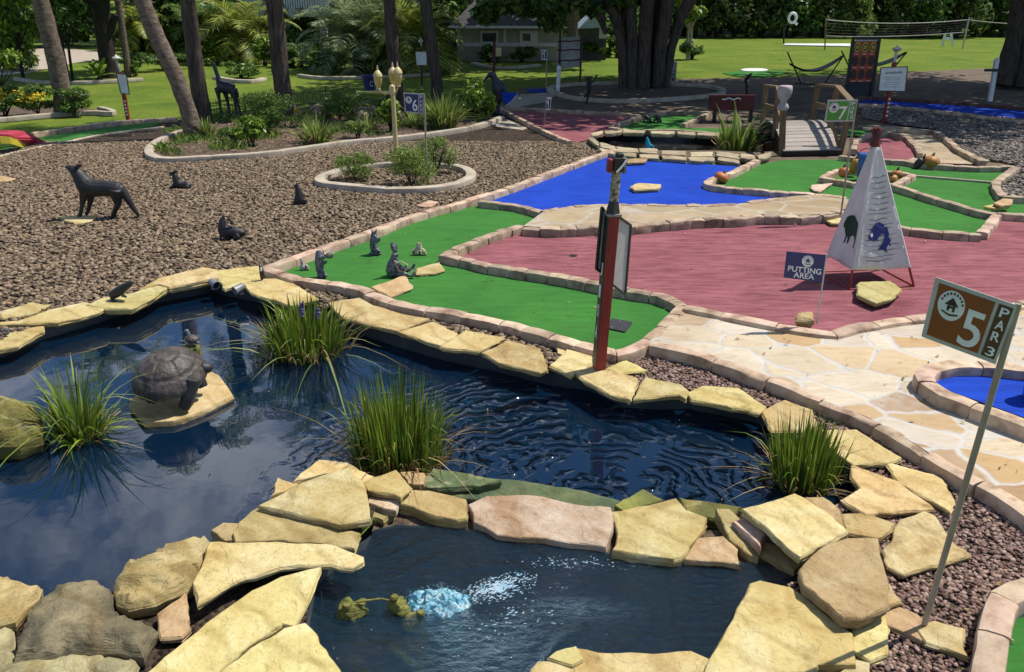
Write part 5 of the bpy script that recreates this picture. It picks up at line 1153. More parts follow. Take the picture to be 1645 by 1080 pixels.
v = View(1476, 271, .012); tag(build('squirrel_statue', blend(MB().tube([v.q(1471,270), v.q(1475,263), v.q(1479,258), v.q(1484,255)], [v.r(k) for k in (4, 6.5, 5.5, 2)], 8).tube([v.q(1480,262), v.q(1484,254), v.q(1487,247)], [v.r(3), v.r(2.4), v.r(1)], 8).tube([v.q(1474,266,-3), v.q(1470,270,-5)], [v.r(3), v.r(2)], 8), v.r(.8), 1), M['bronze'], smooth=180), 'dark squirrel statue leaning against the big pumpkin', 'animal statue')
v = View(1386, 286, .06); r = thing('bucket', 'blue plastic bucket half hidden behind the left side of the teepee', 'bucket', v.b)
build('body', MB().lathe(v.b, [(v.r(9), 0), (v.r(12), v.r(36)), (v.r(12.6), v.r(36)), (v.r(12.6), v.r(38)), (v.r(11), v.r(38)), (v.r(8.5), v.r(3))], 24), M['bluebin'], r, 50)
build('rim', MB().lathe(v.b, [(v.r(12.5), v.r(34)), (v.r(13.4), v.r(34.4)), (v.r(13.4), v.r(37)), (v.r(12.5), v.r(38.5))], 24), M['bluebin'], r, 50)
build('handle', MB().tube([v.b+Vector((v.r(13)*cos(a), 0, v.r(36)+v.r(11)*sin(a))) for a in np.linspace(0, pi, 11)], v.r(.7), 6), M['black'], r, 60)
v = View(1661, 640, .155); r = thing('barrel', 'bright blue plastic barrel cut by the right photo edge on the small blue carpet', 'barrel', v.b)
build('body', MB().lathe(v.b, [(v.r(15), 0), (v.r(17), v.r(5)), (v.r(18), v.r(20)), (v.r(17.5), v.r(38)), (v.r(16), v.r(52)), (v.r(18), v.r(56)), (v.r(18), v.r(64)), (v.r(14), v.r(72)), (v.r(9), v.r(73))], 28), mat('bright_blue_plastic', (.02,.16,.5), (.015,.11,.38), .3, 5, 40, .1, .004), r, 50)
build('rim', MB().lathe(v.b, [(v.r(14), v.r(71)), (v.r(16.5), v.r(73)), (v.r(14), v.r(76)), (v.r(11), v.r(74))], 28), M['bluebin'], r, 50)
v = View(995, 523, .014); q = [P(x, y, .03) for x, y in ((976,525),(983,511),(1016,517),(1004,533),(976,527))]
r = tag(build('drain_cover', MB().slab(q, .02, Vector((0,0,1))), mat('black_rubber', (.03,.032,.036), (.022,.022,.025), .8, 20, 60, .4, .006), smooth=0, bevel=.004), 'black rubber cover lying on the near green carpet by the red post', 'cover')
mb = MB()
for x, y in ((996,517),(983,526)): mb.lathe(P(x, y, .03), [(.012, 0), (.012, .006), (.006, .008)], 10)
build('bolt', mb, M['steel'], r, 60)
tag(build('golf_hole', MB().lathe(P(921,411,.016), [(.055, 0), (.06, .003), (.05, .004)], 20), M['black'], smooth=60), 'dark cup of a hole in the large red carpet', 'golf hole')
tag(build('timber_strip', MB().bar(P(1468,283,.03), P(1602,294,.03), .07, .04), mat('pale_plank', (.42,.36,.27), (.3,.25,.18), .8, 5, 40, .4, .006), smooth=0, bevel=.005), 'thin pale plank across the right green carpet', 'plank')

# pond lights
for lab, bx, by, an in (('grey pond spotlight under the far pond rim, left of its twin', 344, 462, .9), ('grey pond spotlight under the far pond rim beside the squared lamp bracket', 386, 470, -.7)):
    v = View(bx, by, .02); r = thing('pond_light', lab, 'spotlight', v.b, 'pond spotlights'); d = Vector((sin(an), -.7, -.25)).normalized()
    c = v.b+Vector((0, 0, .06)); build('housing', MB().lathe(c-d*.07, [(.02, 0), (.05, .02), (.055, .12), (.06, .13), (.06, .15), (.05, .15), (.045, .12)], 18, d), M['steel'], r, 50)
    build('lens', MB().lathe(c+d*.055, [(.001, .0), (.046, .0), (.046, .006)], 18, d), M['glass'], r, 50)
    build('bracket', MB().bar(c-d*.02-Vector((0,0,.1)), c-d*.02, .05, .012), M['steel'], r, 0)

# fountain heads and splash
v = View(672, 985, WZ2); FOAM = mat('foam', (.42,.54,.62), (.14,.34,.46), .4, 12, 60, .5, .01, lo=.3, hi=.6, trans=.2)
v2 = View(560, 985, WZ2); r = thing('fountain_nozzle', 'mossy yellow fountain nozzle left in the fountain basin with a cable', 'fountain nozzle', v2.b)
mb = MB()
for (x, y, d, k) in ((562,982,0,20),(549,990,-4,13),(574,972,5,13),(568,994,-8,12),(556,972,2,12),(580,986,-4,9)): mb.ell(v2.q(x,y,d), [v2.r(k), v2.r(k*.8), v2.r(k*.62)])
mb = blend(mb, v2.r(1.6), 1); mb.v = [tuple(Vector(p)+Vector((1,1,1))*(.02*noise.noise(Vector(p)*18)+.012*noise.noise(Vector(p)*45))) for p in mb.v]; build('rock', mb, M['stone_moss'], r, 180)
mb = MB(); mb.lathe(v2.q(558,976,-4), [(v2.r(7), 0), (v2.r(8), v2.r(3)), (v2.r(6), v2.r(7)), (v2.r(3), v2.r(7))], 14); build('head', mb, M['stone_moss'], r, 50)
mb = MB(); mb.tube([v2.q(572,968), v2.q(590,965), v2.q(612,962), v2.q(632,966)], v2.r(1.6), 8); build('pipe', mb, M['stone_moss'], r, 60)
mb = MB(); mb.tube([v2.q(545,986,-4), v2.q(530,985,-6), v2.q(518,978,0), v2.q(516,950,20)], v2.r(.9), 6); build('cable', mb, M['black'], r, 60)
r = thing('fountain_nozzle', 'twin mossy fountain nozzle rocks beside the blue splash', 'fountain nozzle', v.b)
mb = MB()
for (x, y, d, k) in ((637,972,4,14),(646,982,2,13),(660,990,0,11),(674,998,-2,17),(684,994,0,13),(680,1010,-6,13),(668,1006,-4,10)): mb.ell(v.q(x,y,d), [v.r(k), v.r(k*.8), v.r(k*.75)])
mb = blend(mb, v.r(1.4), 1); mb.v = [tuple(Vector(p)+Vector((1,1,1))*(.02*noise.noise(Vector(p)*18)+.012*noise.noise(Vector(p)*45))) for p in mb.v]; build('rock', mb, M['stone_moss'], r, 180)
mb = MB(); mb.lathe(v.q(634,962,3), [(v.r(6), 0), (v.r(7), v.r(3)), (v.r(5), v.r(6)), (v.r(2), v.r(6))], 14); build('head', mb, M['stone_moss'], r, 50); mb = MB(); mb.lathe(v.q(676,988,-3), [(v.r(6), 0), (v.r(7), v.r(3)), (v.r(5), v.r(7)), (v.r(2), v.r(7))], 14); build('head', mb, M['stone_moss'], r, 50)
def foam_patch(name, label, cx, cy, wpx, hpx, n, size, rise, m, skew=0, flow=.4):
    """torn flakes of froth, drawn out along the flow"""
    s0 = View(cx, cy, WZ2); mb = MB()
    for _ in range(n):
        a = U(0, 2*pi); q = U(0, 1)**.7
        p = P(cx+wpx*q*cos(a), cy+hpx*q*sin(a)+skew*q*cos(a)*hpx, WZ2+.004); k = s0.r(size)*(U(0, 1)**2.2*.95+.12)*(1.1-q*.6)
        w = Matrix.Rotation(flow+U(-.7, .7), 3, 'Z'); st = U(1.0, 2.6); N = 9; ph = U(0, 9)
        rim = [p+w @ Vector((k*st*cos(2*pi*i/N)*(1+.5*noise.noise(Vector((i*1.7, ph, 0)))), k*.7*sin(2*pi*i/N)*(1+.5*noise.noise(Vector((i*1.7, ph, 4)))), 0)) for i in range(N)]
        o = len(mb.v); mb.v += [tuple(x) for x in rim]+[tuple(p+Vector((0, 0, k*.45)))]; mb.f += [(o+i, o+(i+1) % N, o+N) for i in range(N)]
    return tag(build(name, mb, m, loc=s0.b, smooth=180, fix=False), label, 'splash')
def splash(label, cx, cy, wpx, hpx, rise, m):
    s0 = View(cx, cy, WZ2); mb = MB(); N = 60; vs = []; fs = []
    for j in range(N+1):
        for i in range(N+1):
            u, w = i/N*2-1, j/N*2-1; q = P(cx+u*wpx*1.15, cy+w*hpx*1.15, WZ2); rr = math.hypot(u, w)
            h = max(0, 1-rr**2*(1+.7*noise.noise(Vector((u*2, w*2, 8)))))
            z = rise*h*(.4+.9*abs(noise.noise(Vector((u*3, w*3, 1))))+.5*noise.noise(Vector((u*7, w*7, 2)))+.25*noise.noise(Vector((u*16, w*16, 3))))-.012*(1-h)-.004
            vs.append((q.x+.012*noise.noise(Vector((u*18, w*18, 5))), q.y, WZ2+z))
    for j in range(N):
        for i in range(N): a = j*(N+1)+i; fs.append((a, a+1, a+N+2, a+N+1))
    mb.add(vs, fs); o = build('fountain_splash', mb, m, loc=s0.b, smooth=180); tag(o, label, 'splash')
    mb = MB()
    for _ in range(150):
        a = U(0, 2*pi); q = U(0, 1)**.5*1.25; p = P(cx+wpx*q*cos(a), cy+hpx*q*sin(a), WZ2)+Vector((0, 0, rise*1.5*U(0, 1)*max(.15, 1.2-q))); mb.ell(p, s0.r(U(.35, 1.1)), None, 6, 4)
    tag(build('droplets', mb, m, o, 180), kind='stuff'); return o
splash('bright blue white bubbling splash beside the nozzle rocks', 705, 968, 46, 22, .10, mat('blue_foam', (.34,.64,.74), (.06,.36,.50), .25, 20, 70, .8, .02, trans=.25, c3=(.78,.86,.88), lo=.36, hi=.66))
tag(foam_patch('foam', None, 800, 945, 66, 22, 900, 2.4, .02, FOAM, -.7, .5), kind='stuff')
tag(foam_patch('foam', None, 820, 985, 130, 44, 220, 1.9, .02, FOAM, -.5, .5), kind='stuff')
tag(foam_patch('foam', None, 930, 905, 120, 12, 200, 1.7, .0, FOAM, .3, 0), kind='stuff')
S('pale teal rock added for the underwater glow between the nozzles', [(505,985),(560,955),(640,950),(668,975),(650,1015),(590,1035),(530,1020)], z=-.165, th=.3, m='stone_teal', rel=.02, dome=.07, group=None)  # submerged rock added so the basin water shows a teal glow
S('pale teal rock added for the underwater glow below the blue splash', [(670,985),(730,975),(800,1000),(790,1035),(720,1050),(672,1025)], z=-.17, th=.3, m='stone_teal', rel=.02, dome=.07, group=None)
S('teal rock under the water at the foot of the big yellow divider stone', [(1000,895),(1060,892),(1100,902),(1080,918),(1020,915)], z=-.165, th=.3, m='stone_teal', rel=.02, dome=.07, group=None)
v = View(1042, 236, WZ3); tag(build('fish_ornament', blend(MB().tube([v.q(1041,238), v.q(1041,231), v.q(1040,224), v.q(1039,220)], [v.r(4), v.r(4.4), v.r(2.4), v.r(.8)], 10).tube([v.q(1042,233), v.q(1047,234), v.q(1051,237)], [v.r(3), v.r(1.8), v.r(1)], 8), v.r(.7), 1), M['bluefish'], smooth=180), 'little turquoise fish shaped ornament sticking up from the far pond', 'ornament')
# ---------------------------------------------------------------- grasses, reeds, leaves
def blades(mb, base, n, rad, hmin, hmax, w, lean, curl=.5, seg=5, flat=.25):
    for _ in range(n):
        a = U(0, 2*pi); q = rad*math.sqrt(U(0, 1)); p = base+Vector((q*cos(a), q*sin(a)*.8, 0))
        h = U(hmin, hmax)*(1.06-.38*(q/max(rad, 1e-6))**2); aa = a+U(-.7, .7); ln = lean*(.25+q/max(rad, 1e-6))*U(.5, 1.2); d = Vector((cos(aa), sin(aa), 0)); sd = Vector((-sin(aa+U(-1, 1)), cos(aa), 0)).normalized()
        k = U(.2, 1)*curl; vs = []
        if U(0, 1) < .14: k = min(1.9, k+U(.5, 1.2)); ln *= 1.7
        for i in range(seg+1):
            t = i/seg; c = p+d*(ln*h*(t+k*t**3))+Vector((0, 0, h*(t-.45*k*t**3))); ww = w*(1-t**2.2)*U(.9, 1.1)*(.7+.3*min(1, t*4))
            vs += [c-sd*ww, c+sd*ww]
        mb.add(vs, [(2*i, 2*i+1, 2*i+3, 2*i+2) for i in range(seg)])
def clump(name, label, cat, base, z, parts, group=None):
    v = View(*base, z); r = thing(name, label, cat, v.b, group)
    for nm, m, n, rad, h0, h1, w, lean, curl in parts:
        mb = MB(); blades(mb, v.b, n, v.r(rad), v.r(h0), v.r(h1), v.r(w), lean, curl); build(nm, mb, G[m], r, 180, fix=False)
    return r, v
GR = 'reed clumps standing in the pond'
r, v = clump('pond_reed', 'arching long leaved pond plant at the left beside the mossy rock', 'water plant', (128,700), WZ, [('leaves','reed',90,34,60,165,2.0,.32,.5), ('pale_leaves','reed_pale',30,26,90,190,2.4,.42,.8), ('low_leaves','bright',120,46,22,56,2.6,.7,.7), ('dry_leaves','reed_dry',60,50,20,60,1.2,1.3,1.2)], GR)
r, v = clump('pond_reed', 'upper reed clump against the far pond rim with purple blossom', 'water plant', (492,566), WZ, [('leaves','reed',340,60,50,112,1.9,.2,.25), ('dry_leaves','reed_dry',120,70,28,80,1.3,.6,.9), ('long_leaves','reed_pale',22,66,60,100,1.5,1.3,1.3)], GR)
mb = MB()
for px, py in ((483,497),(486,489),(484,505),(508,508),(511,500)):
    for _ in range(9): mb.ell(v.q(px+U(-3,3), py+U(-5,5), U(-20,-12)), v.r(U(1.4, 2.4)), seg=6, rings=4)
build('blossom', mb, G['purple'], r, 180)
r, v = clump('pond_reed', 'tall dense middle reed clump in front of the divider stones', 'water plant', (640,742), WZ, [('leaves','reed',640,70,70,185,1.7,.15,.25), ('dry_leaves','reed_dry',260,78,30,120,1.2,.45,.9), ('low_leaves','reed',140,74,25,60,1.5,.5,.9)], GR)
r, v = clump('pond_reed', 'right reed clump at the pond corner below the flagstone path', 'water plant', (1288,778), WZ, [('leaves','reed',330,50,70,150,1.8,.2,.25), ('dry_leaves','reed_dry',110,56,30,80,1.3,.7,1.0), ('tall_leaves','reed',20,40,120,165,1.4,.16,.2)], GR)
r, v = clump('pond_reed', 'pickerel like water plant in the far pond beside the wooden bridge', 'water plant', (1185,238), WZ3, [('leaves','reed',170,30,25,62,1.3,.3,.3), ('broad_leaves','reed_pale',14,26,50,92,3.0,.45,.5), ('dry_leaves','reed_dry',40,34,14,40,1.0,.7,.9)], GR)

def leafcloud(blobs, n, size, up=.3, asp=.55, fold=True, shell=.5):
    """leaf-sized quads spread through a set of ellipsoids: (centre, radii, share)"""
    w = np.array([b[2] for b in blobs], float); w /= w.sum(); idx = NPR.choice(len(blobs), n, p=w)
    c = np.array([tuple(b[0]) for b in blobs])[idx]; r = np.array([tuple(b[1]) for b in blobs])[idx]
    d = NPR.normal(size=(n, 3)); d /= np.linalg.norm(d, axis=1)[:,None]; q = NPR.random(n)**shell
    q *= .85+.3*NPR.random(n)
    p = c+d*q[:,None]*r
    nr = d*.7+NPR.normal(size=(n, 3))*.6+np.array((0, 0, up)); nr /= np.linalg.norm(nr, axis=1)[:,None]
    t = np.cross(nr, NPR.normal(size=(n, 3))); t /= np.linalg.norm(t, axis=1)[:,None]; b = np.cross(nr, t)
    s = size*(.55+.9*NPR.random(n))[:,None]
    V = np.stack([p-t*s, p-b*s*asp*.8+t*s*.1, p+t*s-nr*s*.25, p+b*s*asp*.8+t*s*.1], 1).reshape(-1, 3)
    return V, np.arange(n*4).reshape(-1, 4)
def crown_blobs(c, R, k, sub=.42, squash=.8, seed=None):
    out = []
    for _ in range(k):
        d = Vector((U(-1,1), U(-1,1), U(-.8,1))); d = d.normalized()*U(.35, .95)
        s = sub*U(.6, 1.25); out.append((Vector((c[0]+d.x*R[0], c[1]+d.y*R[1], c[2]+d.z*R[2])), (R[0]*s, R[1]*s, R[2]*s*squash), s**2))
    return out
def shrub(label, base, wpx, hpx, m, leaf, n, name='shrub', cat='shrub', z=0.0, group=None, k=9, stem=True, dep=None, up=.3, asp=.55):
    v = View(*base, z); r = thing(name, label, cat, v.b, group); R = (v.r(wpx/2)*.9, v.r((dep or wpx)/2)*.9, v.r(hpx/2)*.85)
    c = v.b+Vector((0, 0, v.r(hpx*.5))); V, Fq = leafcloud(crown_blobs(c, R, k), n, v.r(leaf), up, asp)
    V[:,2] = np.maximum(V[:,2], z+.01); build_np('foliage', V, Fq, G[m], r)
    if stem:
        mb = MB()
        for _ in range(5): mb.tube([v.b+Vector((U(-1,1)*v.r(3), U(-1,1)*v.r(3), 0)), c+Vector((U(-1,1)*R[0]*.6, U(-1,1)*R[1]*.6, R[2]*U(.0, .5)))], [v.r(1.3), v.r(.5)], 6)
        build('stem', mb, M['bark_dark'], r, 60)
    return r, v
def tuft(label, base, wpx, hpx, n, m='feather', w=1.0, name='grass_tuft', cat='ornamental grass', lean=.5, z=0.0, dry=.15, group=None):
    ps = [('leaves', m, int(n*(1-dry)), wpx*.22, hpx*.5, hpx*1.1, w, lean, .5)]
    if dry: ps.append(('dry_leaves', 'reed_dry', int(n*dry)+3, wpx*.25, hpx*.35, hpx*.9, w*.8, lean*1.2, .8))
    return clump(name, label, cat, base, z, ps, group)
# lamp island
shrub('low feathery shrub at the left of the lamp island', (574,291), 82, 54, 'feather', 2.4, 3400, asp=.28, k=16)
shrub('biggest feathery shrub on the lamp island, in front of the lamp foot', (662,300), 106, 72, 'feather', 2.4, 5200, asp=.28, k=20)
shrub('tallest feathery shrub at the right back of the lamp island', (697,281), 84, 68, 'feather', 2.4, 4000, asp=.28, k=18)
# planting bed
shrub('round bright green glossy shrub at the right end of the palm bed', (766,192), 64, 62, 'bright', 3.8, 2600, k=18)
shrub('dark upright glossy shrub behind the lamp pole', (628,213), 46, 62, 'bright', 3.8, 1600, k=14)
shrub('small bright upright shrub at the left of the palm bed', (405,236), 44, 54, 'bright', 3.8, 1400, k=14)
shrub('wide dusky feathery shrub in front of the bronze palm trunk', (428,214), 92, 80, 'mid', 2.4, 5200, asp=.3, k=22)
shrub('small dark shrub against the leaning palm', (376,226), 46, 26, 'mid', 2.2, 1300, asp=.35, k=14)
shrub('dusky low shrub left of the yellow table', (548,190), 110, 46, 'mid', 2.4, 3000, asp=.3, k=16)
shrub('small low feathery shrub near the concrete edging', (575,222), 46, 32, 'feather', 2.2, 1400, asp=.3)
tuft('spiky grass tuft between the palms and the concrete edging', (511,230), 70, 48, 150, 'feather', 1.3, lean=.7)
tuft('spiky grass tuft at the foot of the leaning palm', (334,222), 40, 42, 90, 'feather', 1.2)
tuft('wide soft grass tuft behind the number 6 sign', (712,206), 84, 62, 420, 'feather', 1.2, lean=.5)
tuft('thin yellowish tuft left of the dark glossy shrub', (592,210), 46, 36, 90, 'reed_pale', 1.0, lean=.8)
tuft('tuft of strap leaves left of the round bright shrub', (668,205), 44, 36, 90, 'feather', 1.0, lean=.7)
tuft('small strap leaf tuft behind the round bright shrub', (740,176), 36, 34, 70, 'feather', 1.0)
v = View(478,205); r = thing('yellow_flower', 'single yellow flower on a thin stem before the second palm', 'flower', v.b)
build('flower_stem', MB().tube([v.b, v.q(480,192), v.q(478,181)], v.r(.6), 5), G['mid'], r, 60)
mb = MB(); c = v.q(477,178); mb.ell(c, [v.r(3.4), v.r(1.4), v.r(2.2)])
for k in range(8): a = 2*pi*k/8; mb.ell(c+Vector((v.r(3.2)*cos(a), -.01, v.r(2)*sin(a))), [v.r(2.4), v.r(1), v.r(1.5)], seg=8, rings=5)
build('petals', mb, G['yellow'], r, 180)
# flower bed at the far left
for i, (bx, w, lab) in enumerate(((8,70,'left clump of tall plants with yellow flowers in the far left bed'),(62,76,'middle clump of tall plants with yellow flowers in the far left bed'),(120,60,'right clump of dusky plants in the far left bed beside the palm trunk'))):
    r, v = shrub(lab, (bx,186), w*1.15, 56, 'mid', 3.0, 3000, 'flowering_plant', 'flowering plant', group='flower bed plants at the far left', asp=.35)
    if i < 2:
        V, Fq = leafcloud(crown_blobs(v.b+Vector((0,0,v.r(34))), (v.r(w*.46), v.r(w*.4), v.r(16)), 10), 330, v.r(2.4), .8, .8); tag(build_np('petals', V, Fq, G['yellow'], r), kind='stuff')

# ---------------------------------------------------------------- palms and cycads
def frond(P3, F4, base, az, el, L, n, lw, ll, droop, twist=0):
    d = Vector((cos(az), sin(az), 0)); pts = []; p = base.copy(); e = el
    for i in range(13):
        pts.append(p.copy()); p = p+(d*cos(e)+Vector((0,0,sin(e))))*(L/12); e -= droop/12*(.5+i/9)
    for i in range(n):
        t = .12+.88*i/n; k = t*12; j = min(11, int(k)); c = pts[j].lerp(pts[j+1], k-j); tg = (pts[j+1]-pts[j]).normalized(); sd = tg.cross(Vector((0,0,1))).normalized(); up = sd.cross(tg)
        l = ll*(sin(pi*min(1, .12+t*.9))**.6)*U(.85, 1.1)
        for s in (-1, 1):
            q = (sd*s*.85+tg*.6+up*U(.0, .35)).normalized(); e2 = c+q*l+Vector((0,0,-l*.30*U(.4,1))); md = c+q*l*.5; wv = tg*lw
            o = len(P3); P3 += [c-wv, c+wv*.6, md+wv-Vector((0,0,0)), e2, md-wv*.8]; F4 += [(o, o+1, o+2, o+4), (o+4, o+2, o+3, o+3)]
    return pts
def palm_crown(name, parent, c, n, L, m, el=(-.5, 1.3), droop=1.4, leaflets=34, lw=.016, ll=.42, azr=(0, 2*pi)):
    mb = MB(); P3 = []; F4 = []
    for i in range(n):
        az = azr[0]+(azr[1]-azr[0])*(i+U(0, .9))/n*1.0; e = el[0]+(el[1]-el[0])*((i*.618) % 1)
        pts = frond(P3, F4, c, az, e, L*U(.8, 1.1), leaflets, lw, ll, droop*U(.7, 1.2))
        mb.tube(pts, [.022*L/2*(1-k/14) for k in range(13)], 5)
    mb.add(P3, [f if f[2] != f[3] else f[:3] for f in F4])
    return build(name, mb, G[m], parent, 0, fix=False)
def trunk_tube(pts, rads, n=18, knob=.03, ringy=True):
    mb = MB(); dn = []; rr = []
    for i in range(len(pts)-1):
        L = (pts[i+1]-pts[i]).length; k = max(2, int(L/.16))
        for j in range(k): t = j/k; dn.append(pts[i].lerp(pts[i+1], t)); rr.append((rads[i]*(1-t)+rads[i+1]*t)*(1+(knob*((len(dn) % 2)-.5) if ringy else 0)+U(-.015, .015)))
    dn.append(pts[-1]); rr.append(rads[-1])
    mb.tube(dn, rr, n)
    mb.v = [tuple(Vector(p)+Vector((noise.noise(Vector(p)*3), noise.noise(Vector(p)*3+Vector((9,0,0))), 0))*rads[0]*.10) for p in mb.v]
    return mb
def palm(label, line, rpx, ztop, m, leafm, nf=15, L=2.4, flare=1.35, name='palm_tree', crown=True):
    v = View(*line[0]); r = thing(name, label, 'palm tree', v.b, 'palms with tall bare trunks')
    pts = [v.q(*p) for p in line]; rads = [v.r(rpx)*(flare if i == 0 else 1+.12*(len(line)-1-i)/len(line)) for i in range(len(line))]
    d = (pts[-1]-pts[-2]).normalized(); k = (ztop-pts[-1].z)/max(.3, d.z); pts.append(pts[-1]+Vector((d.x*.35, d.y, d.z))*k); rads.append(rads[-1]*.92)
    build('trunk', trunk_tube(pts, rads), M[m], r, 60)
    if crown:
        palm_crown('crown', r, pts[-1], nf, L, leafm, (-.7, 1.3), 1.5, 26, .03, .62)
        mb = MB(); mb.ell(pts[-1]-Vector((0,0,.25)), (rads[-1]*1.7, rads[-1]*1.7, .6), None, 14, 8); build('boots', mb, M['bark_dark'], r, 60)
    return r
palm('grey palm trunk rising from the yellow flower bed at the far left', [(105,183),(100,150),(88,90),(72,30),(64,0)], 12.5, 8.2, 'bark', 'olive')
palm('thin pale palm trunk right of the black oak trunk', [(206,123),(203,95),(197,50),(189,0)], 5.0, 7.0, 'bark', 'grey', 20, 2.2, 1.1)
palm('leaning palm trunk bending left out of the planting bed', [(313,222),(306,190),(290,140),(264,85),(243,40),(228,0)], 12.0, 8.6, 'bark', 'olive')
palm('dark upright palm trunk just right of the leaning one', [(327,196),(319,140),(311,80),(301,0)], 11.5, 9.0, 'bark_oak', 'mid')
palm('thick brown palm trunk behind the dusky feathery shrub', [(463,192),(455,150),(449,100),(444,40),(441,0)], 12.5, 9.5, 'bark_oak', 'olive')
palm('straight palm trunk directly behind the lamp post', [(641,176),(636,130),(631,80),(625,0)], 9.0, 9.5, 'bark_oak', 'mid')
palm('palm trunk right of the number 6 sign', [(704,168),(701,130),(693,70),(683,0)], 9.0, 9.0, 'bark_oak', 'olive')

def low_palm(label, base, trunk_px, L_px, n, m, el, droop, ll=.4, tw=9, name='palm_tree', cat='palm tree', leaflets=36, lw=None):
    v = View(*base); r = thing(name, label, cat, v.b, None); c = v.b+Vector((0, 0, v.r(trunk_px)))
    if trunk_px > 3: build('trunk', trunk_tube([v.b, v.b+Vector((.03,0,v.r(trunk_px*.5))), c], [v.r(tw*1.2), v.r(tw), v.r(tw)]), M['bark_dark'], r, 60)
    palm_crown('crown', r, c, n, v.r(L_px), m, el, droop, leaflets, lw or v.r(1.1), v.r(L_px*ll))
    return r
low_palm('grey green feather palm left of the lamp post, fronds arching wide', (578,113), 40, 118, 46, 'grey', (-.1, 1.45), 1.5, .30)
low_palm('yellowish green feather palm between the last two palm trunks', (668,116), 46, 105, 34, 'olive', (-.2, 1.4), 1.7, .30)
low_palm('yellow green palm left of the thick brown trunk', (392,100), 40, 95, 34, 'olive', (-.5, 1.3), 1.7, .34)
low_palm('dark green palm between the dark trunk and the leaning trunk', (330,96), 44, 80, 26, 'mid', (-.4, 1.3), 1.6, .34)
low_palm('drooping yellow palm behind the thin pale trunk', (226,98), 62, 62, 20, 'olive', (-1.0, .9), 1.3, .30)
low_palm('small bright yellow green cycad in front of the black oak trunk', (160,127), 4, 34, 9, 'bright', (.35, 1.3), .8, .2, 4, 'cycad', 'cycad')
low_palm('dark cycad right of the thick brown trunk', (482,107), 6, 48, 16, 'mid', (.15, 1.2), 1.3, .24, 5, 'cycad', 'cycad')
low_palm('strap leaved plant under the grey green palm', (512,110), 3, 40, 16, 'feather', (.2, 1.3), 1.2, .18, 4, 'cycad', 'cycad')
low_palm('small fan of leaves before the dark shed', (975,92), 5, 22, 14, 'mid', (.0, 1.2), 1.2, .25, 3, 'cycad', 'cycad')

# ---------------------------------------------------------------- broad trees
def big_tree(label, stems, cz, R, offx, offy, nleaf, leaf, m, bark, k=34, name='oak_tree', hang=()):
    v = View(*stems[0][0][:2]); r = thing(name, label, 'tree', v.b); mb = MB()
    for st in stems:
        pts = [v.q(p[0], p[1], p[2]) for p in st]; rr = [v.r(p[3]) for p in st]
        dn = []; r2 = []
        for i in range(len(pts)-1):
            for j in range(6): t = j/6; dn.append(pts[i].lerp(pts[i+1], t)); r2.append(rr[i]*(1-t)+rr[i+1]*t)
        dn.append(pts[-1]); r2.append(rr[-1]); mb.tube(dn, r2, 16)
    top = v.b+Vector((offx, offy, cz))
    for _ in range(9):
        s = mb.v and v.q(stems[0][-1][0], stems[0][-1][1]); a = U(0, 2*pi); e = Vector((cos(a)*R[0]*.7, sin(a)*R[1]*.7, U(-.2, .5)*R[2])); st = v.b+Vector((U(-.4,.4), U(-.4,.4), 3.4))
        mb.tube([st, st.lerp(top+e, .5)+Vector((0,0,.8)), top+e], [.30, .2, .08], 8)
    mb.v = [tuple(Vector(p)+Vector((noise.noise(Vector(p)*2.2), noise.noise(Vector(p)*2.2+Vector((5,0,0))), 0))*.05) for p in mb.v]
    build('trunk', mb, M[bark], r, 60)
    V, Fq = leafcloud(crown_blobs(top, R, k, .34, .7), nleaf, leaf, .4, .6, shell=.45); V = V[V[:,2].reshape(-1,4).min(1).repeat(4) > 3.3]; build_np('crown', V, np.arange(len(V)).reshape(-1,4), G[m], r)
    if hang:
        bl = []
        for x, y, d, w, h in hang: c = v.q(x, y, d); bl.append((c, (v.r(w), v.r(w), v.r(h)), w*h))
        V, Fq = leafcloud(bl, 900*len(hang)//2, leaf*.55, .2, .5); build_np('hanging_leaves', V, Fq, G[m], r)
    return r
big_tree('huge shaded tree with a bundle of thick dark stems inside the oval ring', [
  [(1003,140,0,9),(1001,80,0,9),(994,40,0,9),(978,0,0,9),(958,-50,0,8)], [(1017,141,-10,8),(1016,70,-10,8.5),(1013,0,-10,8.5),(1008,-60,0,8)], [(1034,141,-14,10),(1036,70,-13,10.5),(1040,0,-12,11),(1046,-70,0,9)],
  [(1056,140,-10,9),(1062,70,-10,10),(1073,0,-10,10.5),(1088,-60,0,9)], [(1068,138,0,7),(1078,80,0,7.5),(1092,30,0,9),(1114,-10,0,9),(1150,-60,0,8)], [(1030,138,14,12),(1036,60,14,12),(1045,-20,14,12)], [(1010,136,10,9),(1008,60,12,9),(1002,-30,8,9)], [(1050,136,14,10),(1056,60,14,10),(1068,-40,14,10)], [(972,55,4,3),(966,30,4,7),(962,0,4,8),(950,-40,4,7)]],
  10.5, (11.5,10.5,5.2), -1.0, 1.0, 15000, .34, 'dark', 'bark_oak', hang=[(900,4,-30,34,16),(1000,2,-20,24,8),(955,12,10,24,12),(885,30,40,24,20),(850,10,60,34,18),(810,8,70,30,16),(780,20,60,22,20)])
big_tree('broad dark tree trunk cut by the right photo edge', [
  [(1660,140,0,62),(1660,110,0,46),(1662,60,0,34),(1660,0,0,30),(1654,-60,0,30)], [(1612,138,-20,16),(1622,105,-16,18),(1636,60,-8,18),(1642,0,0,16)], [(1695,140,-20,18),(1668,90,-16,18),(1662,20,0,18)], [(1645,141,-40,12),(1650,110,-34,13),(1656,60,-26,13)]],
  11.0, (12.5,11.5,5.0), -1.5, 0, 15000, .36, 'dark', 'bark_oak')
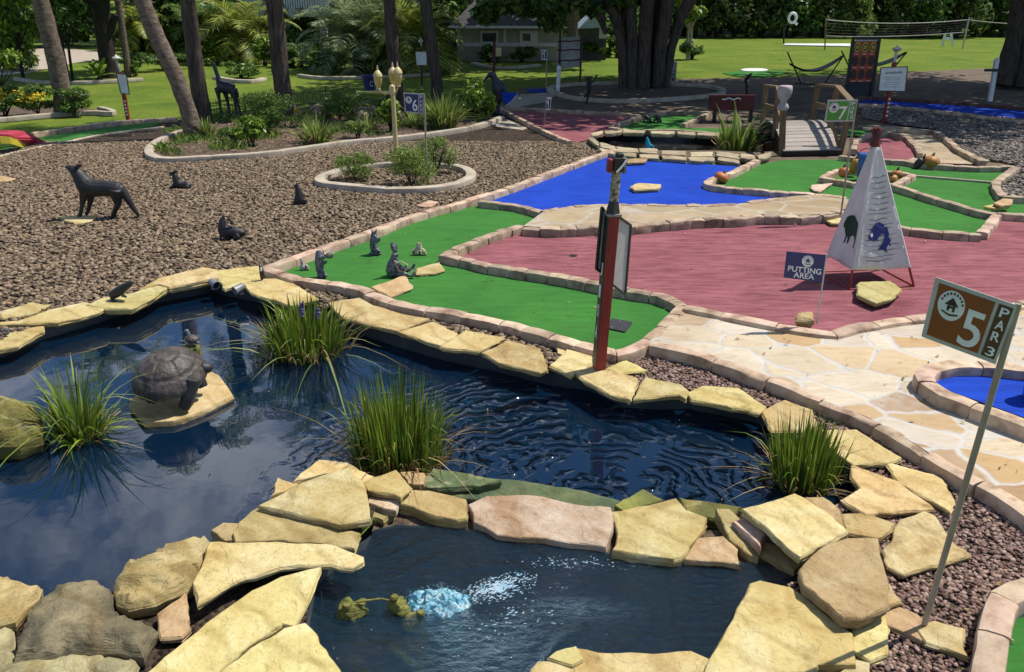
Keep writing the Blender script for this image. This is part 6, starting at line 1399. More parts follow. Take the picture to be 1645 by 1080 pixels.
big_tree('black oak trunk behind the small bright cycad at the left', [[(176,124,0,16),(172,90,0,13),(166,50,0,13),(160,0,0,13),(155,-40,0,11)], [(170,60,0,8),(180,40,0,6),(186,24,0,5)]], 8.5, (6.5,6,3.2), 0, 2, 5000, .34, 'dark', 'bark_dark', 20)
big_tree('brown tree trunk behind the big red framed noticeboard', [[(921,105,0,9),(920,60,0,8),(919,20,0,9),(915,-30,0,8)], [(919,20,0,5),(940,6,0,4),(965,-2,0,3)]], 8.5, (7,7,3.2), 0, 3, 5000, .36, 'dark', 'bark', 20)

def tree(label, base, wpx, hpx, m, leaf, n, trunkh=.3, tr=3, group=None, name='broadleaf_tree', k=16, bark='bark_dark', stems=1, cat='tree'):
    v = View(*base); r = thing(name, label, cat, v.b, group); mb = MB(); ht = v.r(hpx)
    c = v.b+Vector((0, 0, ht*(trunkh+(1-trunkh)/2))); R = (v.r(wpx/2)*.8, v.r(wpx/2)*.8, ht*(1-trunkh)/2*.85)
    for s in range(stems):
        o = Vector((U(-1,1), U(-1,1), 0))*v.r(tr*2)*(stems > 1); mb.tube([v.b+o, v.b+o*1.6+Vector((v.r(1), 0, ht*trunkh)), c+o*2], [v.r(tr), v.r(tr*.8), v.r(tr*.3)], 9)
    for _ in range(6): a = U(0, 2*pi); mb.tube([v.b+Vector((0,0,ht*trunkh*.9)), c+Vector((cos(a)*R[0]*.7, sin(a)*R[1]*.7, U(-.3,.6)*R[2]))], [v.r(tr*.5), v.r(tr*.15)], 6)
    build('trunk', mb, M[bark], r, 60)
    V, Fq = leafcloud(crown_blobs(c, R, k, .4, .8), n, v.r(leaf), .35, .5); build_np('crown', V, Fq, G[m], r); return r
GL = 'small broadleaf trees at the upper left'
tree('broadleaf tree with yellow tips at the upper left corner', (38,128), 130, 170, 'bright', 5.0, 2600, .26, 3, GL, k=18)
tree('broadleaf tree with two thin stems between the left palm and the black oak', (112,132), 100, 175, 'mid', 5.0, 2400, .36, 2.4, GL, stems=2, k=18)
tree('dark bushy tree low behind the far left flower bed', (2,150), 90, 80, 'bright', 4.2, 1500, .1, 2.4, GL)
tree('broadleaf tree behind the drooping yellow palm', (262,95), 120, 130, 'dark', 5.0, 2400, .2, 3, GL)
tree('dark bushy tree behind the llama statue', (350,92), 110, 110, 'dark', 4.5, 2200, .15, 3, GL)
tree('small tree with pale stems left of the bright field', (1105,96), 62, 104, 'bright', 4.0, 1100, .42, 1.6, None, stems=3, k=10, bark='concrete')
shrub('big leaved plants at the foot of the pale stemmed tree', (1110,95), 54, 34, 'mid', 4.5, 420)
GS = 'shrubs along the lawn behind the palms'
for lab, bx, by, w, h, m in (('low bright hedge shrub left of the thick brown palm trunk', 388,124,76,26,'mid'), ('bright green round shrub just left of the thick brown trunk by the lawn', 426,106,44,46,'bright'), ('dark shrub under the white house behind the thick trunk', 468,106,70,40,'dark'), ('dusky shrub under the grey green palm', 528,118,70,38,'mid'),
   ('dark shrub between the grey green palm and the lamp', 604,115,80,56,'dark'), ('bright shrub right of the lamp heads', 612,112,44,42,'bright'), ('dark hedge shrub left of the beige house', 730,94,90,44,'dark'), ('dark shrub before the beige house window', 838,100,60,26,'dark'), ('mid green shrub at the left of the beige house garden', 786,99,44,26,'mid'),
   ('dark shrub before the grey shed', 955,95,60,40,'dark'), ('dark shrub between the shed and the big tree', 990,92,40,36,'dark'), ('dark shrub in the shade behind the road', 262,112,110,30,'dark'), ('mid green shrub at the end of the cycad edging', 218,122,26,28,'mid'), ('dark shrub behind the yellowish feather palm', 660,104,70,70,'dark'), ('dark shrub behind the thick brown palm trunk', 420,88,90,60,'dark')):
    shrub(lab, (bx,by), w, h, m, 4.0, int(w*h*.28)+200, group=GS)

# ---- dense planting: a few bushes modelled leaf by leaf down to the ground, the rest copies
def bush(label, base, wpx, hpx, m, leaf, n, group, name='bush', cat='bush', k=30):
    v = View(*base); r = thing(name, label, cat, v.b, group); w, h = v.r(wpx/2), v.r(hpx); bl = []
    for _ in range(k):
        a = U(0, 2*pi); t = U(0, 1)**.8; q = math.sqrt(U(0, 1))*(1-t**2.2*.75); s = U(.16, .30)
        bl.append((v.b+Vector((w*q*cos(a)*.85, w*q*sin(a)*.85, h*(.10+.78*t))), (w*s*1.5, w*s*1.5, h*s*.62), s*s))
    V, Fq = leafcloud(bl, n, v.r(leaf), .35, .5, shell=.4); V[:,2] = np.maximum(V[:,2], .02); build_np('foliage', V, Fq, G[m], r)
    mb = MB()
    for _ in range(6): a = U(0, 2*pi); mb.tube([v.b+Vector((U(-.1,.1), U(-.1,.1), 0)), v.b+Vector((cos(a)*w*.3, sin(a)*w*.3, h*.4)), v.b+Vector((cos(a)*w*.55, sin(a)*w*.55, h*.75))], [v.r(2.2), v.r(1.4), v.r(.5)], 7)
    build('stem', mb, M['bark_dark'], r, 60); return r
def scatter(protos, spots, labels, group, smin=.85, smax=1.15):
    for i, (x, y, k, f) in enumerate(spots):
        p = protos[k]; c = copy_tree(p); c.location = P(x, y); c.rotation_euler.z = U(0, 6.28); s = f*U(smin, smax); c.scale = (s, s, s*U(.85, 1.15)); c['label'] = labels[k]; c['group'] = group
GW = 'trees of the wood beyond the bright field'
WL = ['dark dense bushy tree in the wood edge beyond the bright field', 'mid green bushy tree in the wood edge beyond the bright field', 'tall dark tree standing behind the wood edge beyond the bright field', 'paler yellowish bushy tree in the wood edge beyond the bright field']
wp = [bush(WL[0], (1150,60), 110, 130, 'hedge', 4.4, 3600, GW, 'wood_tree', 'tree'), bush(WL[1], (1260,60), 92, 110, 'mid', 4.2, 3000, GW, 'wood_tree', 'tree'),
      tree(WL[2], (1205,48), 190, 380, 'hedge', 7.0, 3600, .08, 4, GW, 'wood_tree', 24), bush(WL[3], (1372,61), 60, 100, 'feather', 3.8, 1800, GW, 'wood_tree', 'tree')]
sp = []
for i in range(24): sp.append((1095+i*26+U(-9,9), 59+U(-2.5,2), (0,1,0,0,3,0,1)[i % 7], U(.85,1.15)))
for i in range(16): sp.append((1085+i*40+U(-12,12), 50+U(-3,2), 2, U(.9,1.2)))
for i in range(10): sp.append((1090+i*62+U(-12,12), 53, 0, 1.5))
scatter(wp, sp, WL, GW)
GB2 = 'lush bushes closing the view behind the palms'
BL = ['dark glossy bush in the thicket behind the palms', 'mid green bush in the thicket behind the palms', 'bright yellow green bush in the thicket behind the palms', 'tall dark tree closing the view behind the thicket']
bp = [bush(BL[0], (300,92), 130, 120, 'dark', 5.0, 2600, GB2), bush(BL[1], (470,86), 120, 110, 'mid', 5.0, 2600, GB2), bush(BL[2], (20,112), 110, 80, 'bright', 5.2, 2000, GB2),
      tree(BL[3], (250,72), 190, 360, 'dark', 7.0, 3200, .08, 4, GB2, 'wood_tree', 24)]
sp = [(-40,104,1,1),(-10,84,0,1.2),(50,76,1,1.1),(8,96,2,.8),(110,73,0,1.1),(165,74,1,1.1),(215,80,0,1.1),(262,84,1,1),(300,80,0,1.3),(345,88,1,1.1),(372,84,2,1),(330,104,2,.55),(412,80,0,1.1),(556,82,0,1.1),(590,92,1,.9),(622,84,0,1.2),(655,88,1,1),(700,84,0,1.2),(728,86,1,1),(555,100,2,.6),(640,104,1,.6),(690,100,2,.6),
      (-30,68,3,1),(60,64,3,1),(140,66,3,1),(230,64,3,1),(310,66,3,1.1),(620,62,3,1),(700,64,3,1.1),(770,62,3,1),(880,58,3,1),(960,58,3,1),(1010,58,3,.9),(900,66,0,1.2),(985,66,1,1.1),(925,72,0,.9),(1030,62,0,1.2)]
scatter(bp, sp, BL, GB2)

# ground cover and litter nobody could count
def litter(name, poly_, n, z, m, size, kind=None):
    a = np.array([(p.x, p.y) for p in poly_]); lo = a.min(0); hi = a.max(0); p = lo+NPR.random((n*4, 2))*(hi-lo); p = p[inside(p, poly_)][:n]; k = len(p)
    th = NPR.random(k)*2*pi; s = size*(.5+NPR.random(k)); t = np.stack([np.cos(th), np.sin(th), (NPR.random(k)-.5)*.5], 1)*s[:,None]; b = np.stack([-np.sin(th), np.cos(th), (NPR.random(k)-.5)*.8], 1)*(s*(.2+.3*NPR.random(k)))[:,None]
    c = np.concatenate([p, np.full((k, 1), z)+s[:,None]*.35], 1); V = np.stack([c-t, c-b, c+t+np.array((0,0,1))*(s*.2)[:,None], c+b], 1).reshape(-1, 3)
    return tag(build_np(name, V, np.arange(k*4).reshape(-1, 4), m, loc=(0,0,0)), kind='stuff')
LM = leaf_mat('fallen_leaf', (.24,.16,.06), (.10,.06,.025), .1, .03, .6, .8)
litter('fallen_leaves', poly2([(432,432),(660,348),(840,335),(1060,470),(1090,500),(990,560),(620,480)]), 60, .016, LM, .022)
litter('fallen_leaves', poly2(RED), 110, .02, LM, .024)
litter('fallen_leaves', poly2([(1100,505),(1340,540),(1480,515),(1645,500),(1645,800),(1300,630),(1060,550)]), 90, .124, LM, .022)
litter('fallen_leaves', LEFTG, 500, .03, LM, .035)
litter('fallen_leaves', NEARG, 160, .03, LM, .022)
litter('fallen_leaves', poly2([(1215,257),(1450,256),(1630,268),(1600,300),(1660,346),(1580,374),(1380,350),(1180,290)]), 60, .016, LM, .026)
litter('floating_leaves', POND, 60, WZ-.004, LM, .016)
BED = poly2([(300,205),(256,222),(240,240),(270,252),(325,248),(410,244),(487,234),(550,224),(625,218),(687,211),(750,202),(785,192),(800,178),(720,164),(600,166),(480,172),(330,190)])
litter('mulch_litter', BED, 5200, .02, leaf_mat('mulch_chip', (.22,.15,.09), (.06,.04,.025), .1, .02, .6, .8), .05)
def cover(name, poly_, n, h, m, w=.012):
    a = np.array([(p.x, p.y) for p in poly_]); lo = a.min(0); hi = a.max(0); p = lo+NPR.random((n*4, 2))*(hi-lo); q = np.array([noise.noise(Vector((x*.9, y*.9, 3))) for x, y in p]); p = p[inside(p, poly_) & (q > .02)][:n]; k = len(p)
    th = NPR.random(k)*2*pi; hh = h*(.4+NPR.random(k)); d = np.stack([np.cos(th), np.sin(th), np.zeros(k)], 1); c = np.concatenate([p, np.full((k, 1), .0)], 1); sd = np.stack([-np.sin(th), np.cos(th), np.zeros(k)], 1)*w
    up = np.array((0,0,1.))*hh[:,None]; V = np.stack([c-sd, c+sd, c+d*hh[:,None]*.35+up*.7+sd*.6, c+d*hh[:,None]*.8+up], 1).reshape(-1, 3)
    return tag(build_np(name, V, np.arange(k*4).reshape(-1, 4), m, loc=(0,0,0)), kind='stuff')
cover('ground_cover', BED, 5000, .16, G['feather']); cover('ground_cover', BED, 2500, .20, G['mid'])
# ---------------------------------------------------------------- lamp post
v = View(637, 268); r = thing('lamp_post', 'cream lamp post with three acorn lamps on the island bed', 'lamp post', v.b)
build('pole', MB().tube([v.b, v.q(636,240), v.q(631,146)], [v.r(4.2), v.r(4), v.r(3.2)], 14), M['cream'], r, 60)
build('base', MB().lathe(v.b, [(v.r(8), 0), (v.r(8), v.r(3)), (v.r(6), v.r(8)), (v.r(4.6), v.r(16))], 16), M['cream'], r, 50)
j = v.q(630,147); mb = MB(); mb.lathe(j-Vector((0,0,v.r(5))), [(v.r(4.5), 0), (v.r(5.2), v.r(3)), (v.r(4.6), v.r(12)), (v.r(2), v.r(15))], 14); build('junction', mb, M['cream'], r, 50)
for (x, y, d) in ((608,143,-4),(640,138,-6),(632,138,8)):
    e = v.q(x, y, d); mid = (j+e)/2-Vector((0,0,v.r(6.5)))
    ar = build('arm', MB().tube([j-Vector((0,0,v.r(1))), j.lerp(mid, .6), mid, e.lerp(mid, .35)-Vector((0,0,v.r(1))), e], v.r(1.3), 8), M['cream'], r, 60)
    lp = build('lamp', MB().lathe(e, [(v.r(2.2), 0), (v.r(3.2), v.r(2)), (v.r(5.4), v.r(8)), (v.r(6.6), v.r(14)), (v.r(6.4), v.r(18))], 16), M['lampglass'], r, 60)
    build('cap', MB().lathe(e, [(v.r(6.6), v.r(18)), (v.r(7.4), v.r(18.6)), (v.r(6.6), v.r(22)), (v.r(3.8), v.r(26)), (v.r(1.4), v.r(28)), (v.r(1.5), v.r(30)), (v.r(.6), v.r(35))], 16), M['cream'], lp, 50)
    build('collar', MB().lathe(e, [(v.r(3), -v.r(1.5)), (v.r(3.4), v.r(.5)), (v.r(2.6), v.r(2.4))], 14), M['cream'], lp, 50)

# ---------------------------------------------------------------- iron fence
def fence(label, line, hpx, n):
    v0 = View(*line[0]); r = thing('iron_fence', label, 'fence', v0.b); pts = [P(*p) for p in line]; hh = v0.r(hpx); mb = MB(); rl = MB(); ps = MB()
    tot = sum((pts[i+1]-pts[i]).length for i in range(len(pts)-1)); s = 0
    for i in range(len(pts)-1):
        L = (pts[i+1]-pts[i]).length; k = max(1, int(n*L/tot))
        for jn in range(k):
            p = pts[i].lerp(pts[i+1], jn/k); mb.tube([p, p+Vector((0,0,hh*U(.93, 1)))], [.008, .006], 5); mb.tube([p+Vector((0,0,hh)), p+Vector((0,0,hh*1.07))], [.014, .001], 5)
        for z in (.12, .82): rl.bar(pts[i]+Vector((0,0,hh*z)), pts[i+1]+Vector((0,0,hh*z)), .012, .02)
        ps.box(pts[i]+Vector((0,0,hh*.55)), (.035,.035,hh*1.1))
    build('pickets', mb, M['iron'], r, 60); build('rail', rl, M['iron'], r, 0); build('post', ps, M['iron'], r, 0)
fence('low black iron picket fence behind the palm bed', [(333,192),(395,182),(466,173),(525,168),(572,159)], 29, 64)

# ---------------------------------------------------------------- wooden bridge
A, Bq, D, C = P(1258,248,.05), P(1350,246,.05), P(1222,203,.05), P(1300,201,.05); r = thing('footbridge', 'small arched wooden footbridge with grey deck boards over the far pond', 'bridge', (A+Bq+C+D)/4)
def dk(u, t): return A.lerp(Bq, u).lerp(D.lerp(C, u), t)+Vector((0,0,.06+.34*sin(pi*min(1, t*.96+.02))))
mb = MB(); N = 17
for i in range(N):
    t0, t1 = i/N+.003, (i+1)/N-.003; q = [dk(0,t0), dk(1,t0), dk(1,t1), dk(0,t1)]; mb.slab(q, .035, Vector((0,0,1)))
build('deck', mb, M['deck'], r, 0)
mb = MB()
for u in (.02, .98):
    for i in range(12): mb.bar(dk(u, i/12)-Vector((0,0,.12)), dk(u, (i+1)/12)-Vector((0,0,.12)), .06, .16)
mb.bar(dk(0,.0)-Vector((0,.03,.06)), dk(1,0)-Vector((0,.03,.06)), .05, .1); build('side_beam', mb, M['bark_dark'], r, 0)
vw = View(1300, 240)
for u, sgn in ((0.0, -1), (1.0, 1)):
    tops = []
    for t, h, out in ((.03, 1.05, .12), (.36, 1.0, .05), (.92, 1.0, .03)):
        p = dk(u, t)-Vector((0,0,.25)); q = dk(u, t)+Vector((sgn*out, 0, h)); b = build('railing_post', MB().bar(p, q, .125, .125, Vector((0,1,0))), M['wood'], r, 0, bevel=.006); tops.append(q)
    if sgn > 0: build('railing_brace', MB().bar(dk(u,.03)-Vector((0,0,.05)), dk(u,.03)+Vector((-.38,.25,1.0)), .07, .07, Vector((0,1,0))), M['wood'], r, 0)
    mb = MB()
    for i in range(2): mb.bar(tops[i]+Vector((0,0,.02)), tops[i+1]+Vector((0,0,.02)), .16, .06)
    build('handrail', mb, M['wood'], r, 0, bevel=.005)
    mb = MB()
    for i in range(2): mb.bar(tops[i].lerp(dk(u,(.03,.36,.92)[i]), .52), tops[i+1].lerp(dk(u,(.03,.36,.92)[i+1]), .52), .05, .12)
    build('middle_rail', mb, M['wood'], r, 0)
p = dk(0,.03)+Vector((-.12,0,1.07)); mb = MB(); mb.lathe(p-Vector((0,0,.18)), [(.02,0),(.12,.02),(.14,.08),(.10,.15),(.065,.19),(.075,.23),(.12,.30),(.155,.40),(.165,.50),(.15,.56),(.10,.575),(.02,.56)], 18)
mb.v = [tuple(Vector(q)+Vector((1,.8,.3))*(.03*noise.noise(Vector(q)*5)+.03*noise.noise(Vector((q[0]*16,q[1]*16,q[2]*3))))) for q in mb.v]
tag(build('cloth_bag', mb, mat('off_white_cloth', (.46,.40,.39), (.30,.25,.25), .9, 6, 25, .6, .02), smooth=180), 'off white cloth bag tied over the front left railing post of the bridge', 'cloth')

# maroon trough
v = View(1180, 197); r = thing('trough_planter', 'maroon painted wooden trough on legs with a white wavy trim beyond the far pond', 'planter', v.b)
def vb(mb, x0, y0, x1, y1, d0, d1):
    a, b = v.q(x0, y1, d0), v.q(x1, y0, d0); return mb.box(((a.x+b.x)/2, v.Y+(d0+d1)/2*v.s, (a.z+b.z)/2), (abs(b.x-a.x), (d1-d0)*v.s, abs(b.z-a.z)))
mb = MB(); vb(mb, 1143,156,1213,177,0,3); vb(mb, 1143,156,1213,177,30,33); vb(mb, 1143,156,1146,177,3,30); vb(mb, 1210,156,1213,177,3,30); vb(mb, 1146,174,1210,177,3,30); build('box', mb, M['maroon'], r, 0)
mb = MB(); vb(mb, 1141,153,1215,156,-3,4); vb(mb, 1141,153,1215,156,29,36); build('rim', mb, M['maroon'], r, 0)
for x in (1145, 1203):
    for d in (2, 26): build('leg', vb(MB(), x, 177, x+7, 197, d, d+6), M['black'], r, 0)
build('wavy_trim', MB().tube([v.q(1160+3*i, 159+1.3*sin(i*1.3), -2.5) for i in range(11)], v.r(1.1), 6), M['white'], r, 60)
mb = MB()
for k in range(3): mb.tube([v.q(1176+9*cos(a), 191+5*sin(a), -4-k*2) for a in np.linspace(0, 2*pi, 17)], v.r(.9), 6)
tag(build('hose', mb, plain('green_hose', (.02,.12,.05), .5), smooth=60), 'coiled green hose under the maroon trough', 'hose')

# tic-tac-toe board
v = View(1382, 160); r = thing('game_board', 'big red three by three spinning game board in a black frame', 'game board', v.b)
q = [v.q(1371,60,4), v.q(1413,60,0), v.q(1399,156,0), v.q(1358,157,4)]; n = pnorm(q); B = bil(q)
mb = MB()
for u in (.0, 1.0): mb.bar(B(u,0), B(u,1), .10, .12, n)
mb.bar(B(0,.015), B(1,.015), .10, .10, n); build('frame', mb, M['black'], r, 0)
mb = MB(); poly(mb, B, n, [(.04,.72),(.96,.72),(.96,.99),(.04,.99)], -.03, .04); build('lower_panel', mb, plain('dark_panel', (.035,.035,.04), .7), r, 0)
mb = MB(); poly(mb, B, n, [(.05,.06),(.95,.06),(.95,.74),(.05,.74)], .0, .05); build('board', mb, mat('orange_red_paint', (.55,.075,.02), (.40,.05,.015), .5), r, 0)
mb = MB(); poly(mb, B, n, [(.12,.04),(.9,.04),(.9,.065),(.12,.065)], .03, .04); build('top_bar', mb, M['frame'], r, 0)
mg = plain('dark_green_disc', (.02,.05,.035), .6)
for i in range(3):
    for jn in range(3):
        u, w = .2+.3*jn, .16+.225*i; mb = MB(); disc(mb, B, n, u, w, .115, .085, .03, 20, .04); d = build('disc', mb, M['yellow'] if i == 0 else mg, r, 0)
        mb = MB(); disc(mb, B, n, u, w, .085, .06, .036, 20, .003, .6); build('ring_mark', mb, mg if i == 0 else M['maroon'], d, 0)
        mb = MB(); poly(mb, B, n, [(u-.08,w+.105),(u+.08,w+.105),(u+.08,w+.122),(u-.08,w+.122)], .012, .01); build('white_dash', mb, M['frame'], r, 0)

# posts with boards
def info_post(label, base, top, board_c, hat=None, postm='redpost', w=3.2, marks='lines', name='notice_post', dash=True, boardm='white'):
    v = View(*base); r = thing(name, label, 'sign', v.b); t = v.q(*top); a = (t-v.b).normalized()
    build('post', MB().bar(v.b, t, v.r(w*2), v.r(w*2), Vector((0,1,0))), M[postm], r, 0, bevel=.004)
    if dash:
        mb = MB()
        for k in range(5): c = v.b.lerp(t, .1+.07*k); mb.bar(c, c+(t-v.b)*.035, v.r(w*1.1), .01, Vector((0,1,0)))
        mb.v = [(p[0]+v.r(w*.2), p[1]-v.r(w*1.05), p[2]) for p in mb.v]; build('white_marks', mb, M['white'], r, 0)
    if hat:
        mb = MB(); h = v.q(*hat); mb.tube([t, t.lerp(h, .75)], v.r(w*.8), 8); mb.lathe(t.lerp(h, .75), [(v.r(w*.8), 0), (v.r(w*2.6), v.r(4)), (v.r(w*2.4), v.r(5.5)), (v.r(w*.9), v.r(7)), (v.r(.5), v.r(10))], 12); build('ornament', mb, M['frame'], r, 50)
    if board_c:
        q = [v.q(x, y, -w*1.4) for x, y in board_c]; n = pnorm(q); B = bil(q); b = build('board', MB().slab(q, .02, n), M[boardm], r, 0)
        mb = MB()
        for i in range(4): mb.bar(q[i], q[(i+1) % 4], .02, .03, n)
        build('edge', mb, M['stem'], b, 0)
        if marks == 'lines':
            mb = MB(); u = .2
            while u < .82:
                k = U(.02, .05); poly(mb, B, n, [(u,.18+U(0,.05)),(u+k,.18),(u+k,.28),(u,.28+U(-.03,0))], .004); u += k+.018
            for k in range(5): poly(mb, B, n, [(.16,.42+k*.1),(.84+U(-.1,0),.42+k*.1),(.84+U(-.1,0),.435+k*.1),(.16,.435+k*.1)], .004)
            build('lettering', mb, M['steel'], b, 0)
    return r
info_post('red post with a white rules board and star shaped top before the blue lane', (1421,197), (1437,100), [(1415,109),(1458,107),(1454,147),(1411,146)], (1441,78), w=2.8)
info_post('red post with a white board and white marks on the lawn at the left', (206,193), (193,116), [(187,118),(203,120),(208,152),(194,150)], (186,92), w=2.6, marks='')
info_post('black post with a white board beside the last palm', (678,137), (677,74), [(667,83),(685,83),(686,105),(669,105)], (676,70), 'black', 1.6, '', dash=False)
info_post('red post with a beige board behind the blue bird statue', (793,132), (794,66), [(796,76),(806,76),(806,91),(796,91)], None, 'maroon', 2.2, '', dash=False, boardm='cream')
info_post('white post with a dark cross piece before the right tree', (1590,163), (1601,97), None, None, 'white', 3.0, dash=False)
v = View(1590,163); r = [o for o in COL.objects if o.get('label','').startswith('white post with a dark cross')][0]
build('cross_piece', MB().box(v.q(1597,113,-4), (v.r(30), v.r(3), v.r(4))), M['black'], r, 0); build('cap', MB().lathe(v.q(1601,98), [(v.r(3.6),0),(v.r(4.2),v.r(1)),(v.r(3),v.r(4)),(v.r(.5),v.r(5))], 12), M['white'], r, 50)
def small_flag(label, base, top, cor, num=None):
    v = View(*base); r = thing('small_sign', label, 'sign', v.b, None); build('stake', MB().tube([v.b, v.q(*top)], v.r(.9), 8), M['alu'], r, 60); q = [v.q(*c) for c in cor]; n = pnorm(q); B = bil(q)
    build('panel', MB().slab(q, .01, n), M['white'], r, 0); mb = MB(); poly(mb, B, n, [(.12,.1),(.45,.1),(.45,.9),(.12,.9)], .004); poly(mb, B, n, [(.6,.1),(.9,.1),(.9,.9),(.6,.9)], .004); p = build('dark_face', mb, M['navy'], r, 0)
    mb = MB(); disc(mb, B, n, .28, .35, .11, .13, .008); build('emblem', mb, M['white'], p, 0)
small_flag('small navy and white sign on a stake standing on the far red carpet', (874,201), (878,157), [(877,157),(886,157),(884,177),(876,177)])
small_flag('small white sign on a thin pole left of the tall noticeboard', (877,142), (879,80), [(870,80),(879,81),(878,97),(870,96)])
v = View(912, 135); r = thing('noticeboard', 'tall white noticeboard between dark red poles in front of the brown tree', 'noticeboard', v.b)
q = [v.q(895,60,0), v.q(933,59,0), v.q(932,108,0), v.q(894,110,0)]; n = pnorm(q); build('board', MB().slab(q, .05, n), mat('weathered_white_board', (.40,.39,.37), (.28,.27,.25), .8, 4, 30, .3, .01), r, 0); B = bil(q)
mb = MB(); [mb.tube([B(k/6, w+.012*sin(k*2+w*9)) for k in range(7)], v.r(1.0), 5) for w in (.14,.42,.76)]; build('strap', mb, M['maroon'], r, 60)
for x in (899, 933): build('pole', MB().tube([v.q(x-1,135), v.q(x+1,48)], v.r(1.7), 8), M['maroon'], r, 60)
v = View(896, 147); r = thing('white_post', 'white bollard with a rounded top at the oval tree ring', 'bollard', v.b); build('post', MB().tube([v.b, v.q(898,113)], v.r(3.2), 12), M['white'], r, 60); build('cap', MB().lathe(v.q(898,113), [(v.r(3),0),(v.r(4),v.r(1)),(v.r(3.6),v.r(4)),(v.r(.6),v.r(8))], 12), M['white'], r, 50)
v = View(1077, 134); r = thing('sandwich_board', 'weathered grey white folding board leaning beside the big tree', 'sign board', v.b)
for d0, d1 in ((0, 6), (14, 7)): q = [v.q(1071,100,d1), v.q(1088,100,d1), v.q(1085,134,d0), v.q(1068,134,d0)]; build('panel', MB().slab(q, .03, pnorm(q)), mat('mottled_white_board', (.42,.42,.40), (.08,.09,.08), .8, 9, 30, .3, .01, lo=.42, hi=.52), r, 0)

# hammock
v = View(1310, 140); r = thing('hammock', 'dark net hammock slung between two slanting posts on the shaded lawn', 'hammock', v.b)
for a, b in (((1287,134),(1265,84)), ((1323,137),(1356,88)), ((1352,82),(1366,112)), ((1457,84),(1425,122))): build('stand_pole', MB().tube([v.q(*a), v.q(*b)], v.r(1.1), 8), M['iron'], r, 60)
build('base_bar', MB().tube([v.q(1276,134,4), v.q(1354,139,-4)], v.r(1.0), 8), M['iron'], r, 60)
def sagnet(a, b, sag, w):
    mb = MB(); K = 14; vs = []
    for i in range(K+1):
        t = i/K; c = Vector(a).lerp(Vector(b), t)-Vector((0,0,sag*4*t*(1-t))); ww = w*sin(pi*t)**.6+.02
        for s in (-1, -.5, 0, .5, 1): vs.append(c+Vector((0, s*ww, .06*s*s)))
    fs = [(i*5+k, i*5+k+1, (i+1)*5+k+1, (i+1)*5+k) for i in range(K) for k in range(4)]; mb.add(vs, fs); return mb
o = build('net', sagnet(v.q(1268,104), v.q(1356,90), v.r(17), .35), M['iron'], r, 60); so = o.modifiers.new('t', 'SOLIDIFY'); so.thickness = .02
o = build('net', sagnet(v.q(1362,98), v.q(1455,86), v.r(14), .35), M['iron'], r, 60); so = o.modifiers.new('t', 'SOLIDIFY'); so.thickness = .02

# volleyball net, goal and field things
v = View(1325, 80); r = thing('volleyball_net', 'volleyball net between two thin poles on the bright field', 'net', v.b)
build('pole', MB().tube([v.q(1325,80), v.q(1327,28)], v.r(1.1), 8), M['wood'], r, 60); build('pole', MB().tube([v.q(1546,79), v.q(1557,28)], v.r(1.3), 8), M['frame'], r, 60)
cord = M['frame']; a0, a1, b0, b1 = v.q(1327,32), v.q(1556,32), v.q(1327,58), v.q(1549,52)
sag = lambda a, b, s, t: a.lerp(b, t)-Vector((0,0,s*4*t*(1-t)))
build('tape', MB().tube([sag(a0, a1, .25, i/20) for i in range(21)], .028, 6), cord, r, 60); build('lower_cord', MB().tube([sag(b0, b1, .15, i/20) for i in range(21)], .022, 6), cord, r, 60); build('guy_cord', MB().tube([sag(a1, v.q(1660,38), .1, i/8) for i in range(9)], .02, 6), cord, r, 60)
mb = MB()
for i in range(1, 44): t = i/44; mb.bar(sag(a0, a1, .25, t), sag(b0, b1, .15, t), .004, .004, Vector((0,1,0)))
for k in range(1, 5): mb.tube([sag(a0, a1, .25, i/10).lerp(sag(b0, b1, .15, i/10), k/5) for i in range(11)], .003, 4)
build('mesh', mb, M['iron'], r, 60)
v = View(1522, 74); r = thing('a_frame', 'small white H shaped stand on the bright field', 'stand', v.b)
for x, x2 in ((1514,1518), (1531,1528)): build('leg', MB().bar(v.q(x,74), v.q(x2,55), v.r(3), .1, Vector((0,1,0))), M['white'], r, 0)
build('cross_bar', MB().box(v.q(1522,62), (v.r(14), .12, v.r(4))), M['white'], r, 0)
v = View(1262, 72); tag(build('white_board', MB().slab([P(1258,72,.06), P(1366,74,.06), P(1366,70,.06), P(1262,70,.06)], .06, Vector((0,0,1))), M['white'], smooth=0), 'long white board lying on the bright field left of the net pole', 'board')
v = View(1259, 70); r = thing('ring_target', 'white ring target on a thin black pole at the wood edge', 'target', v.b)
build('pole', MB().tube([v.q(1259,70), v.q(1259,48)], v.r(1.3), 8), M['iron'], r, 60); build('bracket', MB().tube([v.q(1259,48), v.q(1264,40), v.q(1272,38)], v.r(.9), 6), M['iron'], r, 60)
c = v.q(1273,29); mb = MB(); mb.tube([c+Vector((v.r(6)*cos(a), 0, v.r(7)*sin(a))) for a in np.linspace(0, 2*pi, 25)], v.r(2.2), 8, cap=False); build('ring', mb, M['white'], r, 60); build('tail', MB().box(v.q(1279,38), (v.r(5), .08, v.r(4)), Matrix.Rotation(.6, 3, 'Y')), M['white'], r, 0)
tag(build('putting_cup_mat', MB().slab([P(1190+22*cos(a)+22, 112+2.4*sin(a), .02) for a in np.linspace(0, 2*pi, 18)[:-1]], .02, Vector((0,0,1))), M['white'], smooth=0), 'white oval patch on the far small green', 'mat')

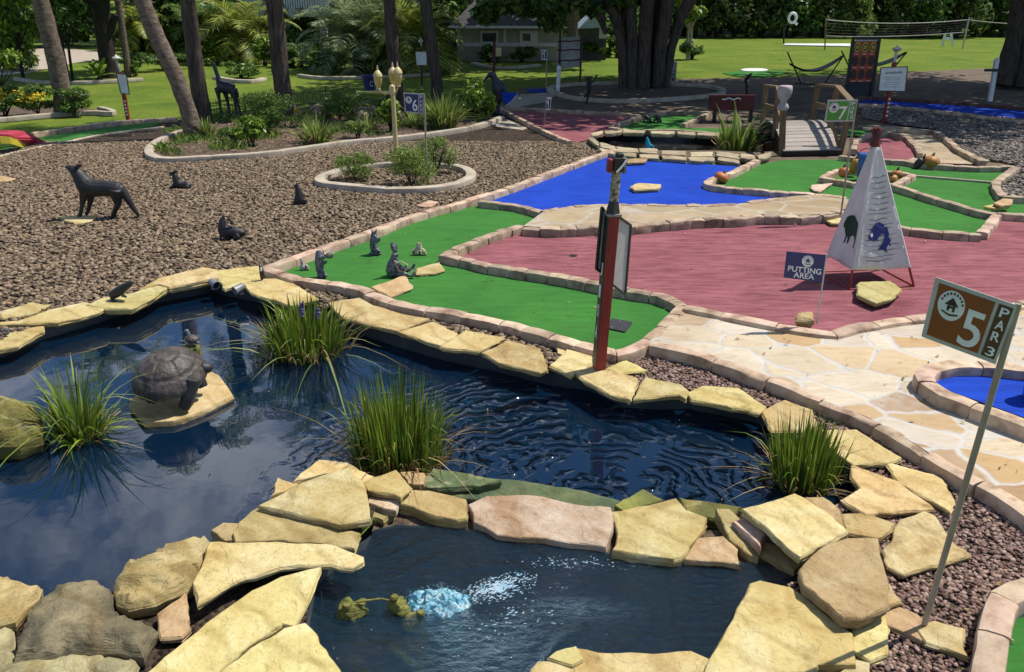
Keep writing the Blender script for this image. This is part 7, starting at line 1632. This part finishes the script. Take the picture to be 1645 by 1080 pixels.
# ramp over the lane at the far left
v = View(38, 232); r = thing('ramp_bridge', 'red humped ramp with yellow sides over the green lane at the left edge', 'ramp', v.b)
near = [(-30,212),(0,215.5),(16,216.5),(28,221),(38,228),(47,233)]; far = [(-24,206),(0,209.5),(30,209.5),(45,213),(62,222),(76,229)]
zs = [.52,.5,.46,.34,.16,.03]; N_ = [P(*p, z) for p, z in zip(near, zs)]; F_ = [P(*p, z) for p, z in zip(far, zs)]
mb = MB(); k = len(N_); dn = Vector((0,0,-.05)); mb.add(N_+F_+[p+dn for p in N_+F_], [(i, i+1, k+i+1, k+i) for i in range(k-1)]+[(2*k+i, 3*k+i, 3*k+i+1, 2*k+i+1) for i in range(k-1)]+[(i, 2*k+i, 2*k+i+1, i+1) for i in range(k-1)]+[(k+i, k+i+1, 3*k+i+1, 3*k+i) for i in range(k-1)]+[(k-1, 3*k-1, 4*k-1, 2*k-1)])
build('track', mb, M['ramp_red'], r, 0)
for row_, s in ((N_, -1), (F_, 1)):
    mb = MB(); up = [p+Vector((0,s*.02,-.052)) for p in row_]; lo2 = [p+Vector((0,s*.02,-.052-min(.16, max(.02, p.z-.06)))) for p in row_]; m_ = len(up); th = Vector((0, s*.03, 0))
    mb.add(up+lo2+[p+th for p in up+lo2], [(i, i+1, m_+i+1, m_+i) for i in range(m_-1)]+[(2*m_+i, 3*m_+i, 3*m_+i+1, 2*m_+i+1) for i in range(m_-1)]+[(i, 2*m_+i, 2*m_+i+1, i+1) for i in range(m_-1)]+[(m_+i, m_+i+1, 3*m_+i+1, 3*m_+i) for i in range(m_-1)])
    build('yellow_side', mb, M['yellow'], r, 0)

# purple bin and the low yellow table
v = View(594, 150); r = thing('bin', 'dark purple plastic bin with a pale emblem behind the lamp post', 'bin', v.b)
build('body', MB().lathe(v.b, [(v.r(8), 0), (v.r(9), v.r(12)), (v.r(10), v.r(22)), (v.r(11.5), v.r(26)), (v.r(11.5), v.r(28)), (v.r(10), v.r(28)), (v.r(8), v.r(6))], 20), M['purplebin'], r, 50)
mb = MB(); mb.tube([v.q(597+2.5*cos(a), 135+4*sin(a), -9.6) for a in np.linspace(.6, 5.6, 14)], v.r(.8), 6); build('emblem', mb, M['frame'], r, 60)
v = View(600, 178); r = thing('low_table', 'low yellow rimmed table on dark legs behind the lamp pole', 'table', v.b)
q = [v.q(572,146,20), v.q(632,148,20), v.q(628,156,-6), v.q(574,152,-6)]; build('top', MB().slab([Vector((p.x,p.y,q[0].z)) for p in q], .05, Vector((0,0,1))), M['yellow'], r, 0)
for x, d in ((576,-4),(624,-4),(580,16),(622,16)): build('leg', MB().bar(v.q(x,178,d), Vector((v.q(x,150,d).x, v.q(x,150,d).y, q[0].z-.05)), v.r(2), v.r(2), Vector((0,1,0))), M['black'], r, 0)
S('dark squat rock under the low yellow table', [(566,176),(580,166),(596,166),(606,178),(590,188),(570,186)], z=.2, th=.2, m='stone_grey', dome=.15, name='boulder', group=None)
S('rounded brown rock beside the iron fence', [(498,178),(512,170),(525,172),(530,184),(515,188),(500,186)], z=.1, th=.2, m='stone_grey', dome=.18, name='boulder', group=None)

# ---------------------------------------------------------------- houses
v = View(840, 98); Yh = v.Y; r = thing('house', 'beige house with white trim and dark shingle roof behind the lawn', 'house', v.b)
def hb(mb, x0, y0, x1, y1, d0, d1, vv=v):
    a, b = vv.q(x0, y1), vv.q(x1, y0); return mb.box(((a.x+b.x)/2, vv.Y+(d0+d1)/2, (a.z+b.z)/2), (abs(b.x-a.x), d1-d0, abs(b.z-a.z)))
build('wall', hb(MB(), 735,43,905,99,.1,7), M['wall'], r, 0)
mb = MB(); hb(mb, 735,69,905,75,.02,.098); hb(mb, 809,46,813,69,.03,.098); hb(mb, 735,46,739,69,.03,.098); build('white_trim', mb, M['housewhite'], r, 0)
w = build('window', hb(MB(), 835,50,864,70,.0,.06), M['housewhite'], r, 0); mb = MB(); hb(mb, 840,54,852,66,-.02,-.004); build('pane', mb, M['glass'], w, 0)
w = build('window', hb(MB(), 772,50,800,69,.0,.06), M['housewhite'], r, 0); mb = MB(); hb(mb, 775,53,797,67,-.02,-.004); build('pane', mb, M['glass'], w, 0)
a, b = v.q(722,42), v.q(915,42); mb = MB(); z0 = a.z; mb.add([(a.x,Yh-.7,z0),(b.x,Yh-.7,z0),(b.x,Yh+7.7,z0),(a.x,Yh+7.7,z0),(a.x+2.5,Yh+3.5,z0+2.4),(b.x-2.5,Yh+3.5,z0+2.4)], [(0,1,5,4),(1,2,5),(2,3,4,5),(3,0,4),(0,3,2,1)]); build('roof', mb, M['roof'], r, 0)
build('gutter', MB().bar((a.x,Yh-.74,z0-.04), (b.x,Yh-.74,z0-.04), .1, .13), M['housewhite'], r, 0)
v3 = View(955, 96); r = thing('shed', 'dark grey shed with a pale blue metal roof left of the big tree', 'shed', v3.b)
build('wall', hb(MB(), 934,44,975,97,0,4,v3), mat('dark_boards', (.075,.072,.07), (.05,.048,.05), .85, 4, 20, .4, .01), r, 0); build('white_panel', hb(MB(), 962,44,975,62,-.04,-.004,v3), M['frame'], r, 0)
a, b, c = v3.q(930,46), v3.q(950,27), v3.q(980,44); mb = MB()
for y0 in (0,): mb.add([(a.x,v3.Y-.3,a.z),(b.x,v3.Y-.3,b.z),(c.x,v3.Y-.3,c.z),(a.x,v3.Y+4.3,a.z),(b.x,v3.Y+4.3,b.z),(c.x,v3.Y+4.3,c.z)], [(0,1,4,3),(1,2,5,4),(0,2,1),(3,4,5),(0,3,5,2)])
build('roof', mb, mat('pale_metal_roof', (.42,.50,.56), (.32,.38,.44), .4, 4, 20, .2, .01), r, 0)
v4 = View(450, 88); r = thing('house', 'white two storey house with a balcony at the top left behind the palms', 'house', v4.b)
build('wall', hb(MB(), 330,-60,545,88,2.5,9,v4), M['housewhite'], r, 0)
build('balcony_slab', hb(MB(), 380,15,530,27,0,2.5,v4), M['housewhite'], r, 0)
mb = MB(); hb(mb, 380,-4,530,-2,0,.08,v4)
for i in range(38): hb(mb, 382+i*3.9,-2,383+i*3.9,15,.02,.06,v4)
build('balcony_railing', mb, M['white'], r, 0)
for x in (383, 457, 516): build('column', hb(MB(), x,27,x+6,88,.2,.5,v4), M['housewhite'], r, 0)
for x in (400, 432, 478): w = build('window', hb(MB(), x,40,x+20,74,2.4,2.49,v4), M['housewhite'], r, 0); build('pane', hb(MB(), x+2,43,x+18,71,2.34,2.39,v4), M['glass'], w, 0)
build('roof', hb(MB(), 325,-66,550,-60,-.5,9.5,v4), M['roof'], r, 0)

# ---------------------------------------------------------------- camera, sun and sky
cam = bpy.data.cameras.new('camera'); co = bpy.data.objects.new('camera', cam); COL.objects.link(co); scene.camera = co
cam.sensor_width = 36; cam.lens = F/1645*36; cam.clip_start = .05; cam.clip_end = 2000
co.location = (0, 0, H); co.rotation_euler = (pi/2-PITCH, 0, 0)
SD = Vector((.80, .36, 0)).normalized(); EL = radians(60); SD = Vector((SD.x*cos(EL), SD.y*cos(EL), sin(EL)))
sl = bpy.data.lights.new('sun', 'SUN'); sl.energy = 4.5; sl.angle = radians(.5); sl.color = (1, .95, .87)
so = bpy.data.objects.new('sun', sl); COL.objects.link(so); so.location = (20, 10, 40); so.rotation_euler = (-SD).to_track_quat('-Z', 'Y').to_euler()
wd = bpy.data.worlds.new('World'); scene.world = wd; wd.use_nodes = True; nt = wd.node_tree
for n in list(nt.nodes): nt.nodes.remove(n)
out = nd(nt, 'ShaderNodeOutputWorld'); bg = nd(nt, 'ShaderNodeBackground'); bg.inputs[1].default_value = .095
sky = nd(nt, 'ShaderNodeTexSky', sky_type='NISHITA'); sky.sun_disc = False; sky.sun_elevation = EL; sky.sun_rotation = math.atan2(SD.x, SD.y); sky.dust_density = .6; sky.ozone_density = 8.0; sky.dust_density = .2
# drifting clouds, mapped on the sky's own direction
tc = nd(nt, 'ShaderNodeTexCoord'); sx = nd(nt, 'ShaderNodeSeparateXYZ'); lk(nt, tc.outputs['Generated'], sx.inputs[0])
zz = nd(nt, 'ShaderNodeMath', operation='ADD'); zz.inputs[1].default_value = .12; lk(nt, sx.outputs[2], zz.inputs[0])
dv = nd(nt, 'ShaderNodeVectorMath', operation='DIVIDE'); lk(nt, tc.outputs['Generated'], dv.inputs[0]); cb = nd(nt, 'ShaderNodeCombineXYZ')
for i in range(3): lk(nt, zz.outputs[0], cb.inputs[i])
lk(nt, cb.outputs[0], dv.inputs[1])
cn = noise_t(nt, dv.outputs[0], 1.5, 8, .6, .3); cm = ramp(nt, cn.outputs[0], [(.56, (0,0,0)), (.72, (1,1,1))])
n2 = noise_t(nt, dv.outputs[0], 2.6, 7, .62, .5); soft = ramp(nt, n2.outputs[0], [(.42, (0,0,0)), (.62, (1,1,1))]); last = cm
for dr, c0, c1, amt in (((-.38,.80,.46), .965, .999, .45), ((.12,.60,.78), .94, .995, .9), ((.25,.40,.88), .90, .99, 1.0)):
    # clouds added ahead for pond reflections; the high bright bank whitens ripples, opens shadows
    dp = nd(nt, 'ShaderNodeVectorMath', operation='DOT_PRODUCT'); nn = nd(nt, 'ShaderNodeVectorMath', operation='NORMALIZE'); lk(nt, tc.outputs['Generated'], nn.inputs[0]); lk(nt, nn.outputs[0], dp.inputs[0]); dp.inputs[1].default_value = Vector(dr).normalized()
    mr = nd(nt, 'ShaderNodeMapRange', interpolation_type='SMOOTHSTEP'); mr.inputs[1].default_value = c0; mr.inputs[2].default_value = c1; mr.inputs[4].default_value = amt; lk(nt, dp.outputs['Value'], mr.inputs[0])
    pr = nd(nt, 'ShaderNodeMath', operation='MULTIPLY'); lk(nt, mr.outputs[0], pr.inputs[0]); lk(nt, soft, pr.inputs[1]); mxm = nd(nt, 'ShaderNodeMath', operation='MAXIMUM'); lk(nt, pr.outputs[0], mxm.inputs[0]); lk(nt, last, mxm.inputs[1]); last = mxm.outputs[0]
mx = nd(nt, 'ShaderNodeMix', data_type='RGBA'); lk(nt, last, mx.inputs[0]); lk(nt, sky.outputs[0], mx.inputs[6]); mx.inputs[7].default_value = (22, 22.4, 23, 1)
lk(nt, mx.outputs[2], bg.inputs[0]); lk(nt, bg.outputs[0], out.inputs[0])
scene.view_settings.view_transform = 'Standard'; scene.view_settings.look = 'None'; scene.view_settings.gamma = 1; scene.view_settings.exposure = .30
